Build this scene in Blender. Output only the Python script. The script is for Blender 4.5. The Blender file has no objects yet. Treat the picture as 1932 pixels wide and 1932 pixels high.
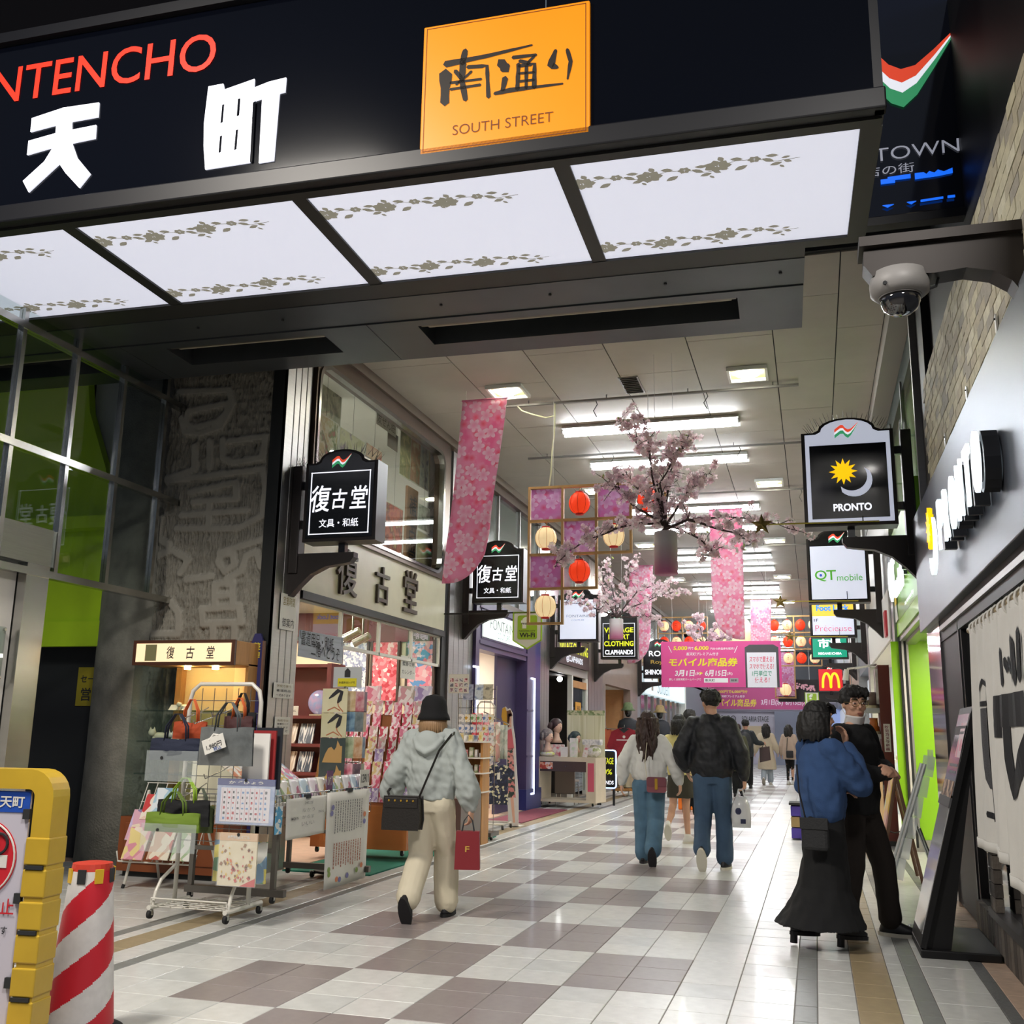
import bpy, math, random
import numpy as np
from mathutils import Vector, Matrix, noise
R_ = random.Random(7)
SC = bpy.context.scene
COL = SC.collection
# ---------------------------------------------------------------- camera
CF, CP = 1935.9155, Vector((0.75824, -5.71554, 1.30702))
YAW, PIT, ROLL = -0.28462, 0.21251, 0.01568
def _axes():
    cy, sy, cp, sp, cr, sr = math.cos(YAW), math.sin(YAW), math.cos(PIT), math.sin(PIT), math.cos(ROLL), math.sin(ROLL)
    w = Vector((sy*cp, cy*cp, sp)); r = Vector((cy, -sy, 0)); u = r.cross(w)
    return cr*r + sr*u, -sr*r + cr*u, w
AR, AU, AW = _axes()
cam = bpy.data.cameras.new('camera'); cam.sensor_width = 36; cam.lens = CF/1932*36
cam.clip_start = .05; cam.clip_end = 300
co = bpy.data.objects.new('camera', cam); COL.objects.link(co)
co.matrix_world = Matrix(((AR.x, AU.x, -AW.x, CP.x), (AR.y, AU.y, -AW.y, CP.y), (AR.z, AU.z, -AW.z, CP.z), (0, 0, 0, 1)))
SC.camera = co
# ---------------------------------------------------------------- world, exposure
wd = bpy.data.worlds.new('night'); SC.world = wd; wd.use_nodes = True
wd.node_tree.nodes['Background'].inputs[0].default_value = (.62, .70, .90, 1)
wd.node_tree.nodes['Background'].inputs[1].default_value = .10
SC.view_settings.view_transform = 'Standard'; SC.view_settings.look = 'None'
SC.view_settings.exposure = 0.33; SC.view_settings.gamma = 1; SC.view_settings.use_curve_mapping = False
SC.cycles.use_denoising = True
SC.cycles.use_adaptive_sampling = True; SC.cycles.adaptive_threshold = .03
SC.cycles.max_bounces = 5; SC.cycles.diffuse_bounces = 3; SC.cycles.glossy_bounces = 3; SC.cycles.transparent_max_bounces = 12
SC.cycles.caustics_reflective = False; SC.cycles.caustics_refractive = False
SC.cycles.sample_clamp_indirect = 4.0
def area(name, loc, size, power, rot=(0, 0, 0), col=(1, 1, 1), sy=None):
    l = bpy.data.lights.new(name, 'AREA'); l.energy = power; l.color = col; l.size = size
    if sy: l.shape = 'RECTANGLE'; l.size_y = sy
    o = bpy.data.objects.new(name, l); COL.objects.link(o); o.location = loc; o.rotation_euler = rot
    return o
# unseen street lamps, placed overhead to light the floor more than upright faces
area('unseen_street_lamp', (-3.6, -4.2, 6.6), 1.2, 400, (math.radians(14), 0, 0), (1, .93, .84))
area('unseen_street_lamp', (2.6, -6.0, 6.6), 1.2, 360, (math.radians(16), 0, 0), (1, .95, .9))
# lamps inside the shops
LIT = {}
# ---------------------------------------------------------------- pixel helpers (photo 1932 x 1932 -> a point on a world plane)
def ray(x, y): return AR*((x-966)/CF) - AU*((y-966)/CF) + AW
def py_(x, y, Y): d = ray(x, y); return CP + d*((Y-CP.y)/d.y)
def px_(x, y, X): d = ray(x, y); return CP + d*((X-CP.x)/d.x)
def pz_(x, y, Z=0.): d = ray(x, y); return CP + d*((Z-CP.z)/d.z)
def to_px(p):
    d = Vector(p)-CP; z = d.dot(AW)
    return (966+CF*d.dot(AR)/z, 966-CF*d.dot(AU)/z) if z > .05 else None
# ---------------------------------------------------------------- materials
def lin(h):
    if isinstance(h, str):
        h = h.lstrip('#'); c = [int(h[i:i+2], 16)/255 for i in (0, 2, 4)]
    else: c = h
    return tuple(v/12.92 if v <= .04045 else ((v+.055)/1.055)**2.4 for v in c)
MATS = {}
def mat(name, col='#888888', rough=.6, metal=0., emit=0., var=0., scale=8., bump=0., bscale=40., alpha=1., spec=.5, ecol=None, coat=0., stretch=None, col2=None, trans=0.):
    if name in MATS: return MATS[name]
    m = bpy.data.materials.new(name); m.use_nodes = True; MATS[name] = m
    nt = m.node_tree; p = nt.nodes['Principled BSDF']; c = lin(col)
    p.inputs['Base Color'].default_value = (*c, 1); p.inputs['Roughness'].default_value = rough; p.inputs['Metallic'].default_value = metal
    p.inputs['Specular IOR Level'].default_value = spec
    if coat: p.inputs['Coat Weight'].default_value = coat; p.inputs['Coat Roughness'].default_value = .08
    if emit:
        e = lin(ecol) if ecol else c
        p.inputs['Emission Color'].default_value = (*e, 1); p.inputs['Emission Strength'].default_value = emit*(.76 if emit < 4 else 1)
    if alpha < 1: p.inputs['Alpha'].default_value = alpha
    if trans: p.inputs['Transmission Weight'].default_value = trans
    tc = None
    if var or bump:
        tc = nt.nodes.new('ShaderNodeTexCoord'); mp = nt.nodes.new('ShaderNodeMapping'); nt.links.new(tc.outputs['Object'], mp.inputs[0])
        if stretch: mp.inputs['Scale'].default_value = stretch
    if var:
        n = nt.nodes.new('ShaderNodeTexNoise'); n.inputs['Scale'].default_value = scale; n.inputs['Detail'].default_value = 5
        nt.links.new(mp.outputs[0], n.inputs[0])
        r = nt.nodes.new('ShaderNodeValToRGB'); c2 = lin(col2) if col2 else tuple(v*(1-var) for v in c)
        r.color_ramp.elements[0].position = .32; r.color_ramp.elements[1].position = .68
        r.color_ramp.elements[0].color = (*c2, 1); r.color_ramp.elements[1].color = (*(min(1, v*(1+var*.4)) for v in c), 1)
        nt.links.new(n.outputs[0], r.inputs[0]); nt.links.new(r.outputs[0], p.inputs['Base Color'])
    if bump:
        n = nt.nodes.new('ShaderNodeTexNoise'); n.inputs['Scale'].default_value = bscale; n.inputs['Detail'].default_value = 6
        nt.links.new(mp.outputs[0], n.inputs[0])
        b = nt.nodes.new('ShaderNodeBump'); b.inputs['Strength'].default_value = bump; b.inputs['Distance'].default_value = .02
        nt.links.new(n.outputs[0], b.inputs['Height']); nt.links.new(b.outputs[0], p.inputs['Normal'])
    return m
def glass(name, tint='#e8efec', refl=.2, rough=.02, base=.05):
    if name in MATS: return MATS[name]
    m = bpy.data.materials.new(name); m.use_nodes = True; MATS[name] = m; nt = m.node_tree; nt.nodes.clear()
    o = nt.nodes.new('ShaderNodeOutputMaterial'); t = nt.nodes.new('ShaderNodeBsdfTransparent'); g = nt.nodes.new('ShaderNodeBsdfGlossy')
    t.inputs[0].default_value = (*lin(tint), 1); g.inputs[1].default_value = rough
    lw = nt.nodes.new('ShaderNodeLayerWeight'); lw.inputs[0].default_value = refl
    lw.inputs[0].default_value = .5; pw = nt.nodes.new('ShaderNodeMath'); pw.operation = 'POWER'; pw.inputs[1].default_value = 3.2; ma = nt.nodes.new('ShaderNodeMath'); ma.operation = 'MULTIPLY_ADD'; ma.inputs[1].default_value = refl*2; ma.inputs[2].default_value = base; ma.use_clamp = True
    mx = nt.nodes.new('ShaderNodeMixShader'); nt.links.new(lw.outputs['Facing'], pw.inputs[0]); nt.links.new(pw.outputs[0], ma.inputs[0]); nt.links.new(ma.outputs[0], mx.inputs[0])
    nt.links.new(t.outputs[0], mx.inputs[1]); nt.links.new(g.outputs[0], mx.inputs[2]); nt.links.new(mx.outputs[0], o.inputs[0])
    return m
def mottled(name, cols, scale=6., rough=.7, emit=0., kind='VORONOI', stretch=(1, 1, 1), coord='Object'):
    """a flat print of irregular colour patches (patterned paper, cloth, posters)"""
    if name in MATS: return MATS[name]
    m = mat(name, cols[0], rough); nt = m.node_tree; p = nt.nodes['Principled BSDF']
    tc = nt.nodes.new('ShaderNodeTexCoord'); mp = nt.nodes.new('ShaderNodeMapping'); mp.inputs['Scale'].default_value = stretch
    nt.links.new(tc.outputs[coord], mp.inputs[0])
    if kind == 'VORONOI':
        n = nt.nodes.new('ShaderNodeTexVoronoi'); n.inputs['Scale'].default_value = scale; nt.links.new(mp.outputs[0], n.inputs[0])
        s = nt.nodes.new('ShaderNodeSeparateColor'); nt.links.new(n.outputs['Color'], s.inputs[0]); src = s.outputs[0]
    else:
        n = nt.nodes.new('ShaderNodeTexNoise'); n.inputs['Scale'].default_value = scale; n.inputs['Detail'].default_value = 3; nt.links.new(mp.outputs[0], n.inputs[0]); src = n.outputs[0]
    r = nt.nodes.new('ShaderNodeValToRGB'); r.color_ramp.interpolation = 'CONSTANT' if kind == 'VORONOI' else 'EASE'
    els = r.color_ramp.elements; k = len(cols)
    els[0].color = (*lin(cols[0]), 1); els[0].position = 0 if kind == 'VORONOI' else .3; els[1].color = (*lin(cols[-1]), 1); els[1].position = (k-1)/k if kind == 'VORONOI' else .7
    for i in range(1, k-1):
        e = els.new(i/k if kind == 'VORONOI' else .3+.4*i/(k-1)); e.color = (*lin(cols[i]), 1)
    nt.links.new(src, r.inputs[0]); nt.links.new(r.outputs[0], p.inputs['Base Color'])
    if emit: nt.links.new(r.outputs[0], p.inputs['Emission Color']); p.inputs['Emission Strength'].default_value = emit
    return m
def translucent(m, f=.45):
    """thin cloth, paper and petals let light through"""
    nt = m.node_tree; p = nt.nodes['Principled BSDF']; t = nt.nodes.new('ShaderNodeBsdfTranslucent'); x = nt.nodes.new('ShaderNodeMixShader'); x.inputs[0].default_value = f; o = nt.nodes['Material Output']
    if p.inputs['Base Color'].links: nt.links.new(p.inputs['Base Color'].links[0].from_socket, t.inputs[0])
    else: t.inputs[0].default_value = p.inputs['Base Color'].default_value
    nt.links.new(p.outputs[0], x.inputs[1]); nt.links.new(t.outputs[0], x.inputs[2]); nt.links.new(x.outputs[0], o.inputs[0]); return m
# ---------------------------------------------------------------- mesh builder
class B:
    def __init__(s): s.v = []; s.f = []; s.m = []; s.k = 0
    def add(s, vs, fs):
        o = len(s.v); s.v.extend([tuple(v) for v in vs]); s.f.extend([tuple(i+o for i in f) for f in fs]); s.m.extend([s.k]*len(fs)); return s
    def box(s, x0, x1, y0, y1, z0, z1):
        return s.add([(x0,y0,z0),(x1,y0,z0),(x1,y1,z0),(x0,y1,z0),(x0,y0,z1),(x1,y0,z1),(x1,y1,z1),(x0,y1,z1)],
                     [(3,2,1,0),(4,5,6,7),(0,1,5,4),(1,2,6,5),(2,3,7,6),(3,0,4,7)])
    def cb(s, c, d, M=None):
        x, y, z = d[0]/2, d[1]/2, d[2]/2; q = [Vector(p) for p in ((-x,-y,-z),(x,-y,-z),(x,y,-z),(-x,y,-z),(-x,-y,z),(x,-y,z),(x,y,z),(-x,y,z))]
        if M: q = [M @ p for p in q]
        return s.add([p+Vector(c) for p in q], [(3,2,1,0),(4,5,6,7),(0,1,5,4),(1,2,6,5),(2,3,7,6),(3,0,4,7)])
    def ring(s, c, a, b, n): return [Vector(c)+Vector(a)*math.cos(t*2*math.pi/n)+Vector(b)*math.sin(t*2*math.pi/n) for t in range(n)]
    def loft(s, rings, cap=True, close=True):
        n = len(rings[0]); vs = [p for r in rings for p in r]; fs = []
        for i in range(len(rings)-1):
            for j in range(n if close else n-1):
                a, b = i*n+j, i*n+(j+1) % n; fs.append((a, b, b+n, a+n))
        if cap: fs.append(tuple(range(n-1, -1, -1))); fs.append(tuple(range((len(rings)-1)*n, len(rings)*n)))
        return s.add(vs, fs)
    def tube(s, pts, r, n=8, closed=False, flat=1., up=None):
        pts = [Vector(p) for p in pts]; N = len(pts); rr = r if isinstance(r, (list, tuple)) else [r]*N; rings = []
        side = None
        for i, p in enumerate(pts):
            t = (pts[(i+1) % N]-pts[i-1]) if closed else (pts[min(i+1, N-1)]-pts[max(i-1, 0)])
            t = t.normalized() if t.length > 1e-9 else Vector((0, 0, 1))
            if side is None:
                ref = Vector(up) if up else (Vector((0, 0, 1)) if abs(t.z) < .9 else Vector((1, 0, 0)))
                side = t.cross(ref).normalized()
            side = side - t*side.dot(t); side = side.normalized() if side.length > 1e-6 else t.orthogonal().normalized()
            o = t.cross(side); rings.append(s.ring(p, side*rr[i], o*rr[i]*flat, n))
        if closed: rings.append(rings[0])
        return s.loft(rings, cap=not closed)
    def cyl(s, p0, p1, r, r1=None, n=12): return s.tube([p0, p1], [r, r if r1 is None else r1], n)
    def lathe(s, prof, n=16, c=(0, 0, 0), ax='z', cap=True):
        c = Vector(c); A = {'z': ((1,0,0),(0,1,0),(0,0,1)), 'y': ((0,0,1),(1,0,0),(0,1,0)), 'x': ((0,1,0),(0,0,1),(1,0,0))}[ax]; A = [Vector(a) for a in A]
        return s.loft([s.ring(c+A[2]*h, A[0]*r, A[1]*r, n) for r, h in prof], cap)
    def ell(s, c, rx, ry, rz, n=14, m=9, M=None):
        rings = []
        for i in range(1, m):
            t = -math.pi/2+math.pi*i/m; q = s.ring((0, 0, rz*math.sin(t)), (rx*math.cos(t), 0, 0), (0, ry*math.cos(t), 0), n); rings.append(q)
        if M: rings = [[M @ p for p in q] for q in rings]
        return s.loft([[p+Vector(c) for p in q] for q in rings])
    def prism(s, poly, f, d):
        """poly of 2-D points, f maps (u, v) to a 3-D point, extruded by vector d (triangulated caps)"""
        d = Vector(d); n = len(poly); a = [Vector(f(*p)) for p in poly]; b = [p+d for p in a]
        return s.add(a+b, [tuple(range(n)), tuple(range(2*n-1, n-1, -1))]+[(i, (i+1) % n, (i+1) % n+n, i+n) for i in range(n)])
    def plate(s, q): return s.add(q, [tuple(range(len(q)))])
    def grid(s, fn, nu, nv):
        return s.add([fn(i/nu, j/nv) for j in range(nv+1) for i in range(nu+1)], [(j*(nu+1)+i, j*(nu+1)+i+1, (j+1)*(nu+1)+i+1, (j+1)*(nu+1)+i) for j in range(nv) for i in range(nu)])
def mesh(b, mats, smooth=False, name='mesh'):
    me = bpy.data.meshes.new(name); me.from_pydata(b.v, [], b.f)
    for m in (mats if isinstance(mats, (list, tuple)) else [mats]): me.materials.append(m)
    if any(b.m): me.polygons.foreach_set('material_index', b.m)
    if smooth: me.polygons.foreach_set('use_smooth', [True]*len(me.polygons))
    me.update(); return me
def mk(name, b, m, parent=None, smooth=False, loc=None, rot=None, bevel=0., solid=0., sub=0):
    me = b if isinstance(b, bpy.types.Mesh) else mesh(b, m, smooth, name)
    o = bpy.data.objects.new(name, me); COL.objects.link(o)
    if parent: o.parent = parent
    if loc is not None: o.location = loc
    if rot is not None: o.rotation_euler = rot
    if solid: md = o.modifiers.new('thick', 'SOLIDIFY'); md.thickness = solid; md.offset = 0
    if sub: md = o.modifiers.new('sub', 'SUBSURF'); md.levels = sub; md.render_levels = sub
    if bevel: md = o.modifiers.new('bevel', 'BEVEL'); md.width = bevel; md.segments = 2; md.limit_method = 'ANGLE'
    return o
def tag(o, label, cat, group=None, kind=None):
    o['label'] = label; o['category'] = cat
    if group: o['group'] = group
    if kind: o['kind'] = kind
    return o
def thing(name, label, cat, loc=(0, 0, 0), rz=0., group=None, kind=None):
    o = bpy.data.objects.new(name, None); COL.objects.link(o); o.location = loc; o.rotation_euler = (0, 0, rz); o.empty_display_size = .1
    return tag(o, label, cat, group, kind)
def struct(name, b, m, label=None, parent=None, **k):
    o = mk(name, b, m, parent, **k)
    if not parent: o['kind'] = 'structure'
    if label: o['label'] = label
    return o
def structE(name, label=None, loc=(0, 0, 0), rz=0):
    o = bpy.data.objects.new(name, None); COL.objects.link(o); o.location = loc; o.rotation_euler = (0, 0, rz); o['kind'] = 'structure'
    if label: o['label'] = label
    return o
def copy_tree(o, parent=None):
    c = o.copy(); COL.objects.link(c); c.parent = parent
    for ch in o.children: copy_tree(ch, c)
    return c
# scratch scene for evaluating text and remeshing
TMP = bpy.data.scenes.new('scratch')
def evaluated(o):
    TMP.collection.objects.link(o); TMP.view_layers[0].update()
    with bpy.context.temp_override(scene=TMP, view_layer=TMP.view_layers[0]): dg = bpy.context.evaluated_depsgraph_get()
    me = bpy.data.meshes.new_from_object(o.evaluated_get(dg)); TMP.collection.objects.unlink(o); return me
_TX = {}
def text_mesh(s, bold=0., sx=1., shear=0., spacing=1., res=4):
    k = (s, bold, shear, spacing, res)
    if k not in _TX:
        c = bpy.data.curves.new('lettering', 'FONT'); c.body = s; c.size = 1; c.resolution_u = res; c.offset = bold; c.shear = shear; c.space_character = spacing
        c.align_x = 'CENTER'; c.align_y = 'CENTER'
        o = bpy.data.objects.new('lettering', c); me = evaluated(o); bpy.data.objects.remove(o); bpy.data.curves.remove(c)
        co = np.empty(len(me.vertices)*3); me.vertices.foreach_get('co', co); co = co.reshape(-1, 3)
        fs = [tuple(p.vertices) for p in me.polygons]; bpy.data.meshes.remove(me); _TX[k] = (co, fs)
    return _TX[k]
def text(s, m, parent, o, ux, uz, w=None, h=None, bold=.012, shear=0., spacing=1., name='lettering', depth=0., res=4):
    """lettering centred at o, reading along ux, upright along uz; w / h = the size of its ink box"""
    co, fs = text_mesh(s, bold, 1, shear, spacing, res); lo, hi = co.min(0), co.max(0); c = (lo+hi)/2; d = hi-lo
    kx = w/d[0] if w else None; kz = h/d[1] if h else None
    if kx is None: kx = kz
    if kz is None: kz = kx
    o, ux, uz = Vector(o), Vector(ux).normalized(), Vector(uz).normalized(); b = B()
    vs = [o+ux*((p[0]-c[0])*kx)+uz*((p[1]-c[1])*kz) for p in co]
    b.add(vs, fs)
    if depth:
        nn = ux.cross(uz)*depth; n = len(vs); cnt = {}
        for f in fs:
            for i in range(len(f)):
                e = (f[i], f[(i+1) % len(f)]); cnt[e] = 1
        b.add([v+nn for v in vs], fs); b.f += [(e[1], e[0], e[0]+n, e[1]+n) for e in cnt if (e[1], e[0]) not in cnt]; b.m += [0]*(len(b.f)-len(b.m))
    return mk(name, b, m, parent)
ORD = ['first', 'second', 'third', 'fourth', 'fifth', 'sixth', 'seventh', 'eighth', 'ninth', 'tenth', 'eleventh', 'twelfth', 'thirteenth', 'fourteenth', 'fifteenth', 'sixteenth', 'seventeenth', 'eighteenth', 'nineteenth', 'twentieth']
X_, Y_, Z_ = Vector((1, 0, 0)), Vector((0, 1, 0)), Vector((0, 0, 1))
def arc(cx, cy, r, a0, a1, n): return [(cx+r*math.cos(a0+(a1-a0)*i/n), cy+r*math.sin(a0+(a1-a0)*i/n)) for i in range(n+1)]
def rrect(x0, x1, y0, y1, r, n=4):
    h = math.pi/2
    return arc(x1-r, y0+r, r, -h, 0, n)+arc(x1-r, y1-r, r, 0, h, n)+arc(x0+r, y1-r, r, h, 2*h, n)+arc(x0+r, y0+r, r, 2*h, 3*h, n)
# ================================================================ STRUCTURE: floor
m_tile = mat('tile_pale', '#d3d4d0', .32, var=.10, scale=14, bump=.04, bscale=60, coat=.15)
m_tile2 = mat('tile_pale_worn', '#c9cbc8', .34, var=.13, scale=9, bump=.04, bscale=60, coat=.15)
m_dark = mat('tile_brown', '#8b8280', .38, var=.08, scale=20, coat=.1)
m_tan = mat('tile_tan', '#a08f70', .42, var=.10, scale=16)
m_grey = mat('tile_grey', '#80827f', .40, var=.10, scale=20)
m_gran = mat('tile_granite', '#6b6c6c', .45, var=.3, scale=60)
m_pink = mat('tile_rose_stone', '#c7ad98', .4, var=.18, scale=14)
m_grout = mat('grout', '#77736f', .9)
fl = struct('floor', B().box(-12, 6, -14, 52, -.3, -.004), m_grout, 'chequered arcade floor of pale and brown tiles')
cols = [(-3.7, -3.6, 'g'), (-3.6, -3.5, 'w'), (-3.5, -3.3, 't'), (-3.3, -3.1, 'w'), (-3.1, -3.0, 'g')]
cols += [(-3.0+.3*i, -2.7+.3*i, 'c') for i in range(12)]
cols += [(.6, .71, 'g'), (.71, .9, 'w'), (.9, 1.1, 't'), (1.1, 1.19, 'w'), (1.19, 1.29, 'g'), (1.29, 1.59, 'w'), (1.59, 1.66, 'n')]
cols += [(1.66+.3*i, 1.96+.3*i, 'p') for i in range(3)]
cols += [(-3.7-.3*i-.3, -3.7-.3*i, 'w') for i in range(20)]
rects = []
for x0, x1, k in cols:
    for j in range(-8, 160):
        y0 = j*.3
        if x0 < -4.25 and y0 > 3.3: continue
        if k == 'p' and y0 > 4: k2 = 'w'
        else: k2 = k
        if k == 'c':
            pr = int(math.floor((0-x1)/.6+1e-6)); k2 = 'd' if -2.41 < x0 and x1 < .01 and (pr+j//3) % 2 == 0 else ('w' if (int(x0*10)*7+j*13) % 5 else 'v')
        c = to_px(((x0+x1)/2, y0+.15, 0)); sz = 0
        if c and -60 < c[0] < 1990 and 1380 < c[1] < 1990:
            d = (Vector(((x0+x1)/2, y0+.15, 0))-CP); sz = (x1-x0)*.3*1.3/d.length**3
        rects.append((sz, x0, x1, y0, k2))
rects.sort(key=lambda r: -r[0])
KM = {'w': m_tile, 'v': m_tile2, 'd': m_dark, 't': m_tan, 'g': m_grey, 'n': m_gran, 'p': m_pink}
def tilebox(b, x0, x1, y0, y1, z=0., h=.02, g=.002, c=.0025):
    x0 += g; x1 -= g; y0 += g; y1 -= g
    b.add([(x0,y0,z-h),(x1,y0,z-h),(x1,y1,z-h),(x0,y1,z-h),(x0,y0,z-c),(x1,y0,z-c),(x1,y1,z-c),(x0,y1,z-c),(x0+c,y0+c,z),(x1-c,y0+c,z),(x1-c,y1-c,z),(x0+c,y1-c,z)],
          [(0,1,5,4),(1,2,6,5),(2,3,7,6),(3,0,4,7),(4,5,9,8),(5,6,10,9),(6,7,11,10),(7,4,8,11),(8,9,10,11)])
cache = {}
for i, (sz, x0, x1, y0, k) in enumerate(rects[:300]):
    key = (round(x1-x0, 3), k)
    if key not in cache:
        b = B(); tilebox(b, 0, x1-x0, 0, .3); cache[key] = mesh(b, KM[k], name='tile')
    o = mk('tile', cache[key], None, fl, loc=(x0, y0, R_.uniform(-.0008, .0008)))
ks = list(KM); bb = B()
for sz, x0, x1, y0, k in rects[300:]:
    bb.k = ks.index(k); tilebox(bb, x0, x1, y0, y0+.3)
o = mk('far_tiles', bb, [KM[k] for k in ks], fl); o['kind'] = 'stuff'; o['label'] = 'distant floor tiles running down the arcade'
# ================================================================ ceiling
m_ceil = mat('ceiling_panel', '#bcb7ad', .62, var=.05, scale=3)
m_dk = mat('dark_gap', '#26282a', .8)
ce = struct('ceiling', B().box(-4.6, 2.2, 3.05, 52, 5.515, 5.7), m_dk, 'flat panelled arcade ceiling')
xs = [-4.2, -3.1, -2.2, -1.3, -.4, .51, 1.16, 1.62]; bb = B()
for i in range(7):
    n = 0; y = 3.1-(.9 if i % 2 else 0)
    while y < 50:
        y0, y1 = max(y, 3.1), min(y+1.8, 50); y += 1.8
        if y1-y0 < .05: continue
        g = .006
        if y0 < 22: mk('panel', B().box(xs[i]+g, xs[i+1]-g, y0+.004, y1-.004, 5.5, 5.514), m_ceil, ce)
        else: bb.box(xs[i]+g, xs[i+1]-g, y0+.004, y1-.004, 5.5, 5.514)
o = mk('far_panels', bb, m_ceil, ce); o['kind'] = 'stuff'
m_alu = mat('brushed_aluminium', '#aaa9a6', .42, 1., var=.06, scale=3, stretch=(1, 1, 30))
m_trim = mat('cornice_grey', '#a29f97', .5)
struct('trim_1', B().box(1.62, 1.85, 4.0, 50, 5.28, 5.5), m_trim, 'pale cornice along the top of the shop fronts')
struct('trim_2', B().box(-4.25, -4.12, 3.66, 50, 5.38, 5.5), mat('bronze_trim', '#6d6153', .45, .5), 'bronze cornice over the stationery shop window')
# ceiling vent
cv = thing('ceiling_vent', 'grey louvred vent grille set in the ceiling', 'vent', (-1.21, 6.15, 5.5))
mk('frame', B().box(-.12, .12, -.3, .3, -.012, 0), m_alu, cv)
for i in range(9): mk('slat', B().cb((0, -.26+i*.065, -.016), (.2, .045, .006), Matrix.Rotation(.5, 3, 'X')), mat('vent_grey', '#7d7c79', .5), cv)
# ================================================================ LEFT: entrance pillar, silver column
m_conc = mat('concrete', '#858278', .88, var=.28, scale=5, bump=.5, bscale=45)
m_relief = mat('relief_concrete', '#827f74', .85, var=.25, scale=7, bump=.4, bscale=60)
m_dframe = mat('dark_steel', '#2f302f', .45, .6)
S4 = [[(1110,290),(1130,370),(1220,385),(1350,340),(1420,200),(1400,120),(1100,130)],[(1150,250),(1140,320),(1180,350),(1330,310),(1390,250),(1390,200),(1150,250)],[(1360,420),(1360,530),(1420,560),(1600,530),(1620,400)],[(1400,430),(1620,400)],[(1280,430),(1280,590)],[(1190,460),(1190,600),(1020,660)],[(1030,670),(1600,600),(1620,700),(1600,850)],[(1160,740),(1440,680),(1440,780),(1180,800)],[(1280,790),(1270,950)],[(1110,880),(1500,850)],[(1080,960),(1450,960),(1600,880)],[(1330,1160),(1370,1220),(1430,1180),(1420,1110),(1350,1120),(1330,1160)],[(1340,1110),(1650,1010)],[(1380,1270),(1470,1220),(1500,1130),(1560,1100),(1590,1190),(1650,1150)],[(1140,1270),(1290,1250)],[(1310,1300),(1310,1440)],[(1420,1290),(1420,1440)],[(1310,1300),(1420,1290)],[(1310,1370),(1420,1360)],[(1230,1450),(1460,1430),(1470,1530),(1240,1540),(1230,1450)],[(1300,1540),(1300,1800)],[(1430,1540),(1430,1800)],[(1040,1410),(1090,1470),(1090,1600),(900,1600)],[(960,1130),(1050,1090),(1150,1150),(1100,1230)],[(980,900),(960,1010),(1030,1060)]]
seg = []
for s in S4:
    q = [py_(x*.3106, 700+y*.3106, 3.14) for x, y in s]; seg += [((a.x, a.z), (b.x, b.z)) for a, b in zip(q, q[1:])]
A_ = np.array([s[0] for s in seg]); D_ = np.array([s[1] for s in seg])-A_
nx, nz = 190, 400; gx = np.linspace(-5.55, -4.34, nx); gz = np.linspace(0, 5.6, nz); GX, GZ = np.meshgrid(gx, gz); P2 = np.stack([GX.ravel(), GZ.ravel()], 1)
t = np.clip(((P2[:, None]-A_[None])*D_[None]).sum(-1)/(D_**2).sum(-1)[None], 0, 1); dist = np.sqrt((((A_[None]+t[..., None]*D_[None])-P2[:, None])**2).sum(-1)).min(1)
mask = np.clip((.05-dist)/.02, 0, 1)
rough = np.array([abs(noise.noise(Vector((x*38, z*7, 1))))*1.1+abs(noise.noise(Vector((x*75, z*14, 7))))*.8-.5 for x, z in P2])
dep = (1-mask)*rough*.05-mask*.03
dep = dep.reshape(nz, nx)
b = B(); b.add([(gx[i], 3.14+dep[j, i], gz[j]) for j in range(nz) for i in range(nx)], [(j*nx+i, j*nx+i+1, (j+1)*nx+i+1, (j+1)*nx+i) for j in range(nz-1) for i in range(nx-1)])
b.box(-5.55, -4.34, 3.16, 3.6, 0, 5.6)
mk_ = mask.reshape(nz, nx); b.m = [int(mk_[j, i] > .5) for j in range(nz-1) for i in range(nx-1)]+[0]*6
rp = struct('wall_relief', b, [m_relief, mat('relief_smooth', '#8c897e', .8, var=.1, scale=9)], 'rough grey relief wall carved with ancient characters', smooth=True)  # strokes are smoother and also painted lighter, standing in for relief shading
struct('pillar_round', B().lathe([(.64, 0), (.62, 1), (.62, 5.6)], 40, (-5.86, 3.72, 0)), m_conc, 'smooth round concrete column beside the relief wall', smooth=True)
sp = structE('pillar_ribbed', 'ribbed silver metal column at the arcade entrance')
mk('core', B().box(-4.62, -4.21, 3.16, 3.64, 0, 5.6), m_dframe, sp)
mk('edge_trim', B().box(-4.36, -4.2, 3.10, 3.16, 0, 5.6), m_dframe, sp)
for i in range(4):
    mk('rib', B().box(-4.22, -4.2, 3.15+i*.123, 3.15+i*.123+.112, 0, 5.6), m_alu, sp, bevel=.006)
mk('return_rib', B().box(-4.23, -4.195, 3.10, 3.15, 0, 5.6), m_alu, sp)
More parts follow.
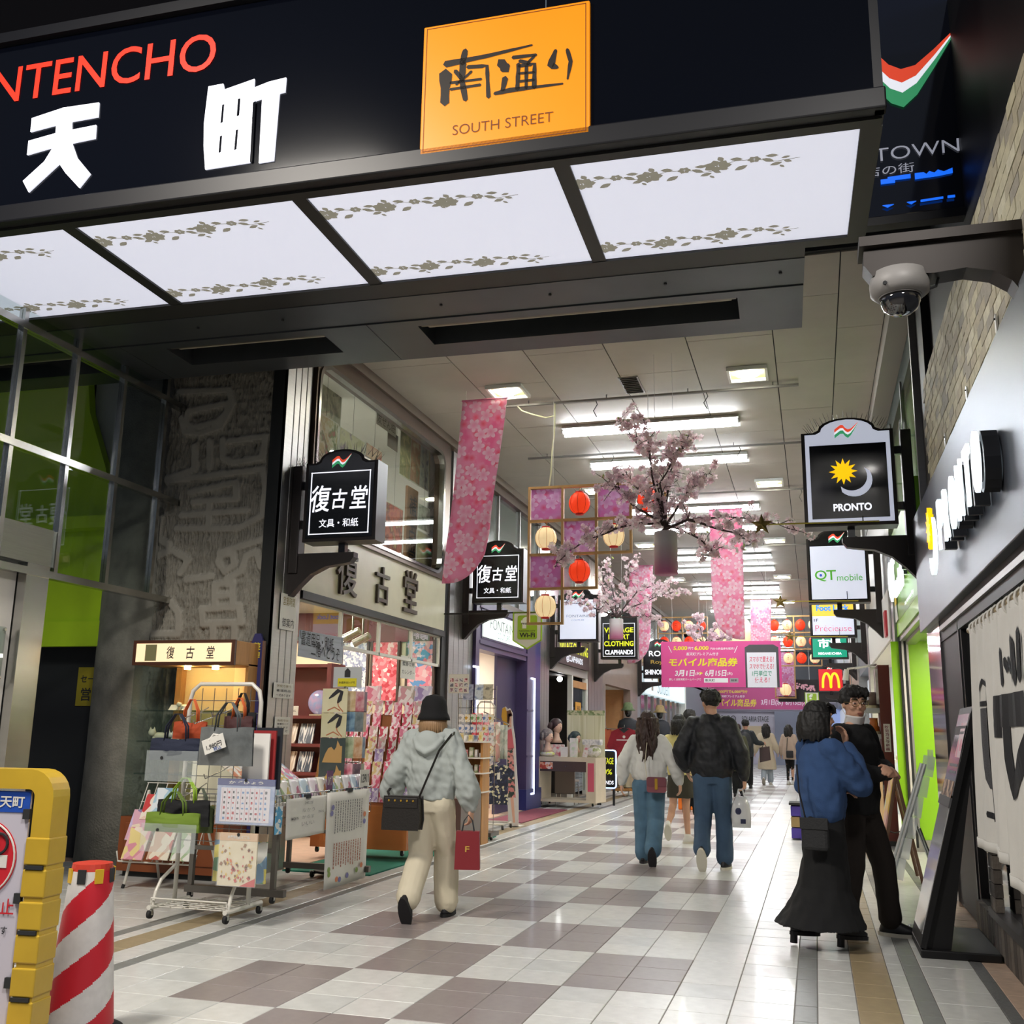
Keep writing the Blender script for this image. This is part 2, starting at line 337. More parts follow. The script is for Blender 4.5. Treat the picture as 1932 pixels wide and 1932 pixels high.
# notices stuck on the silver column
m_paper = mat('paper', '#dedcd4', .8, var=.04, scale=5)
m_ink = mat('ink', '#26262a', .7)
for q, lab, tx in (((531, 1118, 556, 1192), 'long yellowed paper notice high on the silver column', ['営業時間','御案内']), ((517, 1287, 551, 1319), 'cream handwritten notice in a clear sleeve on the silver column', ['学校で使う','書道用品','一式あります']), ((519, 1352, 545, 1386), 'white printed notice low on the silver column', ['当店では','各種カード','使えます','どうぞ'])):
    a, c = px_(q[0], q[1], -4.19), px_(q[2], q[3], -4.19); cy, cz = (a.y+c.y)/2, (a.z+c.z)/2; w, h = abs(c.y-a.y), abs(a.z-c.z)
    nt_ = thing('paper_notice', lab, 'notice', (-4.188, cy, cz)); mk('sheet', B().box(-.002, .002, -w/2, w/2, -h/2, h/2), m_paper, nt_)
    for i, s in enumerate(tx): text(s, m_ink if i else mat('ink_gold', '#8a7a3a', .7), nt_, (.004, 0, h*(.3-.6*i/max(1, len(tx)-1))), Y_, Z_, w=w*.75, h=h*.5/len(tx), bold=0)
# ================================================================ LEFT: glazed screen beside the lime shop
m_gl = glass('clear_glass', '#eef3f1', .22, .01, .02)
m_steel = mat('stainless', '#c4c3bf', .22, 1., var=.05, scale=2, stretch=(1, 1, 12))
gs = structE('window_1', 'steel framed glass screen in front of the lime green shop')
for z in (2.55, 3.55, 4.55): mk('rail', B().box(-5.44, -5.36, -1.2, 3.14, z-.03, z+.03), m_steel, gs)
for i in range(6):
    y = 2.8-.66*i; mk('mullion', B().box(-5.43, -5.37, y-.022, y+.022, 2.58, 5.3), m_steel, gs)
for i in range(6):
    y = 2.8-.66*i
    for k in range(3): mk('pane', B().box(-5.405, -5.395, y-.638, y-.022, 2.58+k, min(3.52+k, 5.3)), m_gl, gs)
m_lime = mat('lime_panel', '#b4d81e', .45, var=.03)
# lime shop behind the screen: vault panel, grey wall, dark doorway
lw = structE('wall_lime', 'lime green curved panel of the neighbouring shop')
edge = [(.758+(x-.758)*.938, 1.307+(z-1.307)*.938) for x, z in ((-7.35, 5.8), (-7.2, 4.9), (-6.9, 4.2), (-6.72, 3.5), (-6.64, 2.9), (-6.62, 2.45))]
mk('vault_panel', B().prism([(-11, edge[-1][1])]+[(x, z) for x, z in edge[::-1]]+[(-11, edge[0][1])], lambda u, v: (u, 3.3, v), (0, .1, 0)), m_lime, lw)
mk('lower_band', B().box(-11, -6.17, 3.27, 3.37, 2.12, 2.38), m_lime, lw)
mk('ledge', B().box(-11, -6.24, 3.15, 3.3, 3.34, 3.47), m_lime, lw)
struct('wall_lobby', B().box(-11, -6.1, 3.55, 3.62, 0, 6), mat('lobby_dark', '#1d1f22', .7), 'dark lobby wall behind the lime panel')
struct('wall_lobby_upper', B().box(-6.75, -5.55, 3.42, 3.5, 3.62, 6), mat('lobby_grey', '#b4b5b6', .6, var=.05), 'pale grey upper wall behind the glass screen')
vg = thing('wall_vent', 'black slatted wall vent behind the glass screen', 'vent', (-5.55, 3.39, 4.78))
for i in range(9): mk('slat', B().box(-.26+i*.06, -.22+i*.06, 0, .02, -.09, .09), m_dk, vg)
# white shop front at far left with its posters
ws = structE('wall_white_shop', 'white shop front with brushed steel corner post')
mk('wall_face', B().box(-5.62, -5.47, -2.5, 1.15, 0, 2.62), mat('white_wall', '#dcd8d0', .5, var=.03), ws)
mk('header', B().box(-5.55, -5.38, -2.5, 1.42, 2.62, 2.93), m_alu, ws)
mk('corner_post', B().box(-5.5, -5.38, 1.16, 1.42, 0, 2.62), m_steel, ws)
mk('side_wall', B().box(-11, -5.4, 1.42, 1.5, 2.62, 2.93), m_alu, ws)
pf = thing('wall_poster_frame', 'clear acrylic poster frame with a blue slash on the white shop front', 'poster', (-5.46, .86, 1.86))
mk('backing', B().box(-.006, 0, -.3, .22, -.2, .22), m_paper, pf); mk('cover', B().box(.012, .016, -.3, .22, -.2, .22), m_gl, pf)
mk('slash', B().prism([(-.2, -.08), (.12, .1), (.12, .14), (-.2, -.03)], lambda u, v: (.002, u, v), (.003, 0, 0)), mat('poster_blue', '#2f62b5', .5), pf)
for y, z in ((.2, .2), (.2, -.18)): mk('screw', B().lathe([(.012, 0), (.012, .02)], 10, (.01, y, z), 'x'), m_steel, pf)
po = thing('wall_poster', 'orange poster low on the white shop front', 'poster', (-5.465, .72, 1.28)); mk('sheet', B().box(-.004, .002, -.3, .22, -.26, .22), mat('poster_orange', '#e0762a', .6), po); mk('border', B().box(-.008, -.004, -.33, .25, -.3, .26), m_dframe, po)
ys = thing('yellow_notice', 'black and yellow notice in the dark doorway of the lime shop', 'notice', (-6.45, 3.53, 1.72))
mk('board', B().box(-.24, .3, 0, .02, -.2, .2), mat('notice_yellow', '#9a8c1a', .6), ys); text('セール一番', m_ink, ys, (.02, -.004, .08), X_, Z_, w=.44); text('営業中', m_ink, ys, (.02, -.004, -.08), X_, Z_, w=.4)
# ================================================================ ENTRANCE CANOPY
CA = math.radians(1.4); CO = Vector((1.25, 0, 0)); CM = Matrix.Rotation(CA, 3, 'Z'); CMI = CM.inverted()
def cl_y(x, y, Y):   # photo point on a plane of constant local y of the canopy
    o = CMI @ (CP-CO); d = CMI @ ray(x, y); return o+d*((Y-o.y)/d.y)
def cl_z(x, y, Z): p = pz_(x, y, Z); return CMI @ (p-CO)
def ribbon(b, pts, w, f, n=(0, 0, 0), z=0.):
    """brush stroke: 2-D polyline with half-widths, mapped by f(u, v)"""
    pts = [Vector((p[0], p[1])) for p in pts]; w = w if isinstance(w, (list, tuple)) else [w]*len(pts); L, Rr = [], []
    for i, p in enumerate(pts):
        t = (pts[min(i+1, len(pts)-1)]-pts[max(i-1, 0)]); t = t.normalized() if t.length else Vector((1, 0)); q = Vector((-t.y, t.x))*w[i]; L.append(p+q); Rr.append(p-q)
    t0 = (pts[0]-pts[1]).normalized(); t1 = (pts[-1]-pts[-2]).normalized()
    poly = [L[0], pts[0]+t0*w[0]*.8, Rr[0]]
    for i in range(len(pts)-1): b.plate([f(*L[i]), f(*Rr[i]), f(*Rr[i+1]), f(*L[i+1])])
    b.plate([f(*p) for p in poly]); b.plate([f(*p) for p in (Rr[-1], pts[-1]+t1*w[-1]*.8, L[-1])])
def wob(pts, w, k=3, amp=.12, seed=0):
    """resample a stroke and wobble its width like wet ink"""
    r = random.Random(seed); out, ws = [], []
    for i in range(len(pts)-1):
        for j in range(k):
            t = j/k; out.append((pts[i][0]*(1-t)+pts[i+1][0]*t, pts[i][1]*(1-t)+pts[i+1][1]*t)); a = w if not isinstance(w, (list, tuple)) else w[i]*(1-t)+w[i+1]*t; ws.append(a*(1+r.uniform(-amp, amp)))
    out.append(pts[-1]); ws.append(w if not isinstance(w, (list, tuple)) else w[-1]); return out, ws
cn = thing('entrance_canopy', 'wide navy canopy sign with glowing soffit panels over the arcade entrance', 'canopy', CO, CA)
m_navy = mat('navy_acrylic', '#05070f', .12, spec=.4)
m_cfr = mat('canopy_frame', '#3a3a38', .45, .5)
m_lip = mat('canopy_lip', '#0b0c12', .45)
m_soff = mat('lit_soffit', '#f2f4ff', .5, emit=.66, ecol='#e6e9fb', var=.03, scale=1.2)
SY, SZ, bmx = -.30, 4.70, -.38
XL, XR = -9.0, -.03
mk('sign_face', B().box(XL, XR, SY, SY+.12, SZ+.12, 6.12), m_navy, cn)
mk('upper_rim', B().box(XL, XR+.03, SY-.05, SY+.9, 6.12, 6.2), m_lip, cn)
mk('lower_lip', B().box(XL, XR+.06, SY-.03, SY+.06, SZ, SZ+.13), m_lip, cn, bevel=.01)
mk('end_cap', B().box(XR, XR+.05, SY, 1.26, SZ, 6.12), m_lip, cn)
mk('back_panel', B().box(XL, XR, 1.2, 1.25, SZ, 6.12), m_lip, cn)
mk('joint_line', B().box(-1.905, -1.899, SY-.004, SY, SZ+.2, 6.1), mat('bright_seam', '#9fb4c4', .3, .8), cn)
# soffit: steel frame and four glowing panels
for nm, q in (('near_rail', (XL, XR+.04, SY+.06, -.16)), ('far_rail', (XL, XR+.04, 1.17, 1.27)), ('beam_rail', (XL, bmx, 1.27, 1.42)), ('end_rail', (-.10, XR+.05, -.16, 1.17))): mk(nm, B().box(q[0], q[1], q[2], q[3], SZ-.015, SZ+.1), m_cfr, cn)
edges = [-.10, -1.83, -3.58, -5.33, -7.08]
m_print = mat('garland_grey', '#8d897c', .7, emit=.62)
def motif(b, ox, oy, f, s=1.):
    def leaf(cx, cy, a, l, w):
        q = [(cx+math.cos(a)*l*(t-.5)-math.sin(a)*w*math.sin(math.pi*t)*sg, cy+math.sin(a)*l*(t-.5)+math.cos(a)*w*math.sin(math.pi*t)*sg) for sg, ts in ((1, (0, .25, .5, .75)), (-1, (1, .75, .5, .25))) for t in ts]
        b.plate([f(ox+x*s, oy+y*s) for x, y in q])
    for i in range(7):
        a = i*2*math.pi/7; leaf(.045*math.cos(a), .03*math.sin(a), a, .062, .026)
    for i in range(6):
        a = i*2*math.pi/6; leaf(.19+.022*math.cos(a), -.022+.018*math.sin(a), a, .03, .014)
    for x, y, a, l, w in ((.10, -.045, .2, .07, .018), (.12, .045, -.5, .08, .02), (.02, -.065, 1.2, .05, .018), (.26, .0, .6, .075, .018), (.30, .045, -.3, .07, .017), (.28, -.04, .1, .07, .016), (.36, .03, .5, .05, .014), (.35, -.01, -.2, .05, .012), (.33, .075, .9, .04, .01)): leaf(x, y, a, l, w)
    ribbon(b, [(ox+x*s, oy+y*s) for x, y in ((0, 0), (.1, -.03), (.2, -.02), (.3, .02), (.42, .01))], .003*s, f)
for i in range(4):
    x1, x0 = edges[i]-(0 if i == 0 else .05), edges[i+1]+.05
    pn = mk('soffit_panel', B().box(x0, x1, -.16, 1.17, SZ+.005, SZ+.03), m_soff, cn)
    if i: mk('divider', B().box(edges[i]-.05, edges[i]+.05, -.16, 1.17, SZ-.01, SZ+.1), m_cfr, cn)
    b = B()
    for yy, ph in ((.10, 0.), (1.0, .2)):
        x = x0+.03; lim = x1-.40 if i else (-.72 if yy < .5 else -.72)
        while x < lim+.02:
            motif(b, x, yy+.02*math.sin(x*9), lambda u, v: (u, v, SZ+.003), 1.15); x += .42
    mk('flower_garland', b, m_print, pn)['kind'] = 'stuff'
# dropped beam with lamp slots
m_bm = mat('beam_steel', '#5d6164', .4, .75, var=.12, scale=2)
bmx = -.38
mk('beam_band', B().box(XL, bmx, 1.42, 1.86, SZ-.02, SZ+.25), m_bm, cn)
for x0, x1 in ((XL, -6.35), (-6.35, -3.95), (-3.95, bmx)):
    s0, s1 = (x0+.4, x1-.45) if x0 < -5 else (x0+.42, x1-.5)
    b = B(); z0, z1 = SZ-.03, SZ+.25
    b.box(x0+.003, x1-.003, 1.87, 1.99, z0, z1); b.box(x0+.003, x1-.003, 2.42, 2.72, z0, z1); b.box(x0+.003, s0, 1.99, 2.42, z0, z1); b.box(s1, x1-.003, 1.99, 2.42, z0, z1)
    mk('beam_tray', b, m_bm, cn)
    lm = mk('lamp_slot', B().box(s0, s1, 1.99, 2.42, z1-.06, z1), mat('slot_dark', '#191a1c', .6), cn)
    mk('tube_lamp', B().cyl((s0+.05, 2.12, z0+.09), (s1-.05, 2.12, z0+.09), .05), mat('unlit_tube', '#a79f8c', .35), lm)
    mk('reflector', B().box(s0+.01, s1-.01, 2.0, 2.06, z0+.02, z1-.07), mat('slot_reflector', '#6f6a5e', .35, .6), lm)
for x in (-.55, -1.4, -2.3, -3.2, -4.6, -5.4): mk('bolt', B().lathe([(.012, -.012), (.012, 0)], 8, (x, 1.62, SZ-.02)), m_dk, cn)
# letters on the sign
m_wl = mat('white_letter', '#f4f5ff', .4, emit=.85, ecol='#eef0ff'); m_rl = mat('red_letter', '#e8301e', .4, emit=.8, ecol='#f0301c')
def cpt(x, y): p = cl_y(x*.3623, y*.3623, SY-.012); return (p.x, p.z)
F_ = lambda u, v: (u, SY-.012, v)
def solid_letter(name, polys, m, f=cpt, d=.011):
    b = B()
    for q in polys: b.prism([f(*p) for p in q], F_, (0, d, 0))
    return mk(name, b, m, cn)
solid_letter('kanji_heaven', [[(165,615),(330,560),(515,533),(510,608),(330,640),(158,686)], [(148,733),(300,690),(500,650),(495,720),(300,760),(140,806)], [(292,640),(372,625),(372,750),(285,765)], [(285,750),(310,850),(148,1000),(118,942),(230,840)], [(285,750),(372,740),(400,820),(470,905),(412,978),(340,900),(300,840)]], m_wl)
solid_letter('kanji_town', [[(1085,450),(1162,435),(1168,466),(1325,410),(1300,846),(1068,882),(1060,760),(1062,640)], [(1320,528),(1325,455),(1400,425),(1490,403),(1484,478),(1452,486),(1365,512)], [(1365,505),(1455,478),(1425,836),(1347,849)]], m_wl)
b = B()
for q in ([(1158,546),(1168,544),(1160,636),(1149,642)], [(1240,516),(1252,512),(1246,600),(1233,606)], [(1146,710),(1157,706),(1150,792),(1139,797)], [(1229,678),(1240,674),(1232,776),(1220,782)], [(1318,534),(1332,528),(1314,842),(1302,844)]): b.prism([cpt(*p) for p in q], lambda u, v: (u, SY-.014, v), (0, .002, 0))
mk('kanji_slits', b, m_navy, cn)
a, c = cl_y(-14, 130, SY-.03), cl_y(403, 100, SY-.03)
t1, t2 = text_mesh('NTENCHO', .004)[0], text_mesh('SHINTENCHO', .004)[0]
wfull = (c.x-a.x)*(np.ptp(t2[:, 0])/np.ptp(t1[:, 0])); hgt = cl_y(368, 68, SY).z-cl_y(368, 137, SY).z
zc = (cl_y(368, 68, SY).z+cl_y(368, 137, SY).z)/2
text('SHINTENCHO', m_rl, cn, (c.x-wfull/2, SY-.006, zc), X_, Z_, w=wfull, h=hgt, bold=.004)
n0 = cl_y(-120, 300, SY-.03); text('新', m_wl, cn, (n0.x-.35, SY-.03, n0.z+.08), X_, Z_, w=.55, h=.6, bold=.03, depth=-.03)
# orange street plate
m_or = mat('orange_plate', '#d07c08', .4, emit=.62, ecol='#f08e08', var=.05, scale=2)
q = [cl_y(x, y, SY-.02) for x, y in ((790, 296), (1110, 252), (1116, 3), (803, 52))]
ox0, ox1, oz0, oz1 = (q[0].x+q[3].x)/2, (q[1].x+q[2].x)/2, (q[0].z+q[1].z)/2, (q[2].z+q[3].z)/2
op = mk('street_plate', B().box(ox0, ox1, SY-.03, SY, oz0, oz1), m_or, cn, bevel=.008)
m_ob = mat('plate_ink', '#1c130a', .6)
bb = B()
for (x0, x1, z0, z1) in ((.02, .98, .02, .025), (.02, .98, .975, .98), (.02, .024, .02, .98), (.976, .98, .02, .98)): bb.box(ox0+(ox1-ox0)*x0, ox0+(ox1-ox0)*x1, SY-.0325, SY-.031, oz0+(oz1-oz0)*z0, oz0+(oz1-oz0)*z1)
mk('border_line', bb, mat('plate_line', '#7a3a08', .6), op)
def opt(x, y): p = cl_y(600+x*.3623, y*.3623, SY-.032); return (p.x, SY-.033, p.z)
b = B()
for i, (pts, w) in enumerate([([(665,335),(880,292),(1115,235)], [16, 11, 5]), ([(768,262),(752,330)], [14, 16]), ([(665,385),(660,535)], [30, 24]), ([(715,370),(745,405)], 12), ([(755,330),(750,420),(768,520)], [20, 16, 13]), ([(780,350),(880,343),(888,505)], [10, 9, 12]), ([(690,432),(850,412)], 7), ([(690,466),(845,442)], 8), ([(800,372),(770,400),(720,440)], 7),
    ([(952,325),(980,360)], 26), ([(975,408),(962,470)], [16, 12]), ([(920,488),(1000,470),(1275,436)], [9, 13, 5]), ([(1015,300),(1136,286)], [10, 8]), ([(1050,318),(1100,330)], 10), ([(1128,292),(1095,325)], 7), ([(1045,335),(1038,465)], [11, 12]), ([(1045,345),(1128,333),(1126,455)], [9, 10, 13]), ([(1086,335),(1084,460)], 9), ([(1045,383),(1126,377)], 7), ([(1045,425),(1126,416)], 7),
    ([(1238,262),(1212,340),(1248,352)], [8, 20, 8]), ([(1298,258),(1316,320),(1300,412)], [10, 12, 5])]):
    p2, w2 = wob(pts, w, 4, .15, i); ribbon(b, p2, w2, opt)
    if i in (8, 19, 21): mk('brush_character', b, m_ob, op); b = B()
a, c = opt(700, 715), opt(1225, 640); text('SOUTH STREET', mat('plate_brown', '#6b3208', .6), op, ((a[0]+c[0])/2, SY-.0335, oz0+(oz1-oz0)*.155), X_, Z_, w=c[0]-a[0], h=(oz1-oz0)*.075, bold=-.008)
# brown louvred upper facade above the canopy
uf = structE('wall_upper', 'dark building facade with slanting brown louvres above the canopy')
mk('backing', B().box(-9, 6, 1.6, 1.7, 5.9, 9), mat('facade_dark', '#2a211e', .8), uf)
m_lv = mat('brown_louvre', '#6d4a3c', .6, var=.15, scale=10)
for i in range(16): mk('slat', B().cb((-6.9+i*.3, 1.5, 6.9), (.16, .05, 1.9), Matrix.Rotation(.55, 3, 'Y')), m_lv, uf)
mk('post', B().box(-4.02, -3.96, 1.4, 1.5, 5.9, 8), m_alu, uf)
# ================================================================ projecting arcade sign at the corner (behind the canopy), bracket, dome camera
bs = thing('corner_sign', 'glossy dark blue hanging sign behind the canopy end with a ribbon emblem', 'sign', (1.8, 1.31, 4.0))
m_bsf = mat('blue_black_gloss', '#0a1024', .06, spec=.8, coat=1.)
f0 = lambda x, y: py_(x, y, 1.30)-Vector((1.8, 1.31, 4.0))
zb, xr_ = f0(1720, 402).z, f0(1882, 200).x; mk('case', B().box(-1.15, xr_, 0, .08, zb, zb+2.4), m_bsf, bs, bevel=.01)
mk('rim', B().box(-1.17, xr_+.02, -.01, .09, zb-.06, zb), m_lip, bs)
def flag(b3, f, w=1.):
    """three waving bands; returns builders red, white, green"""
    prof = [(0, 0), (.12, .1), (.25, .2), (.36, .2), (.46, .05), (.56, -.02), (.68, .0), (.84, .14), (1, .3)]
    out = []
    for k in range(3):
        b = B(); t0, t1 = [(.0, .15), (.15, .26), (.26, .42)][k]
        for (x0, z0), (x1, z1) in zip(prof, prof[1:]):
            q0, q1 = 1-max(0, x0-.55)*1.9, 1-max(0, x1-.55)*1.9
            q0, q1 = max(q0, .06), max(q1, .06)
            b.plate([f(x0, z0-t1*q0), f(x1, z1-t1*q1), f(x1, z1-t0*q1), f(x0, z0-t0*q0)])
        out.append(b)
    return out
m_fr, m_fw, m_fg = mat('emblem_red', '#e04a30', .5, emit=.9, ecol='#e04a30'), mat('emblem_white', '#eef0f8', .5, emit=.9), mat('emblem_green', '#3fa06c', .5, emit=.7)
o0, o1 = f0(1575, 150), f0(1800, 112); Wd = (o1.x-o0.x)
for nm, b, m in zip(('emblem_red_band', 'emblem_white_band', 'emblem_green_band'), flag(None, lambda u, v: (o0.x+u*Wd, -.014, o0.z+(v+.02)*Wd*.92)), (m_fr, m_fw, m_fg)): mk(nm, b, m, bs)
p = f0(1700, 292); text('REAL TOWN', mat('sign_silver', '#b9bccb', .4, emit=.5), bs, (p.x-.12, -.012, p.z+.02), X_, Z_, w=1.0, h=.1, bold=-.005)
p = f0(1660, 318); text('専門店の街', mat('sign_silver', '#b9bccb', .4), bs, (p.x-.05, -.012, p.z-.02), X_, Z_, w=.55, h=.075, bold=0)
m_bl = mat('blue_glow', '#1c6cf0', .4, emit=1.1, ecol='#1868f0')
a, c = f0(1662, 348), f0(1797, 320)
b = B(); w = c.x-a.x
for q in ([(0, 0), (0, .1), (.1, .1), (.1, .14), (.42, .15), (.42, .06), (.2, .06), (.2, 0)], [(.48, .02), (.48, .15), (.6, .15), (.64, .1), (.68, .16), (.75, .11), (.8, .17), (.88, .11), (1, .17), (1, .06), (.8, .03)]): b.prism([(a.x+u*w, a.z+v*.7*w) for u, v in q], lambda u, v: (u, -.018, v), (0, .01, 0))
mk('blue_letters', b, m_bl, bs)
b = B(); z = f0(1720, 383).z
for q in ([(0, .05), (.16, .05), (.07, 0)], [(.34, .06), (.47, .06), (.4, .01)], [(.53, .035), (.53, .07), (.84, .085), (.84, .05)], [(.9, .05), (.9, .09), (1, .09), (1, .05)]): b.prism([(a.x+u*w, z-.02+v*.8*w) for u, v in q], lambda u, v: (u, -.03, v), (0, .01, 0))
mk('blue_reflection_strip', b, m_bl, bs)
mk('shelf', B().box(-.52, -.01, -.02, .08, zb-.32, zb-.16), m_lip, bs)
# bracket arm with arch
m_brk = mat('bracket_brown', '#2b2623', .5, .4)
br = thing('corner_bracket', 'dark arched steel bracket carrying the corner sign and dome camera', 'bracket', (1.8, -.72, 3.6))
fb = lambda x, y: (lambda p: (p.x-1.8, p.z-3.6))(py_(x, y, -.72))
top = [fb(1628, 486), fb(1932, 446)]; pl = [fb(1628, 486), fb(1628, 512), fb(1645, 532), fb(1700, 528), fb(1760, 526), fb(1820, 516), fb(1870, 522), fb(1905, 540), fb(1924, 562), fb(1931, 600), fb(1932, 600), fb(1932, 445)]
mk('arm', B().prism(pl, lambda u, v: (u, -.07, v), (0, .14, 0)), m_brk, br)
mk('arm_cap', B().box(fb(1628, 486)[0]-.02, 0, -.1, .1, fb(1700, 470)[1]-.01, fb(1700, 470)[1]+.04), m_brk, br)
dp = py_(1697, 545, -.72); dc = thing('dome_camera', 'white security dome camera hanging under the corner bracket', 'security camera', (dp.x, -.72, dp.z-.03)); dc.scale = (.83,)*3
mk('housing', B().lathe([(.11, .13), (.155, .125), (.168, .06), (.165, .01), (.135, -.015), (.12, -.018)], 28), mat('camera_grey', '#8f8d8b', .5), dc, smooth=True)
mk('dome', B().lathe([(.115, -.015), (.112, -.05), (.095, -.09), (.06, -.118), (.015, -.128)], 24), mat('smoked_dome', '#15161a', .05, spec=.9, coat=1), dc, smooth=True)
mk('dome_ring', B().lathe([(.124, -.012), (.122, -.024), (.115, -.024), (.115, -.012)], 24, cap=False), mat('camera_grey', '#8f8d8b', .5), dc)
mk('cable', B().tube([(.165, 0, .02), (.2, 0, .03), (.215, 0, .08), (.2, 0, .14)], .008), m_dk, dc)
mk('screw_hole', B().lathe([(.012, 0), (.012, .01)], 8, (-.09, -.15, .02), 'y'), m_dk, dc)
# ================================================================ CEILING LAMPS
m_tubeL = mat('lit_tube', '#ffffff', .3, emit=75, ecol='#f6fbff')
m_whs = mat('fixture_white', '#e6e6e2', .4)
m_hid = mat('lit_bulb', '#ffffff', .3, emit=130, ecol='#fffbe6'); m_hidr = mat('lamp_recess', '#c9c98c', .35, .3)
fy = [7.75, 9.65, 13.15, 15.1, 18.55, 20.45, 23.9, 25.8, 29.2, 31.2, 34.6, 36.5, 40.0, 42.0, 45.4]  # last two carry the row on, added to brighten the dark far end
fx = None
for i, y in enumerate(fy):
    lab = '%s long twin fluorescent lamp from the entrance, hung under the ceiling' % ORD[i]
    if fx is None:
        fx = thing('fluorescent_lamp', lab, 'lamp', (-1.24, y, 5.5), 0, 'twin fluorescent lamps in rows')
        mk('housing', B().prism([(-.12, 0), (.12, 0), (.16, -.05), (.04, -.045), (0, -.075), (-.04, -.045), (-.16, -.05)], lambda u, v: (-1.2, u, v), (2.4, 0, 0)), m_whs, fx)
        for s in (-1, 1):
            mk('tube', B().cyl((-1.19, s*.09, -.085), (1.19, s*.09, -.085), .017, n=10), m_tubeL, fx, smooth=True)
            for e in (-1, 1): mk('socket', B().box(e*1.2-.012, e*1.2+.012, s*.09-.02, s*.09+.02, -.11, -.04), m_whs, fx)
    else:
        c = copy_tree(fx); c.location.y = y; c['label'] = lab
hd = None; hy = [(5.98, -2.74), (6.02, .18), (11.5, .2), (11.4, -2.7), (16.8, .1), (16.8, -2.7), (22.1, .1), (22.1, -2.7), (27.5, .1)]
nm = ['square recessed floodlight above the first blossom banner', 'square recessed floodlight over the first lit sign on the green side', 'square recessed floodlight past the second twin lamp, green side', 'square recessed floodlight past the second twin lamp, stationery side', 'square recessed floodlight past the fourth twin lamp, green side', 'square recessed floodlight past the fourth twin lamp, stationery side', 'square recessed floodlight past the sixth twin lamp, green side', 'square recessed floodlight past the sixth twin lamp, stationery side', 'farthest square recessed floodlight in the arcade ceiling']
for (y, x), lab in zip(hy, nm):
    if hd is None:
        hd = thing('recessed_floodlight', lab, 'lamp', (x, y, 5.5), 0, 'recessed floodlights')
        b = B(); s = .23
        for q in ((-s, s, -s, -s+.03), (-s, s, s-.03, s), (-s, -s+.03, -s+.03, s-.03), (s-.03, s, -s+.03, s-.03)): b.box(*q, -.05, -.004)
        mk('frame', b, m_whs, hd); mk('reflector', B().box(-s+.03, s-.03, -s+.03, s-.03, -.012, -.004), m_hidr, hd)
        mk('bulb', B().ell((0, -.02, -.045), .13, .085, .028, 16, 8), m_hid, hd, smooth=True)
        mk('clip', B().cyl((-.06, .12, -.03), (.06, .12, -.03), .01, n=6), m_dframe, hd)
    else:
        c = copy_tree(hd); c.location = (x, y, 5.5); c['label'] = lab
# thin conduit rails across the ceiling with dangling wires
m_rail = mat('rail_grey', '#7a7874', .5, .3); m_wire = mat('wire_dark', '#33322f', .7); m_wirel = mat('wire_pale', '#c9c7a8', .7)
for i, (y, x0, x1) in enumerate(((6.45, -2.9, .75), (9.0, -3.3, 1.5), (11.9, -3.1, 1.5), (17.2, -3.2, 1.5), (22.5, -3.2, 1.4))):
    r = thing('ceiling_rail', '%s thin grey conduit rail from the entrance, crossing under the ceiling' % ORD[i], 'rail', (0, y, 5.5), 0, 'conduit rails under the ceiling')
    mk('rail', B().box(x0, x1, -.02, .02, -.07, -.045), m_rail, r)
    for k in range(4): x = x0+.3+(x1-x0-.6)*k/3; mk('hanger', B().box(x-.006, x+.006, -.006, .006, -.05, 0), m_rail, r)
    for k in range(2):
        x = x0+.8+(x1-x0-1.2)*R_.random(); mk('wire', B().tube([(x, 0, -.06), (x+.02, 0, -.12), (x-.03, 0, -.2), (x+.01, 0, -.28)], .006, 6), m_wire, r)
cd = tag(mk('power_cord', B().tube([py_(*p, 6.44) for p in ((975, 765), (985, 775), (1005, 782), (1030, 788), (1045, 785), (1047, 775), (1047, 760), (1047, 785), (1046, 820), (1042, 850), (1040, 890), (1036, 918))], .009, 6), m_wirel), 'pale power cord dropping from the ceiling rail to the lantern lattice', 'cord')
# ================================================================ LEFT ROW OF SHOPS (facade plane x = -4.2)
LX = -4.2
def wl(par, name, y0, y1, z0, z1, m, d0=.12, d1=0., **k): return mk(name, B().box(LX-d0, LX+d1, y0, y1, z0, z1), m, par, **k)
def ringframe(b, outer, inner, f, d):
    n = len(outer); d = Vector(d); A = [Vector(f(*p)) for p in outer]; I = [Vector(f(*p)) for p in inner]
    for i in range(n):
        j = (i+1) % n; b.plate([A[i], A[j], I[j], I[i]]); b.plate([A[i]+d, I[i]+d, I[j]+d, A[j]+d]); b.plate([I[i], I[j], I[j]+d, I[i]+d]); b.plate([A[j], A[i], A[i]+d, A[j]+d])
m_brz = mat('bronze_frame', '#5b4c40', .35, .7); m_crm = mat('cream_fascia', '#d9d5bb', .35, var=.06, scale=4, coat=.3)
m_wh = mat('shop_white', '#e4e1da', .6); m_mar = mat('maroon_wood', '#6e2f31', .45, var=.15, scale=4, stretch=(1, 1, .2)); m_wood = mat('light_wood', '#b9854a', .5, var=.2, scale=4, stretch=(6, 6, .6)); m_cmw = mat('cream_wall', '#e9dcc0', .7)
m_shopfl = mat('shop_floor', '#c5a793', .5, var=.1)
wlft = structE('wall_left', 'row of shop fronts along the stationery side of the arcade')
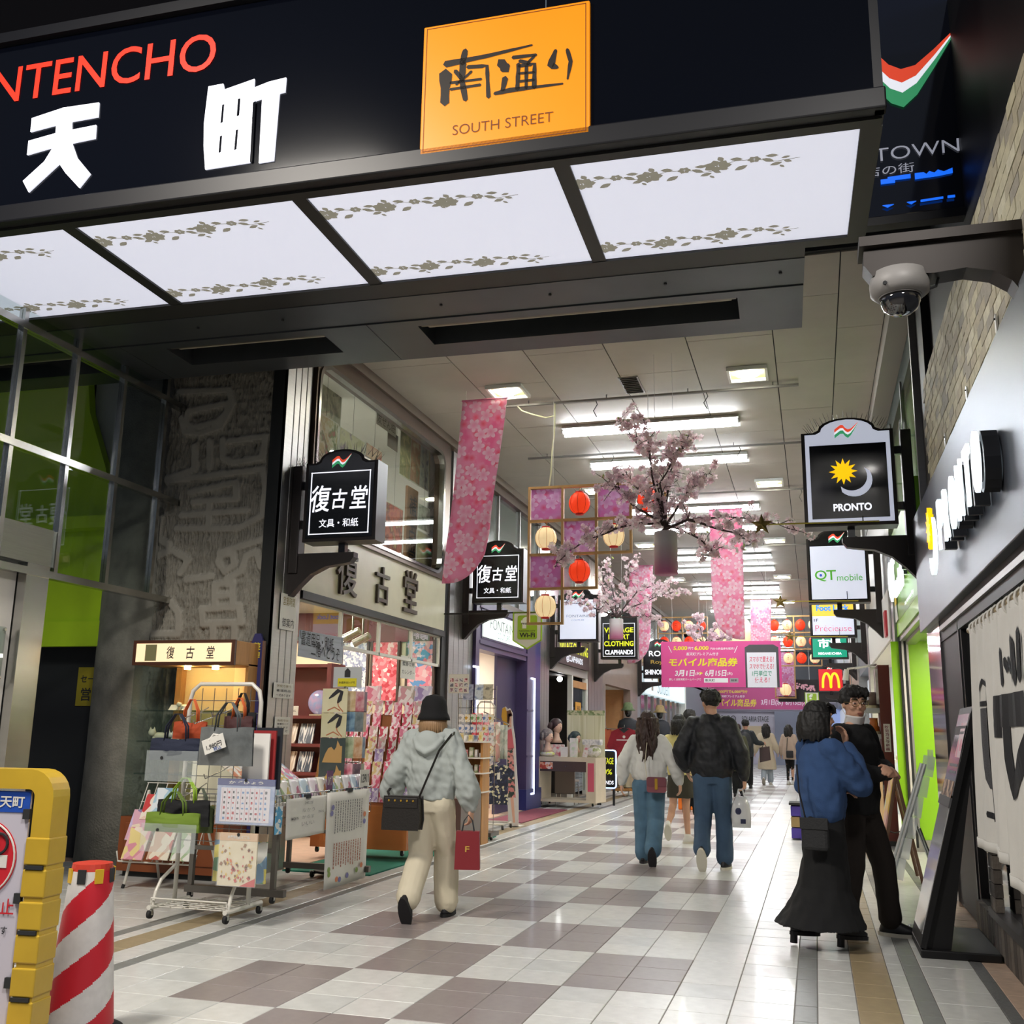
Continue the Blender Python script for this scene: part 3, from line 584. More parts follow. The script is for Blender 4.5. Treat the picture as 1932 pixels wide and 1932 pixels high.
# shop 1 upper show window with rounded corners
w2 = structE('window_2', 'large upper show window with rounded bronze frame')
b = B(); f = lambda u, v: (LX-.10, u, v); ringframe(b, rrect(3.66, 7.9, 3.40, 5.40, .12), rrect(3.72, 7.62, 3.47, 5.18, .2), f, (.14, 0, 0)); mk('frame', b, m_brz, w2)
b = B(); ringframe(b, rrect(3.70, 7.66, 3.45, 5.21, .22), rrect(3.745, 7.6, 3.49, 5.16, .19), lambda u, v: (LX-.02, u, v), (.075, 0, 0)); mk('inner_frame', b, mat('polished_steel', '#8d8a86', .2, 1.), w2)
mk('pane', B().prism(rrect(3.73, 7.62, 3.48, 5.18, .2), lambda u, v: (LX-.03, u, v), (.01, 0, 0)), glass('show_glass', '#f0f3ee', .2, .01, .04), w2)
ur = structE('wall_show_room', 'pale upstairs room behind the show window')
mk('back_wall', B().box(-6.6, -6.5, 3.66, 8.0, 3.3, 5.4), m_wh, ur); mk('room_floor', B().box(-6.6, -4.32, 3.66, 8, 3.3, 3.38), m_wh, ur); mk('room_ceiling', B().box(-6.6, -4.32, 3.66, 8, 5.38, 5.44), m_wh, ur)
mk('end_wall', B().box(-6.6, -4.3, 7.92, 8.0, 3.38, 5.4), m_wh, ur); mk('near_wall', B().box(-6.6, -4.3, 3.66, 3.70, 3.38, 5.4), m_wh, ur)
for i in range(4):
    for k in range(2): mk('cupboard_door', B().box(-6.5, -6.46, 4.6+i*.8, 5.37+i*.8, 3.5+k*.92, 4.38+k*.92), mat('cupboard_grey', '#c6c4bd', .5), ur)
rl = thing('room_lamp', 'bright ceiling lamp panel inside the upstairs show room', 'lamp', (-5.6, 5.2, 5.38)); mk('frame', B().box(-.33, .33, -.63, .63, -.02, 0), m_whs, rl); mk('diffuser', B().box(-.3, .3, -.6, .6, -.03, -.015), mat('room_diffuser', '#ffffff', .4, emit=22), rl)
# posters in the show window
PST = [('landscape scroll print high in the show window', (597, 705, 648, 800), ['#5c5d4e', '#8a8a74', '#a9a78f', '#6b6a58'], -4.75), ('cream print of red and green flowering plants in the show window', (590, 785, 640, 872), ['#d8cfb0', '#c9b98a', '#e0dac4', '#7a8a5a', '#b0605a'], -4.5), ('purple and cream iris print in the show window', (640, 820, 690, 872), ['#8a6a9c', '#d9d0b0', '#c0b890'], -4.5), ('coral red print beside the iris print in the show window', (690, 843, 722, 905), ['#c98a78', '#d9b8a0', '#b05a50'], -4.5),
  ('pine screen print, first of the four tall prints in the show window', (756, 808, 777, 905), ['#d6c58e', '#8a8a5a', '#b0a070'], -4.5), ('red autumn screen print, second of the four tall prints in the show window', (776, 822, 795, 916), ['#cfc0a0', '#b07a5a', '#8a8a6a'], -4.5), ('blue crane screen print, third of the four tall prints in the show window', (793, 836, 810, 925), ['#8aa0b0', '#c8d0cc', '#5a6a8a'], -4.5), ('gold screen print, last of the four tall prints in the show window', (810, 850, 826, 935), ['#c8b060', '#8a8a4a', '#d8cc90'], -4.5),
  ('red festival poster low in the show window', (724, 952, 762, 1050), ['#b8302a', '#d05a40', '#8a2420', '#d8b070'], -4.4), ('grey ink print low in the show window', (789, 955, 812, 1003), ['#8c9088', '#b4b8ae', '#6a6e68'], -4.4), ('pale print of dried grass low in the show window', (786, 1008, 823, 1075), ['#d4cdb6', '#c2b898', '#a89c78'], -4.4), ('dark square print beside the hanging paper sign in the show window', (731, 816, 752, 850), ['#6a5548', '#5a4a42'], -4.5)]
for lab, (x0, y0, x1, y1), cs, X in PST:
    a, c = px_(x0, y0, X), px_(x1, y0, X); e = px_(x0, y1, X); h = a.z-e.z
    cy, zt = (a.y+c.y)/2, (a.z+c.z)/2; wv = c.y-a.y
    t = thing('art_print', lab, 'print', (X, cy, zt-h/2), 0, 'prints in the show window')
    mk('sheet', B().box(-.004, 0, -wv/2, wv/2, -h/2, h/2), m_paper, t); mk('picture', B().box(.0005, .002, -wv/2*.93, wv/2*.93, -h/2*.95, h/2*.95), mottled('art_'+cs[0]+cs[1], cs, 7, .6, kind='NOISE'), t)
    mk('hanging_thread', B().cyl((0, 0, h/2), (0, 0, 5.38-(zt-h/2)), .002, n=5), m_wire, t)
a, c, e = px_(711, 772, -4.45), px_(748, 797, -4.45), px_(711, 800, -4.45); t = thing('paper_sign', 'white paper sign with handwritten characters at the top of the show window', 'sign', (-4.45, (a.y+c.y)/2, (a.z+e.z)/2)); hw, hh = (c.y-a.y)/2, (a.z-e.z)/2
mk('sheet', B().box(-.003, 0, -hw, hw, -hh, hh), m_paper, t); text('友ぜん紙', mat('ink_brown', '#4a4238', .7), t, (.002, 0, 0), Y_, Z_, w=hw*1.8, h=hh*1.3, bold=-.005); mk('hanging_thread', B().cyl((0, 0, hh), (0, 0, 5.38-(a.z+e.z)/2), .002, n=5), m_wire, t)
a, c = px_(765, 912, -4.5), px_(790, 1058, -4.5); t = thing('wooden_signboard', 'tall old wooden signboard with black brush characters in the show window', 'signboard', (-4.5, (a.y+c.y)/2, 3.39)); h = a.z-3.39; hw = .2
mk('plank', B().box(-.04, 0, -hw, hw, 0, h), mat('old_board', '#8a6038', .6, var=.25, scale=3, stretch=(8, 8, .5)), t, bevel=.01)
for i, s in enumerate('補古堂'): text(s, m_ink, t, (.003, 0, h*(.8-.29*i)), Y_, Z_, w=hw*1.4, h=h*.22, bold=.01)
# fascia and raised characters
fa = structE('wall_fascia', 'glossy cream fascia with raised dark characters over the stationery shop')
wl(fa, 'panel', 3.66, 7.92, 2.70, 3.41, m_crm); wl(fa, 'under_trim', 3.66, 7.92, 2.62, 2.70, m_dframe, .12, .015)
for s, (x, y), (ww, hh) in (('復', (657, 1080), (.52, .52)), ('古', (723, 1105), (.40, .45)), ('堂', (776, 1117), (.46, .54))):
    p = px_(x, y, LX+.03); text(s, mat('bronze_letter', '#4a4036', .5, .3), fa, (LX+.004, p.y, p.z), Y_, Z_, w=ww, h=hh, bold=.008, depth=.03, name='raised_character')
# gap, pilasters
wl(wlft, 'gap_strip', 7.92, 8.12, 0, 5.5, mat('gap_black', '#15161a', .6), .3, -.03)
def pilaster(y0, y1, n, m=None):
    for i in range(n): wl(wlft, 'pilaster_rib', y0+(y1-y0)*i/n+.006, y0+(y1-y0)*(i+1)/n-.006, 0, 5.5, m or m_alu, .1, 0)
    wl(wlft, 'pilaster_core', y0, y1, 0, 5.5, m_dframe, .4, -.09)
pilaster(8.12, 9.22, 5)
# upper glazing of the next shops
m_dgl = mat('dark_glazing', '#4f5a56', .12, spec=.7, coat=.6, var=.15, scale=1.2)
for y0, y1 in ((9.25, 13.2), (14.0, 17.7), (19.4, 24.6), (25.1, 36), (36.2, 49)):
    wl(wlft, 'upper_glazing', y0, y1, 3.45, 5.38, m_dgl, .16, -.06); wl(wlft, 'upper_sill', y0, y1, 3.36, 3.46, m_brz, .1, .02); wl(wlft, 'upper_head', y0, y1, 5.25, 5.4, m_brz, .1, .02)
    for k in range(3): y = y0+(y1-y0)*(k+1)/3-.05; wl(wlft, 'upper_mullion', y, y+.05, 3.45, 5.26, m_alu, .1, -.02)
pilaster(13.2, 14.0, 4); pilaster(17.7, 19.4, 5, mat('pinkish_steel', '#a89c94', .35, .9, var=.05)); wl(wlft, 'grey_pier', 24.6, 25.1, 0, 5.5, m_alu, .3, 0)
# shop 1 interior
s1 = structE('wall_stationery', 'bright stationery shop interior')
mk('back_wall', B().box(-8.6, -8.5, 3.66, 8.1, 0, 3.3), m_cmw, s1); mk('end_wall', B().box(-8.6, -4.33, 7.9, 8.0, 0, 3.3), m_cmw, s1); mk('near_wall', B().box(-8.6, -4.64, 3.66, 3.74, 0, 3.3), m_cmw, s1)
mk('shop_ceiling', B().box(-8.6, -4.32, 3.7, 7.95, 2.98, 3.05), m_wh, s1); mk('shop_floor', B().box(-8.6, -4.2, 3.3, 8.1, -.02, 0.004), m_shopfl, s1)
mk('maroon_header', B().box(-8.5, -4.35, 7.86, 7.9, 2.55, 2.98), m_mar, s1)
m_shlamp = mat('shop_lamp', '#ffffff', .4, emit=26, ecol='#fff4e2')
for i, (x, y) in enumerate(((-5.3, 4.6), (-5.3, 6.6), (-7.0, 4.6), (-7.0, 6.6))):
    t = thing('shop_lamp', 'square ceiling lamp in the stationery shop, %s' % ('near the front beside the silver column', 'near the front at the far end', 'at the back beside the silver column', 'at the back at the far end')[i], 'lamp', (x, y, 2.98), 0, 'stationery shop lamps'); mk('frame', B().box(-.34, .34, -.34, .34, -.02, 0), m_whs, t); mk('diffuser', B().box(-.31, .31, -.31, .31, -.03, -.015), m_shlamp, t)
# white transom bars and lamp track at the opening
tr = structE('trim_transom', 'white transom bars over the stationery shop opening')
for z in (2.20, 2.60): mk('bar', B().box(LX-.09, LX-.05, 3.66, 7.92, z, z+.035), m_wh, tr)
for y in (4.72, 5.78, 6.84, 7.87): mk('upright', B().box(LX-.09, LX-.05, y, y+.035, 2.2, 2.62), m_wh, tr)
mk('glass_strip', B().box(LX-.072, LX-.066, 3.66, 7.92, 2.22, 2.62), m_gl, tr)
for i, (px0, py0) in enumerate(((665, 1196), (684, 1205))):
    p = px_(px0, py0, -4.6); t = thing('spot_lamp', 'small chrome spotlight on the %s track joint over the stationery display' % ORD[i], 'lamp', (p.x, p.y, p.z), .5, 'track spotlights')
    mk('stem', B().cyl((0, 0, 0), (0, 0, 2.98-p.z), .012), m_steel, t); mk('barrel', B().cyl((.08, -.05, .04), (-.1, .06, -.06), .045, .05, 14), m_steel, t); mk('bulb', B().ell((-.11, .066, -.066), .03, .03, .03, 10, 6), m_shlamp, t)
# patterned wall papers at the end wall
for lab, (x0, y0, x1, y1), cs, sc in (('pale blue floral paper panel on the stationery shop wall', (648, 1213, 687, 1332), ['#dfe3ea', '#aab4d0', '#f0f0f0', '#8c98bc'], 34), ('pink paper panel with white and red blossoms on the shop wall', (704, 1212, 746, 1322), ['#e4717f', '#ef9aa2', '#f6dfe0', '#c8404e', '#e4717f', '#e4717f'], 22), ('blue sky and pink blossom paper panel on the shop wall', (770, 1210, 813, 1330), ['#6a9fd6', '#f0b4c0', '#e88aa0', '#f4d4da'], 18)):
    a, c = py_(x0, y0, 7.84), py_(x1, y1, 7.84); t = thing('patterned_paper', lab, 'paper', (a.x, 7.85, c.z)); w, h = c.x-a.x, a.z-c.z
    mk('board', B().box(0, w, 0, .03, 0, h), mottled('pat_'+cs[0], cs, sc), t)
    for x in (-.03, w): mk('dark_edge', B().box(x, x+.03, -.01, .04, -.02, h+.02), mat('edge_brown', '#4a3a34', .5), t)
# hanging cloth sign and calendar sign
m_cloth = mat('striped_vinyl', '#a9b2c0', .5, var=.25, scale=2.2, stretch=(1, .2, 9))
a, c, e, g_ = px_(565, 1188, -4.24), px_(648, 1203, -4.24), px_(562, 1238, -4.24), px_(646, 1253, -4.24)
t = thing('hanging_sign', 'striped grey hanging sign with two rows of brush writing at the shop opening', 'sign', (-4.24, a.y, e.z)); O = Vector((-4.24, a.y, e.z))
mk('sheet', B().prism([(0, 0), (1, 0), (1, 1), (0, 1)], lambda u, v: ((a*(1-u)+c*u)*v+(e*(1-u)+g_*u)*(1-v))-O, (-.004, 0, 0)), m_cloth, t)
for s, (x, y), w in (('書道用品・和紙', (600, 1210), .68), ('二階へどうぞ', (615, 1230), .62)): p = px_(x, y, -4.236)-O; text(s, m_ink, t, p, (0, 1, -.03), Z_, w=w*1.1, h=.15, bold=0)
for u in (.03, .97): p = a*(1-u)+c*u-O; mk('cord', B().cyl(p, (p.x, p.y, 2.22-O.z), .003, n=5), m_wire, t)
a, e = px_(757, 1236, -4.26), px_(783, 1283, -4.26); t = thing('calendar_sign', 'white card sign for wall calendars hanging in the shop opening', 'sign', (-4.26, a.y, e.z)); w, h = e.y-a.y, a.z-e.z
mk('card', B().box(-.003, 0, 0, w, 0, h), m_paper, t); text('壁掛け用', m_ink, t, (.002, w/2, h*.66), Y_, Z_, w=w*.8, h=h*.2, bold=.01); text('カレンダー', m_ink, t, (.002, w/2, h*.3), Y_, Z_, w=w*.85, h=h*.2, bold=.0); mk('cord', B().cyl((-.001, w/2, h), (-.001, w/2, 2.2-e.z), .003, n=5), m_wire, t)
# ---------------------------------------------------------------- shop 2, purple
m_pur = mat('purple_panel', '#4a3f66', .4, var=.06, scale=2); m_ind = mat('indigo_panel', '#2e3474', .35, var=.05)
s2_ = structE('wall_purple_shop', 'purple panelled wig boutique front')
wl(s2_, 'near_pilaster', 9.22, 9.40, 0, 3.36, m_pur, .2, .05); wl(s2_, 'header', 9.40, 12.55, 2.58, 3.36, m_pur, .2, .03); wl(s2_, 'far_pilaster', 12.2, 12.75, 0, 3.36, m_pur, .2, .05); wl(s2_, 'indigo_post', 12.75, 13.2, 0, 3.36, m_ind, .2, .03)
for z in (2.66, 3.22): wl(s2_, 'moulding', 9.4, 12.2, z, z+.05, m_pur, .0, .06)
wl(s2_, 'door_leaf', 11.0, 12.2, .0, 2.58, mat('purple_dark', '#3b3454', .4), .2, -.15)
for z in (.9, 1.7): wl(s2_, 'plinth_moulding', 12.22, 12.73, z, z+.03, m_pur, 0, .06)
wl(s2_, 'plinth', 12.15, 13.2, 0, .35, m_ind, .1, .07)
m_led = mat('led_white', '#ffffff', .4, emit=3.2, ecol='#dfe8ff')
for y in (9.30, 12.66):
    o = thing('led_strip', 'white L-shaped light strip on the %s pilaster' % ('first purple' if y < 10 else 'second purple'), 'light strip', (LX+.065, y, .25)); mk('upright', B().box(-.012, .012, -.015, .015, 0, 2.05), m_led, o); mk('top_hook', B().box(-.012, .012, -.22, -.015, 2.02, 2.05), m_led, o); mk('bottom_hook', B().box(-.012, .012, -.22, -.015, 0, .03), m_led, o)
mk('interior_back', B().box(-7.2, -7.1, 9.2, 13.2, 0, 3.2), m_wh, s2_); mk('interior_end', B().box(-7.2, -4.4, 11.9, 12.0, 0, 3.2), mat('warm_white', '#ece0d4', .6), s2_); mk('interior_near', B().box(-7.2, -4.5, 9.2, 9.25, 0, 3.2), m_wh, s2_); mk('interior_ceiling', B().box(-7.2, -4.4, 9.2, 12, 2.75, 2.8), m_wh, s2_); mk('interior_floor', B().box(-7.2, -4.2, 9.2, 13.2, -.02, .006), m_shopfl, s2_)
t = thing('boutique_lamp', 'ceiling lamp panel inside the purple boutique', 'lamp', (-5.6, 10.6, 2.75)); mk('frame', B().box(-.5, .5, -.6, .6, -.02, 0), m_whs, t); mk('diffuser', B().box(-.45, .45, -.55, .55, -.03, -.015), m_shlamp, t)
t = thing('boutique_sign', 'white lit nameboard over the purple boutique door', 'sign', (LX+.04, 9.55, 2.78)); mk('lit_face', B().box(-.02, .02, 0, 2.35, 0, .40), mat('lit_board', '#f4faf4', .4, emit=.8, ecol='#e8f4ec'), t); mk('rim', B().box(-.03, .0, -.03, 2.38, -.03, .43), m_pur, t)
text('FONTAINE', mat('sign_slate', '#4a5860', .5), t, (.023, 1.1, .24), Y_, Z_, w=1.5, h=.17, bold=-.01); text('COUTURE', mat('sign_teal', '#5a8a92', .5), t, (.023, 1.1, .08), Y_, Z_, w=.7, h=.1, bold=-.01)
t = thing('ceiling_unit', 'grey box unit hanging inside the purple boutique', 'box', (-5.2, 10.7, 2.1)); mk('body', B().box(-.12, .12, -.12, .12, 0, .45), mat('unit_grey', '#9a948c', .5), t); mk('stem', B().box(-.03, .03, -.03, .03, .45, .65), m_dframe, t)
# ---------------------------------------------------------------- shop 3 vintage clothing
s3_ = structE('wall_vintage_shop', 'vintage clothing shop front with dark doorway')
m_bst = mat('brown_stone', '#8d7c70', .45, var=.12, scale=3, coat=.2); m_din = mat('dark_interior', '#2a211d', .8); m_warm = mat('warm_interior', '#a07a58', .7)
wl(s3_, 'header', 14.0, 17.7, 2.55, 3.36, mat('grey_panel', '#a8a29c', .5), .2, -.02); wl(s3_, 'door_frame', 16.0, 16.12, 0, 2.55, m_wh, .1, 0); wl(s3_, 'door_frame', 17.5, 17.62, 0, 2.55, m_wh, .1, 0); wl(s3_, 'door_head', 16.1, 17.5, 2.3, 2.45, m_wood, .1, 0)
mk('interior_back', B().box(-6.8, -6.7, 14, 17.7, 0, 2.6), m_din, s3_); mk('interior_end', B().box(-6.8, -4.4, 17.6, 17.7, 0, 2.6), m_din, s3_); mk('interior_ceiling', B().box(-6.8, -4.3, 14, 17.7, 2.55, 2.6), m_din, s3_); mk('interior_floor', B().box(-6.8, -4.2, 14, 17.7, -.02, .006), m_bst, s3_); mk('interior_near', B().box(-6.8, -4.4, 13.95, 14.0, 0, 2.6), m_warm, s3_)
wl(s3_, 'door_glass', 16.12, 17.5, .1, 2.3, m_gl, .05, -.04)
for i in range(5):
    p = px_(1064+i*7, 1302+(i % 2)*5, -5.4); t = thing('pendant_lamp', '%s warm pendant bulb inside the vintage shop' % ORD[i], 'lamp', (p.x, p.y, p.z), 0, 'pendant bulbs in the vintage shop'); mk('bulb', B().ell((0, 0, 0), .045, .045, .045, 8, 6), mat('warm_bulb', '#fff0d0', .4, emit=14, ecol='#ffdca0'), t); mk('flex', B().cyl((0, 0, .04), (0, 0, 2.55-p.z), .006, n=5), m_wire, t)
p = px_(1056, 1281, -4.5); t = thing('shop_spotlight', 'white spotlight bulb above the vintage shop entrance', 'lamp', (p.x, p.y, p.z)); mk('bulb', B().ell((0, 0, 0), .06, .06, .06, 10, 6), mat('bright_bulb', '#ffffff', .4, emit=30), t); mk('stem', B().cyl((0, 0, .05), (0, 0, 2.55-p.z), .012, n=6), m_dframe, t)
t = thing('vintage_sign', 'dark brown wall sign with yellow arched lettering', 'sign', (LX+.06, 14.4, 2.72)); mk('board', B().box(-.08, 0, 0, 3.1, 0, .6), mat('sign_brown', '#3c2a26', .5), t)
m_yl = mat('neon_yellow', '#eef03a', .4, emit=.5, ecol='#e8f020'); text('VINTAGE CLOTHING', m_yl, t, (.004, 1.55, .4), Y_, Z_, w=2.8, h=.22, bold=.02); text('@CLAPHANDS', mat('sign_white', '#f0f4ff', .4, emit=.7), t, (.004, 1.6, .14), Y_, Z_, w=1.6, h=.17, bold=.02)
t = thing('sale_poster', 'orange discount poster in the vintage shop door', 'poster', (LX-.03, 16.75, 1.45)); mk('sheet', B().box(0, .003, -.28, .28, 0, .55), mat('poster_amber', '#d89a2a', .6), t); text('10', mat('poster_black', '#2a2018', .6), t, (.006, 0, .18), Y_, Z_, w=.36, h=.22, bold=.02); text('SALE', mat('poster_black', '#2a2018', .6), t, (.006, 0, .43), Y_, Z_, w=.3, h=.08)
# ---------------------------------------------------------------- shop 4 and the rest
s4_ = structE('wall_stone_shop', 'beige stone shop front with warm interior')
wl(s4_, 'header', 19.4, 24.6, 2.55, 3.36, m_bst, .2, 0); wl(s4_, 'near_jamb', 19.4, 19.75, 0, 2.55, m_bst, .2, 0); wl(s4_, 'far_jamb', 23.4, 24.6, 0, 2.55, m_bst, .2, 0)
mk('interior_back', B().box(-7, -6.9, 19.4, 24.6, 0, 2.6), m_warm, s4_); mk('interior_end', B().box(-7, -4.4, 23.5, 23.6, 0, 2.6), mat('wood_panel', '#b98a5c', .6, var=.1), s4_); mk('interior_ceiling', B().box(-7, -4.3, 19.4, 24, 2.56, 2.6), m_wh, s4_); mk('interior_floor', B().box(-7, -4.2, 19.4, 24.6, -.02, .006), m_bst, s4_)
for i, (x, y, X) in enumerate(((1149, 1308, -5.0), (1145, 1272, -4.4))):
    p = px_(x, y, X); t = thing('stone_shop_lamp', 'bright bulb %s the beige stone shop' % ('inside', 'on the header of')[i], 'lamp', p); mk('bulb', B().ell((0, 0, 0), .07, .07, .07, 10, 6), mat('bright_bulb', '#fff', .4), t); mk('stem', B().cyl((0, 0, .05), (0, 0, .3), .012, n=6), m_dframe, t)
s5_ = structE('wall_lightbox_shop', 'long pale lightbox fascia over a glazed shop front')
wl(s5_, 'lightbox', 25.2, 35.2, 2.55, 3.34, mat('lightbox_face', '#dff0f6', .4, emit=.75, ecol='#d8eef6'), .2, .12)
wl(s5_, 'glazing', 25.1, 36, 0, 2.55, m_dgl, .2, -.05)
for i in range(9): wl(s5_, 'mullion', 25.2+i*1.3, 25.28+i*1.3, 0, 2.55, mat('mull_grey', '#9c9490', .4, .6), .1, 0)
wl(s5_, 'white_post', 35.2, 35.5, 0, 3.4, m_wh, .2, .14)
text('Sulden', mat('thin_script', '#8a9aa0', .5), s5_, (LX+.125, 29.3, 2.9), Y_, Z_, w=2.9, h=.5, bold=-.012)
for z in (2.68, 3.0): wl(s5_, 'square_mark', 26.6, 26.95, z, z+.18, mat('beige_mark', '#b8ab9c', .6), -.12, .124)
wl(wlft, 'far_wall', 35.5, 49, 0, 5.5, mat('far_grey', '#6c6c74', .6), .2, .02)
# ================================================================ RIGHT SIDE (facade plane x = 1.8)
RX = 1.8
wr = structE('wall_right', 'row of shop fronts on the cafe side of the arcade')
def wrx(par, name, y0, y1, z0, z1, m, d0=0., d1=.15, **k): return mk(name, B().box(RX-d0, RX+d1, y0, y1, z0, z1), m, par, **k)
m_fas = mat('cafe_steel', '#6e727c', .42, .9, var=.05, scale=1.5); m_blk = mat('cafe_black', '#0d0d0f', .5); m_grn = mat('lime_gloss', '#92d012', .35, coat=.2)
m_grnd = mat('lime_dark', '#76a81a', .35, coat=.3)  # darker lime for the fascia and upper panels
cf = structE('wall_cafe', 'black and steel cafe front with cream brick band')
wrx(cf, 'fascia', -2.5, 4.78, 2.30, 3.40, m_fas, .04, .2, bevel=.006); wrx(cf, 'soffit_rail', -2.5, 4.70, 2.12, 2.30, m_blk, -.02, .3)
wrx(cf, 'soffit_track', -2.5, 3.6, 2.2, 2.24, m_alu, .0, .03)
wrx(cf, 'black_wall', -2.5, 3.72, 0.0, 2.2, m_blk, -.12, .3); wrx(cf, 'black_panel', 2.55, 3.70, .02, 2.2, m_blk, -.03, .1); wrx(cf, 'panel_strip', 2.62, 2.66, .02, 2.2, mat('strip_dark', '#232427', .4), -.02, .03)
wrx(cf, 'mirror_pier', 3.70, 4.68, 0, 2.30, mat('mirror_steel', '#cfc9c8', .08, 1., var=.1, scale=2, stretch=(1, 1, 4)), -.01, .3)
wrx(cf, 'dark_void', -2.5, 4.0, 4.36, 6.5, m_blk, -.1, .3); wrx(cf, 'dark_strip', 3.55, 4.02, 3.40, 5.5, m_blk, -.03, .2)
mk('white_mullion', B().box(RX-.03, RX+.05, 4.03, 4.10, 3.4, 5.5), m_alu, cf)
# cream bricks
m_bk = [mat('cream_brick_%d' % i, c, .75, var=.12, scale=18, bump=.2, bscale=80) for i, c in enumerate(('#c9c3a6', '#b8b097', '#d4cfb6', '#a59f90'))]
bw = structE('wall_brick', 'band of cream bricks above the cafe fascia')
mk('mortar', B().box(RX+.012, RX+.2, -2.5, 3.58, 3.40, 4.36), mat('mortar_dark', '#4b4642', .9), bw)
bmesh_ = [mesh(B().box(0, .03, .003, .215, .003, .076), m, name='brick') for m in m_bk]
for r in range(12):
    y = 3.56-.219-(r % 2)*.11; n = 0
    while y > -1.3:
        mk('brick', bmesh_[R_.choice((0, 0, 1, 1, 2, 3))], None, bw, loc=(RX-R_.uniform(0, .006), y, 3.402+r*.0795)); y -= .219
m_plt = mat('steel_plate', '#cfcfcf', .35, .8)
for i, (x, y) in enumerate(((1877, 612), (1822, 745), (1782, 832))):
    p = px_(x, y, RX-.02); t = thing('anchor_plate', 'small oval steel anchor plate on the cream bricks, %s from the camera' % ORD[i], 'plate', (RX-.012, p.y, p.z), 0, 'anchor plates'); mk('plate', B().prism([(-.05, -.02), (.05, -.02), (.06, 0), (.05, .02), (-.05, .02), (-.06, 0)], lambda u, v: (0, v, u), (-.006, 0, 0)), m_plt, t); mk('bolt', B().lathe([(.006, -.012), (.006, 0)], 8, (0, 0, .03), 'x'), m_dk, t)
# brick plinth, pier and dark window by the noren
lp = structE('wall_plinth', 'dark brick plinth and piers under the cafe curtain')
m_dbk = [mat('dark_brick_%d' % i, c, .8, var=.15, scale=20, bump=.25, bscale=70) for i, c in enumerate(('#5d564f', '#6d655c', '#4b4540'))]
mk('core', B().box(1.83, 2.1, -2.5, 2.55, 0, .22), mat('mortar_black', '#2c2a28', .9), lp); mk('sill', B().box(1.775, 2.0, -2.5, 1.85, .22, .27), mat('sill_dark', '#3d3b3a', .5), lp)
dbm = [mesh(B().box(0, .04, .004, .10, .003, .215), m, name='brick') for m in m_dbk]
for i in range(26): mk('brick', dbm[i % 3], None, lp, loc=(1.79, 2.44-i*.104, 0))
dbh = [mesh(B().box(0, .05, .003, .20, .003, .082), m, name='brick') for m in m_dbk]
for yb in (1.55, .45):
    for k in range(21): mk('brick', dbh[(k*7+int(yb*9)) % 3], None, lp, loc=(1.785-R_.uniform(0, .008), yb, .27+k*.085))
wn = structE('window_3', 'dark cafe window behind the curtain'); mk('pane', B().box(1.86, 1.87, -2.5, 2.5, .27, 2.15), mat('black_glass', '#08090b', .05, spec=.8, coat=.5), wn); mk('frame', B().box(1.84, 1.88, .98, 1.04, .27, 2.15), m_blk, wn)
# lit letters of the cafe
cs_ = thing('cafe_letters', 'glowing white channel letters with sun and moon emblem on the steel fascia', 'sign', (RX-.04, 1.2, 2.76))
m_chl = mat('channel_white', '#f2fbff', .4, emit=1.1, ecol='#e6f6ff'); m_chs = mat('channel_side', '#2a2c30', .4, .5); m_sun = mat('sun_yellow', '#ffd400', .4, emit=1.0, ecol='#ffc800')
co_, fs_ = text_mesh('PRONTO', .015)
for i, ch in enumerate('PRONTO'):
    yc = 1.84-i*.335; zc = 2.76-2.76
    text(ch, m_chl, cs_, (-.105, yc-1.2-.12, 0), -Y_, Z_, w=.19 if ch != 'O' else .21, h=.34, bold=.015, depth=.02, name='letter_face'); text(ch, m_chs, cs_, (-.01, yc-1.2-.12, 0), -Y_, Z_, w=.19 if ch != 'O' else .21, h=.34, bold=.015, depth=.08, name='letter_body')
def star(n, r0, r1): return [((r0 if k % 2 else r1)*math.sin(k*math.pi/n), (r0 if k % 2 else r1)*math.cos(k*math.pi/n)) for k in range(2*n)]
def moon(r, n=14): return arc(0, 0, r, -2.35, .55, n)+[(x*.86-.12*r*1.1, y*.86+.22*r) for x, y in arc(0, 0, r, .60, -2.40, n)]
b = B(); b.prism([(2.42-u*1.0, v+.1) for u, v in star(12, .085, .16)], lambda u, v: (-.09, u-1.2, v), (-.03, 0, 0)); mk('sun_face', b, m_sun, cs_)
b = B(); q = moon(.24); n = len(q)
for k in range(n//2-1): b.prism([(2.36-p[0]*.9, p[1]-.02) for p in (q[k], q[k+1], q[n-2-k], q[n-1-k])], lambda u, v: (-.09, u-1.2, v), (-.025, 0, 0))
mk('moon_face', b, m_chl, cs_)
# ---------------------------------------------------------------- green phone shop
gsn = structE('wall_green_shop', 'lime green phone shop front with glossy fascia')
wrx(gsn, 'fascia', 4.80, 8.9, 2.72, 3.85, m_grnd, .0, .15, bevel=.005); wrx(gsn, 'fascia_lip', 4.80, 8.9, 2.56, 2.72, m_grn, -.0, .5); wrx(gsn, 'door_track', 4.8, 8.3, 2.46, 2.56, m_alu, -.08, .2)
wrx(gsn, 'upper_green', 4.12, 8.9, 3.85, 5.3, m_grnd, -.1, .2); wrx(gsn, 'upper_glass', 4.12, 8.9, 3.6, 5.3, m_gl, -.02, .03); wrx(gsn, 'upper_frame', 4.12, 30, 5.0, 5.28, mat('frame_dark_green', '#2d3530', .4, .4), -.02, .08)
for y in (5.6, 7.2): wrx(gsn, 'upper_mullion', y, y+.06, 3.85, 5.1, m_alu, .0, .05)
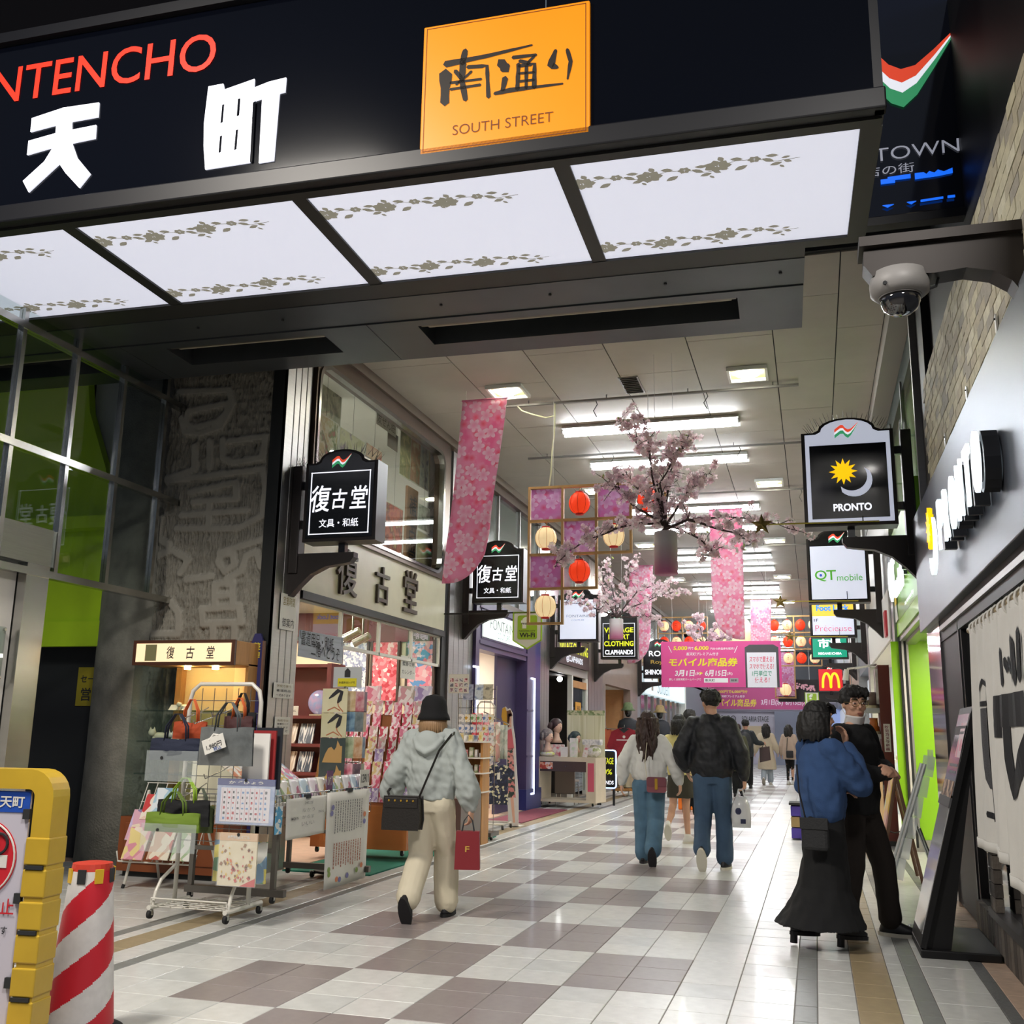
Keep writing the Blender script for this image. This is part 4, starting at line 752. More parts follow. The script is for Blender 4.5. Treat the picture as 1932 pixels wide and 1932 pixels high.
mk('side_wall', B().box(RX-.09, 3.4, 7.95, 8.0, .14, 2.5), m_grn, gsn); mk('side_base', B().box(RX-.09, 3.4, 7.93, 8.0, 0, .14), m_alu, gsn)
for x, m in ((1.80, m_dk), (1.83, m_wh), (1.86, m_dk), (1.885, m_alu)): mk('door_guide', B().box(x, x+.025, 7.9, 7.95, .05, 2.5), m, gsn)
mk('recess_back', B().box(3.3, 3.4, 4.7, 8, 0, 2.6), m_wh, gsn); mk('recess_ceiling', B().box(1.82, 3.4, 4.7, 8, 2.5, 2.56), m_alu, gsn); mk('recess_floor', B().box(1.66, 3.4, 4.0, 8, -.01, .003), m_tile, gsn); mk('recess_near', B().box(2.1, 3.4, 4.66, 4.7, 0, 2.6), m_wh, gsn)
wrx(gsn, 'jamb_post', 8.02, 8.4, 0, 3.9, mat('jamb_grey', '#8d8f90', .35, .8), .03, .2); wrx(gsn, 'jamb_upper', 8.4, 8.95, 2.6, 5.3, m_alu, .0, .2)
t = thing('phone_shop_lamp', 'ceiling lamp strip inside the green phone shop', 'lamp', (2.5, 6.4, 2.5)); mk('frame', B().box(-.2, .2, -.9, .9, -.02, 0), m_whs, t); mk('diffuser', B().box(-.17, .17, -.85, .85, -.03, -.015), m_shlamp, t)
t = thing('phone_shop_letters', 'white glowing letters on the lime green fascia', 'sign', (RX, 6.6, 3.1)); m_qw = mat('letter_white', '#f4fcff', .4, emit=1.6)
text('Q', m_qw, t, (-.08, .75, .05), -Y_, Z_, w=.5, h=.5, bold=.03, depth=.02); text('T', m_qw, t, (-.08, .3, .05), -Y_, Z_, w=.38, h=.46, bold=.03, depth=.02); text('mobile', m_qw, t, (-.08, -.45, -.09), -Y_, Z_, w=1.05, h=.26, bold=.02, depth=.02)
for y in (.75, .3, -.1, -.45, -.8): mk('spacer', B().box(-.08, 0, y-.02, y+.02, -.02, .02), m_chs, t)
text('au powered by', m_qw, t, (-.012, -.6, -.3), -Y_, Z_, w=1.1, h=.07, bold=0)
t = thing('face_sticker', 'white and yellow round sticker at the end of the lime fascia', 'sticker', (RX-.006, 7.9, 2.86)); mk('white_half', B().prism([(-.35, -.12), (.3, -.12), (.1, .12), (-.35, .1)], lambda u, v: (0, -u, v), (-.004, 0, 0)), m_paper, t); mk('yellow_half', B().prism(arc(.1, .0, .16, 0, math.pi, 8), lambda u, v: (-.005, -u, v+.08), (-.003, 0, 0)), mat('sticker_yellow', '#e8c83a', .6), t)
# ---------------------------------------------------------------- shoe shop and the rest of the right row
sh = structE('wall_shoe_shop', 'shoe shop opening with pale fascia')
m_pk = mat('pale_rose_panel', '#d8c8c4', .45)
wrx(sh, 'rose_post', 8.42, 8.9, 0, 2.62, m_pk, .0, .2); wrx(sh, 'white_fascia', 8.95, 14.6, 2.62, 3.3, m_wh, .02, .2); wrx(sh, 'upper_wall', 8.95, 14.6, 3.3, 5.3, mat('grey_cladding', '#8f8d8a', .5), -.03, .2)
mk('interior_back', B().box(4.4, 4.5, 8.4, 15, 0, 2.7), m_cmw, sh); mk('interior_end', B().box(RX, 4.5, 14.5, 14.6, 0, 2.7), mat('shop_pale_blue', '#c8d2dc', .6), sh); mk('interior_ceiling', B().box(RX, 4.5, 8.4, 15, 2.6, 2.66), m_wh, sh); mk('interior_floor', B().box(1.66, 4.5, 8.0, 15, -.01, .003), m_tile, sh)
for i, y in enumerate((10., 12.6)): t = thing('shoe_shop_lamp', '%s ceiling lamp panel in the shoe shop' % ORD[i], 'lamp', (2.9, y, 2.6)); mk('frame', B().box(-.5, .5, -.6, .6, -.02, 0), m_whs, t); mk('diffuser', B().box(-.45, .45, -.55, .55, -.03, -.015), m_shlamp, t)
mk('red_tag_panel', B().box(RX-.05, RX-.02, 9.3, 9.6, 2.7, 3.05), mat('tag_red', '#b5303a', .5), sh)
for i, (y0, y1, c, zf) in enumerate(((14.6, 19.6, '#7d7f86', 2.7), (19.6, 25, '#a09a96', 2.6), (25, 31, '#6d7078', 2.8), (31, 49, '#85858c', 2.7))):
    m = mat('right_clad_%d' % i, c, .45, .2, var=.08, scale=.8); wrx(wr, 'upper_cladding', y0, y1, zf, 5.5, m, .0, .3); wrx(wr, 'shop_glazing', y0+.3, y1-.3, 0, zf-.1, mat('right_glow_%d' % i, ('#cfd6de', '#e8dcc8', '#d8d8e0', '#c8ccd8')[i], .5, emit=.35), -.15, .3); wrx(wr, 'pier', y0-.2, y0+.35, 0, 5.4, m_alu, .03, .3)
for i, (y, c) in enumerate(((26.0, '#e8b820'), (26.9, '#cfcac0'), (27.8, '#9c92a0'), (28.6, '#e8b820'))): wrx(wr, 'striped_panel', y, y+.8, 1.9, 2.8, mat('stripe_%d' % i, c, .5), .06, .0)
# end of the arcade
ew = structE('wall_end', 'pale lilac station building wall closing the arcade')
mk('face', B().box(-7, 4, 48, 48.3, 0, 8), mat('lilac_wall', '#d0cbd8', .6), ew); mk('header', B().box(-7, 4, 47.9, 48, 2.55, 3.0), mat('lilac_header', '#8b8894', .6), ew)
mk('pier', B().box(-1.15, .1, 47.6, 48, 0, 2.7), mat('slate_pier', '#8c90a0', .5), ew); mk('blue_glass', B().box(.1, 3, 47.7, 48, 0, 2.7), mat('blue_glow_glass', '#98a8d0', .4, emit=.35, ecol='#90a4d8'), ew)
mk('warm_opening', B().box(-5.9, -4.5, 47.8, 48, 1.2, 2.5), mat('warm_glow', '#e8c0a8', .5, emit=.5), ew)
text('PARCO', m_ink, ew, (-3.62, 47.96, 2.2), X_, Z_, w=1.15, h=.32, bold=-.01); text('SOLARIA STAGE', m_ink, ew, (-2.1, 47.96, 2.2), X_, Z_, w=1.3, h=.26, bold=.0)
mk('ticket_board', B().box(-2.75, -1.5, 47.9, 48, .95, 1.85), mat('board_cream', '#e4d0ac', .5), ew); mk('red_mark', B().box(-1.75, -1.45, 47.85, 47.9, 1.35, 1.7), mat('mark_white', '#f8f0f0', .5), ew); mk('red_disc', B().lathe([(.1, -.02), (.1, 0)], 14, (-1.6, 47.85, 1.52), 'y'), mat('mark_red', '#d83030', .5), ew)
struct('wall_end_upper', B().box(-7, 4, 47.5, 47.6, 3.7, 6), mat('upper_dark', '#3b3d42', .7), 'dark upper wall over the far banner')
# ================================================================ PROJECTING LIT SIGNS
m_sfr = mat('sign_bronze', '#2c2725', .4, .4); m_sblk = mat('sign_black', '#0b0c10', .25, coat=.4); m_slit = mat('sign_lit', '#e9edfb', .4, emit=.5, ecol='#dfe5fb'); m_stx = mat('sign_text_lit', '#ffffff', .4, emit=1.2, ecol='#f0f2ff')
m_spk = mat('spike_steel', '#6c6a66', .35, .8)
def arched(u0, u1, z0, z1, rise, n=10):
    """rectangle with shouldered arch top"""
    c = (u0+u1)/2; w = (u1-u0)*.31; sh = (u1-u0)*.06
    return [(u0, z0), (u1, z0), (u1, z1)]+[(c+(w+sh)*1., z1)]+[(c+w*math.cos(t), z1+rise*(.18+.82*math.sin(t))) for t in [math.pi*i/n for i in range(n+1)]]+[(c-(w+sh), z1), (u0, z1)]
def proj_sign(side, Y, label, lit_top, z0=3.36, w=.88, h=.97, rise=.14, extra=None, spikes=False):
    X0, sg = (LX, 1) if side == 'L' else (RX, -1)
    t = thing('projecting_sign', label, 'sign', (X0, Y, 0), 0, 'projecting shop signs')
    u0, u1 = .17, .17+w; zt = z0+h
    xm = lambda u: sg*u
    lo, hi = (xm(u0), xm(u1)) if sg > 0 else (xm(u1), xm(u0))
    mk('post', B().box(min(xm(0), xm(.10)), max(xm(0), xm(.10)), -.07, .07, z0-.30, zt+.0), m_sfr, t, bevel=.008)
    ar = [(.0, z0-.52), (.03, z0-.52), (.12, z0-.42), (.24, z0-.31), (.40, z0-.235), (.6, z0-.21), (.66, z0-.2), (.7, z0-.15), (.7, z0-.10), (0, z0-.10)]
    mk('arm', B().prism([(xm(u), z) for u, z in ar], lambda a, c: (a, -.05, c), (0, .1, 0)), m_sfr, t)
    mk('pin', B().box((lo+hi)/2-.035, (lo+hi)/2+.035, -.035, .035, z0-.10, z0+.01), m_sblk, t)
    for z in (z0+.2, zt-.2): mk('bracket_lug', B().box(min(xm(.1), xm(.18)), max(xm(.1), xm(.18)), -.03, .03, z-.04, z+.04), m_sblk, t)
    cs = mk('case', B().prism(arched(lo, hi, z0, zt, rise), lambda a, c: (a, -.12, c), (0, .24, 0)), m_sfr, t)
    e = .035; mk('face_panel', B().prism(arched(lo+e, hi-e, z0+e, zt-e*.6, rise), lambda a, c: (a, -.128, c), (0, .01, 0)), m_slit if lit_top else m_sblk, t)
    cx = (lo+hi)/2; lw = w*.26
    for nm_, b, m in zip(('emblem_red_band', 'emblem_white_band', 'emblem_green_band'), flag(None, lambda u, v: (cx-lw/2+u*lw, -.130, zt+.02+v*lw*.95)), (m_fr, m_fw, m_fg)): mk(nm_, b, m, t)
    if spikes:
        b = B()
        for k in range(26):
            a = math.pi*(k+.5)/26; x = cx+w*.32*math.cos(a)*1.25; z = zt+rise*max(.1, math.sin(a)); b.cyl((x, R_.uniform(-.06, .06), z), (x+.06*math.cos(a)+R_.uniform(-.01, .01), R_.uniform(-.08, .08), z+.1), .004, .001, 5)
        for k in range(10): b.cyl((xm(.01+.01*k), R_.uniform(-.05, .05), zt), (xm(.01+.01*k), R_.uniform(-.06, .06), zt+.11), .004, .001, 5)
        o = mk('bird_spikes', b, m_spk, t); o['kind'] = 'stuff'
    t['z0'] = z0
    return t, lo, hi, z0, zt, cx
def inner(t, lo, hi, z0, zt, m, e=.06, top=.16, y=-.134):
    mk('inner_panel', B().box(lo+e, hi-e, y, -.126, z0+e, zt-top), m, t)
def border(t, lo, hi, z0, zt, m, e=.06, top=.16):
    for q in ((lo+e, hi-e, z0+e, z0+e+.008), (lo+e, hi-e, zt-top-.008, zt-top), (lo+e, lo+e+.008, z0+e, zt-top), (hi-e-.008, hi-e, z0+e, zt-top)): mk('border_tube', B().box(q[0], q[1], -.136, -.130, q[2], q[3]), m, t)
for i, (Y, z0) in enumerate(((3.4, 3.12), (8.75, 3.18))):
    t, lo, hi, z0, zt, cx = proj_sign('L', Y, 'black lit sign with white brush characters, %s' % ('on the ribbed silver column', 'behind the long pink blossom banner'), False, z0, .78, .80, .13, spikes=(i == 0)) if False else proj_sign('L', Y, 'black lit sign with white brush characters ' + ('on the ribbed silver column', 'behind the long pink blossom banner')[i], False, z0, .78, .80, .13, spikes=(i == 0))
    border(t, lo, hi, z0, zt, m_stx, .07, .10)
    for k, s in enumerate('復古堂'): text(s, m_stx, t, (cx-.205+.205*k, -.134, z0+.43-(.0, .01, .0)[k]), X_, Z_, w=(.215, .16, .19)[k], h=(.27, .2, .23)[k], bold=.01, shear=.12, name='brush_character')
    text('文具・和紙', m_stx, t, (cx, -.134, z0+.18), X_, Z_, w=.42, h=.085, bold=.004)
# cafe sign
t, lo, hi, z0, zt, cx = proj_sign('R', 4.85, 'lit cafe sign with yellow sun and white crescent moon on black', True, spikes=True)
inner(t, lo, hi, z0, zt, m_sblk, .075, .14)
mk('sun', B().prism([(cx-.05+u, z0+.55+v) for u, v in star(12, .075, .135)], lambda a, c: (a, -.1345, c), (0, -.004, 0)), m_sun, t)
b = B(); q = moon(.17); n = len(q)
for k in range(n//2-1): b.plate([(cx+.05+p[0], -.1348, z0+.46+p[1]) for p in (q[k], q[k+1], q[n-2-k], q[n-1-k])])
mk('moon', b, m_slit, t); text('PRONTO', m_stx, t, (cx+.02, -.1348, z0+.185), X_, Z_, w=.36, h=.075, bold=.03)
t, lo, hi, z0, zt, cx = proj_sign('R', 10.3, 'white lit phone shop sign with green lettering', False, 3.28)
inner(t, lo, hi, z0, zt, m_slit, .05, .12); m_qg = mat('qt_green', '#58b030', .5, emit=.35)
text('Q', m_qg, t, (cx-.25, -.136, z0+.40), X_, Z_, w=.17, h=.17, bold=.01); text('T', m_qg, t, (cx-.1, -.136, z0+.41), X_, Z_, w=.14, h=.15, bold=.01); text('mobile', m_qg, t, (cx+.16, -.136, z0+.37), X_, Z_, w=.36, h=.1, bold=0); mk('blue_dot', B().lathe([(.02, -.002), (.02, 0)], 12, (cx-.25, -.137, z0+.41), 'y'), mat('dot_blue', '#3a5ac8', .5, emit=.4), t)
t, lo, hi, z0, zt, cx = proj_sign('R', 15.6, 'lit two-storey directory sign, yellow above and white below', False, 3.25)
inner(t, lo, hi, z0, zt, m_slit, .05, .07); mk('yellow_half', B().box(lo+.05, hi-.05, -.137, -.134, z0+.42, zt-.07), mat('dir_yellow', '#ecc850', .4, emit=.8, ecol='#e8c040'), t)
text('Foot Lock', mat('dir_blue', '#2f88f0', .4, emit=.9), t, (cx, -.140, z0+.58), X_, Z_, w=.62, h=.12, bold=.035); text('2F', m_ink, t, (lo+.12, -.140, z0+.76), X_, Z_, w=.09, h=.06); text('1F', m_ink, t, (lo+.12, -.137, z0+.34), X_, Z_, w=.08, h=.055); text('Précieuse', mat('dir_pink', '#d85a78', .5, emit=.4), t, (cx, -.137, z0+.18), X_, Z_, w=.68, h=.12, bold=-.01)
t, lo, hi, z0, zt, cx = proj_sign('R', 21.0, 'green lit sign with white block characters', False, 3.22)
inner(t, lo, hi, z0, zt, mat('sign_green', '#0a9070', .4, emit=.7, ecol='#0a9a78'), .04, .06); text('眼鏡', m_stx, t, (cx-.1, -.136, z0+.66), X_, Z_, w=.5, h=.22, bold=.03); text('市場', m_stx, t, (cx, -.136, z0+.38), X_, Z_, w=.54, h=.24, bold=.035); text('MEGANE ICHIBA', m_stx, t, (cx, -.136, z0+.13), X_, Z_, w=.55, h=.06, bold=.03)
t, lo, hi, z0, zt, cx = proj_sign('R', 27.0, 'red lit sign with two yellow arches', False, 2.68, .72, .68, .12)
inner(t, lo, hi, z0, zt, mat('sign_red', '#c8202a', .4, emit=.6, ecol='#d01a24'), .02, .02)
b = B()
for s in (-1, 1): ribbon(b, [(cx+s*.115+.115*math.cos(a), z0+.12+.42*math.sin(a)**.8) for a in [math.pi*k/12 for k in range(13)]], [.036-.012*abs(6-k)/6*0 for k in range(13)], lambda u, v: (u, -.137, v))
mk('arches', b, mat('arch_yellow', '#ffc81e', .4, emit=1.0), t)
t, lo, hi, z0, zt, cx = proj_sign('L', 14.1, 'white lit boutique sign behind the drooping blossom branch', False, 3.08, .82, .92)
inner(t, lo, hi, z0, zt, m_slit, .05, .10); text('FONTAINE', m_qg if False else mat('sign_slate', '#4a5860', .5), t, (cx, -.136, z0+.5), X_, Z_, w=.46, h=.05, bold=-.01); text('COUTURE', mat('sign_slate', '#4a5860', .5), t, (cx, -.136, z0+.42), X_, Z_, w=.26, h=.03, bold=-.01)
t, lo, hi, z0, zt, cx = proj_sign('L', 18.4, 'black lit sign with yellow clothing lettering', False, 3.05, .88, 1.0)
border(t, lo, hi, z0, zt, m_stx); 
for k, s in enumerate(('VINTAGE', 'IMPORT', 'CLOTHING')): text(s, m_yl, t, (cx, -.136, z0+.68-.16*k), X_, Z_, w=.7 if k != 1 else .5, h=.12, bold=.03)
text('CLAPHANDS', m_stx, t, (cx, -.136, z0+.16), X_, Z_, w=.66, h=.11, bold=.03)
t, lo, hi, z0, zt, cx = proj_sign('L', 24.8, 'far black lit sign with white lettering', False, 2.95, .95, 1.0)
text('ROSE', m_stx, t, (cx, -.136, z0+.72), X_, Z_, w=.6, h=.16); text('Royal', mat('sign_gold', '#b09040', .5, emit=.4), t, (cx, -.136, z0+.46), X_, Z_, w=.5, h=.14); text('SHINOHARA', m_stx, t, (cx, -.136, z0+.18), X_, Z_, w=.84, h=.14, bold=.02)
# free wi-fi flag plates
def wifi(loc, lab, s=1., sd=-1):
    t = thing('wifi_plate', lab, 'sign', loc, 0, 'wireless network plates'); q = [(-.2, .5), (.2, .5), (.2, .12), (0, 0), (-.2, .12)]
    mk('plate', B().prism([(x*s, z*s) for x, z in q], lambda u, v: (u, 0, v), (0, .015, 0)), mat('wifi_white', '#e8ece0', .5), t)
    b = B()
    for k in range(5):
        a, c = q[k], q[(k+1) % 5]; b.tube([(a[0]*s, 0, a[1]*s), (c[0]*s, 0, c[1]*s)], .012*s, 6)
    mk('green_rim', b, mat('wifi_green', '#9cc42e', .5), t); mk('green_panel', B().prism([(x*s, z*s) for x, z in rrect(-.14, .14, .13, .46, .03)], lambda u, v: (u, -.003, v), (0, .003, 0)), mat('wifi_green', '#9cc42e', .5), t)
    text('f', mat('wifi_f', '#f8fff0', .5), t, (-.03*s, -.005, .36*s), X_, Z_, w=.12*s, h=.16*s, bold=.05); text('FREE', m_ink, t, (-.03*s, -.007, .345*s), X_, Z_, w=.1*s, h=.025*s, bold=.02); text('FUKUOKA CITY', m_ink, t, (0, -.005, .245*s), X_, Z_, w=.23*s, h=.022*s); text('Wi-Fi', m_ink, t, (0, -.005, .19*s), X_, Z_, w=.22*s, h=.065*s, bold=.03)
    mk('rod', B().cyl((sd*(.2*s+1.1), .0, .5*s), (-sd*.22*s, 0, .5*s), .012, n=6), m_dframe, t)
wifi((-2.98, 7.9, 2.44), 'green and white network plate hanging beside the lantern lattice')
p = py_(1532, 1320, 26.2); o = wifi((p.x, 26.2, p.z-.26), 'far green and white network plate under the red arches sign', .95, 1)
# ================================================================ HANGING DECORATIONS
def blossom_mat(name, bg='#e986ae', scale=3.2, emit=.0, pale='#f7d3e2', mid='#f2a9c6', core='#e8566e'):
    """printed cherry blossoms: five-petalled outlines worked out from Voronoi cells"""
    m = mat(name, bg, .75); nt = m.node_tree; p = nt.nodes['Principled BSDF']; N = nt.nodes.new; L = nt.links.new
    tc = N('ShaderNodeTexCoord'); prev = None
    base = N('ShaderNodeTexNoise'); base.inputs['Scale'].default_value = scale*.9; L(tc.outputs['Object'], base.inputs[0])
    r0 = N('ShaderNodeValToRGB'); r0.color_ramp.elements[0].color = (*lin(bg), 1); r0.color_ramp.elements[0].position = .4; r0.color_ramp.elements[1].color = (*lin(mid), 1); r0.color_ramp.elements[1].position = .62; L(base.outputs[0], r0.inputs[0]); col = r0.outputs[0]
    for k, (sc, off, c0, c1) in enumerate(((1.15, 3.1, core, mid), (1.0, 0., mid, pale))):
        mp = N('ShaderNodeMapping'); mp.inputs['Location'].default_value = (off, off*2, off); mp.inputs['Scale'].default_value = (scale*sc,)*3; mp.inputs['Rotation'].default_value = (math.radians(90), 0, 0); L(tc.outputs['Object'], mp.inputs[0])
        v = N('ShaderNodeTexVoronoi'); v.voronoi_dimensions = '2D'; v.inputs['Scale'].default_value = 1.; v.inputs['Randomness'].default_value = .85; L(mp.outputs[0], v.inputs[0])
        s = N('ShaderNodeVectorMath'); s.operation = 'SUBTRACT'; L(mp.outputs[0], s.inputs[0]); L(v.outputs['Position'], s.inputs[1])
        sp_ = N('ShaderNodeSeparateXYZ'); L(s.outputs[0], sp_.inputs[0]); at = N('ShaderNodeMath'); at.operation = 'ARCTAN2'; L(sp_.outputs[0], at.inputs[0]); L(sp_.outputs[1], at.inputs[1])
        mu = N('ShaderNodeMath'); mu.operation = 'MULTIPLY_ADD'; mu.inputs[1].default_value = 2.5; L(at.outputs[0], mu.inputs[0]); cs2 = N('ShaderNodeSeparateColor'); L(v.outputs['Color'], cs2.inputs[0]); ra = N('ShaderNodeMath'); ra.operation = 'MULTIPLY'; ra.inputs[1].default_value = 6.; L(cs2.outputs[0], ra.inputs[0]); L(ra.outputs[0], mu.inputs[2])
        sn = N('ShaderNodeMath'); sn.operation = 'SINE'; L(mu.outputs[0], sn.inputs[0]); ab = N('ShaderNodeMath'); ab.operation = 'ABSOLUTE'; L(sn.outputs[0], ab.inputs[0])
        rr = N('ShaderNodeMath'); rr.operation = 'MULTIPLY_ADD'; rr.inputs[1].default_value = .26; rr.inputs[2].default_value = .22; L(ab.outputs[0], rr.inputs[0])
        lt = N('ShaderNodeMath'); lt.operation = 'LESS_THAN'; L(v.outputs['Distance'], lt.inputs[0]); L(rr.outputs[0], lt.inputs[1])
        rp_ = N('ShaderNodeValToRGB'); rp_.color_ramp.elements[0].color = (*lin(c0), 1); rp_.color_ramp.elements[0].position = .03; rp_.color_ramp.elements[1].color = (*lin(c1), 1); rp_.color_ramp.elements[1].position = .34; L(v.outputs['Distance'], rp_.inputs[0])
        mx = N('ShaderNodeMixRGB'); mx.inputs['Fac'].default_value = 1.; fm = N('ShaderNodeMath'); fm.operation = 'MULTIPLY'; fm.inputs[1].default_value = (.75, .92)[k]; L(lt.outputs[0], fm.inputs[0]); L(fm.outputs[0], mx.inputs[0]); L(col, mx.inputs[1]); L(rp_.outputs[0], mx.inputs[2]); col = mx.outputs[0]
    L(col, p.inputs['Base Color'])
    if emit: L(col, p.inputs['Emission Color']); p.inputs['Emission Strength'].default_value = emit
    return m
m_ban = translucent(blossom_mat('banner_blossoms', bg='#f49cc2', scale=5.4, pale='#fdeaf2', mid='#f7bed6', core='#f07890')); m_pat = translucent(blossom_mat('panel_blossoms', '#d88ec4', 5.4, 0, '#e9d3ea', '#d8a4d0', '#d85a80'))
m_str = mat('string', '#d8d8d4', .7)
def banner(lab, Y, tl, tr, bl, br, side):
    a, c, e, g = (py_(*q, Y) for q in (tl, tr, bl, br)); O = Vector(((a.x+c.x)/2, Y, a.z)); t = thing('blossom_banner', lab, 'banner', O, 0, 'pink blossom banners')
    zt = (a.z+c.z)/2; nu, nv = 12, 28
    def fn(u, v):
        w = u if side == 'R' else 1-u; k = 1-math.sqrt(max(0, 1-(max(0, w-.12)/.88)**2))     # quarter round at the foot
        Lp, Rp = a*(1-v)+e*v, c*(1-v)+g*v; p = Lp*(1-u)+Rp*u
        lo = (e if side == 'R' else g).z; hi_ = lo+k*abs(c.x-a.x)*1.05; z = zt*(1-v)+hi_*v
        return Vector((p.x, Y+.05*math.sin(v*5+u*1.2)*v+.01*math.sin(u*6), z))-O
    mk('cloth', B().grid(fn, nu, nv), m_ban, t, smooth=True, solid=.003)
    w = abs(c.x-a.x); mk('rod', B().cyl((-w/2-.01, 0, 0), (w/2+.01, 0, 0), .012, n=8), mat('rod_pink', '#d878a0', .5), t)
    for s in (-.42, .42): mk('string', B().cyl((s*w, 0, 0), (s*w, 0, 5.5-O.z), .002, n=4), m_str, t)
banner('longest pink blossom banner nearest the entrance, in front of the show window', 5.9, (873, 757), (957, 752), (836, 1102), (922, 1085), 'R')
banner('pink blossom banner to one side of the hanging blossom vase', 13.0, (1337, 962), (1400, 960), (1345, 1180), (1406, 1207), 'L')
banner('pink blossom banner behind the small blossom vase', 19.3, (1187, 1068), (1232, 1067), (1184, 1252), (1228, 1245), 'R')
banner('short pink blossom banner behind the pink phone poster', 24.2, (1416, 1133), (1455, 1132), (1416, 1262), (1456, 1262), 'R')
# lanterns
m_lr = mat('lantern_red', '#f04020', .6, emit=.62, ecol='#f43c14'); m_lw = mat('lantern_cream', '#f4dcb0', .6, emit=.66, ecol='#f6d8a4', var=.06, scale=5); m_lc = mat('lantern_cap', '#d02a2c', .5); m_lrib = mat('lantern_rib', '#8a2418', .6); m_lrib2 = mat('lantern_rib_tan', '#b08a50', .6); m_hook = mat('brass_hook', '#c8a040', .3, .8)
m_mark = mat('lantern_mark', '#8a6a48', .7)
prof = [(.045, -.125), (.075, -.112), (.105, -.08), (.122, -.035), (.126, 0), (.122, .035), (.105, .08), (.075, .112), (.045, .125)]
LM = {}
def lantern_mesh(red):
    if red not in LM:
        b1 = B().lathe(prof, 20); b2 = B().lathe([(.05, -.14), (.05, -.12), (.046, -.12)], 14).lathe([(.046, .12), (.05, .12), (.05, .14)], 14); b3 = B()
        for k in range(8):
            a = math.pi*k/4+.3; b3.tube([((r+.002)*math.cos(a), (r+.002)*math.sin(a), z) for r, z in prof], .0022, 4)
        b4 = B().tube([(0, 0, .14), (0, 0, .165), (.012, 0, .18), (0, 0, .19)], .004, 5)
        LM[red] = (mesh(b1, m_lr if red else m_lw, True, 'paper'), mesh(b2, m_lc, True, 'cap'), mesh(b3, m_lrib if red else m_lrib2, False, 'rib'), mesh(b4, m_hook, False, 'hook'))
    return LM[red]
def lantern(p, red, lab, group, s=1., mark=False):
    t = thing('paper_lantern', lab, 'lantern', p, R_.uniform(0, 1), group); t.scale = (s,)*3
    for nm_, me in zip(('paper_body', 'cap', 'rib', 'hook'), lantern_mesh(red)):
        o = mk(nm_, me, None, t)
    if mark: text('新天町', m_mark if not red else m_lrib, t, Matrix.Rotation(-t.rotation_euler.z, 3, 'Z') @ Vector((0, -.128, 0)), Matrix.Rotation(-t.rotation_euler.z, 3, 'Z') @ X_, Z_, w=.05, h=.14)
    return t
m_lat = mat('lattice_wood', '#c09a64', .55, var=.15, scale=6)
LYY = 6.4; g0 = py_(1000, 922, LYY); gw = .425; gh = .425
la = thing('lantern_lattice', 'stepped wooden lattice with blossom panels hung with four red and white lanterns', 'lattice', (g0.x, LYY, g0.z)); O = Vector((g0.x, LYY, g0.z))
rows = ['PRPR', 'WPW', 'PR', 'W']; t_ = .028
for r, row in enumerate(rows):
    n = len(row)
    mk('rail', B().box(-t_/2, n*gw+t_/2, -.03, .03, -r*gh-t_/2, -r*gh+t_/2), m_lat, la)
    for k in range(n+1): mk('stile', B().box(k*gw-t_/2, k*gw+t_/2, -.03, .03, -(r+1)*gh+t_/2, -r*gh-t_/2), m_lat, la)
    for k, ch in enumerate(row):
        if ch == 'P': mk('blossom_panel', B().box(k*gw+t_/2+.006, (k+1)*gw-t_/2-.006, -.006, .006, -(r+1)*gh+t_/2+.006, -r*gh-t_/2-.006), m_pat, la)
for r, row in enumerate(rows): mk('rail', B().box((len(rows[r+1]) if r < 3 else 0)*gw-t_/2+(t_ if r < 3 else 0), len(row)*gw+t_/2, -.03, .03, -(r+1)*gh-t_/2, -(r+1)*gh+t_/2), m_lat, la)
for x in (.3, 1.5): mk('string', B().cyl((x, 0, 0), (x, 0, 5.5-O.z), .003, n=4), m_str, la)
labs = {(0, 1): 'red paper lantern in the top row of the near lattice', (0, 3): 'red paper lantern half hidden by the big blossom branches', (1, 0): 'cream paper lantern in the second row of the near lattice, at its outer edge', (1, 2): 'cream paper lantern behind the arching blossom branch of the near lattice', (2, 1): 'red paper lantern in the third row of the near lattice', (3, 0): 'cream paper lantern at the bottom of the near lattice'}
for (r, k), lab in labs.items(): lantern(O+Vector(((k+.5)*gw, 0, -(r+.5)*gh-.005)), rows[r][k] == 'R', lab, 'lanterns in the near lattice', 1.05)
# far lattices
def far_lattice(lab, Y, x0, z0, nc, nr, side, skip=()):
    t = thing('lantern_lattice', lab, 'lattice', (x0, Y, z0)); cw, ch = .80, .52
    for r in range(nr+1): mk('rail', B().box(0, nc*cw, -.03, .03, -r*ch-.02, -r*ch+.02), m_lat, t)
    for k in range(nc+1): mk('stile', B().box(k*cw-.02, k*cw+.02, -.03, .03, -nr*ch, 0), m_lat, t)
    for x in (.1, nc*cw-.1): mk('string', B().cyl((x, 0, 0), (x, 0, 5.5-z0), .004, n=4), m_str, t)
    for r in range(nr):
        for k in range(nc*2):
            if (r, k) in skip: continue
            red = (r+k) % 2 == (1 if side == 'L' else 0)
            lantern((x0+(k+.5)*cw/2, Y, z0-(r+.5)*ch-.02), red, '%s lantern, %s row and %s from the blossom side in the far %s lattice' % ('red' if red else 'cream', ORD[r], ORD[k], 'stationery-side' if side == 'L' else 'cafe-side'), 'lanterns in the far lattices', 1.25, True)
far_lattice('far lantern lattice hung on the stationery side of the pink phone poster', 28, -4.05, 5.10, 2, 4, 'L')
far_lattice('far lantern lattice hung on the cafe side of the pink phone poster', 28, -.55, 5.08, 2, 3, 'R')
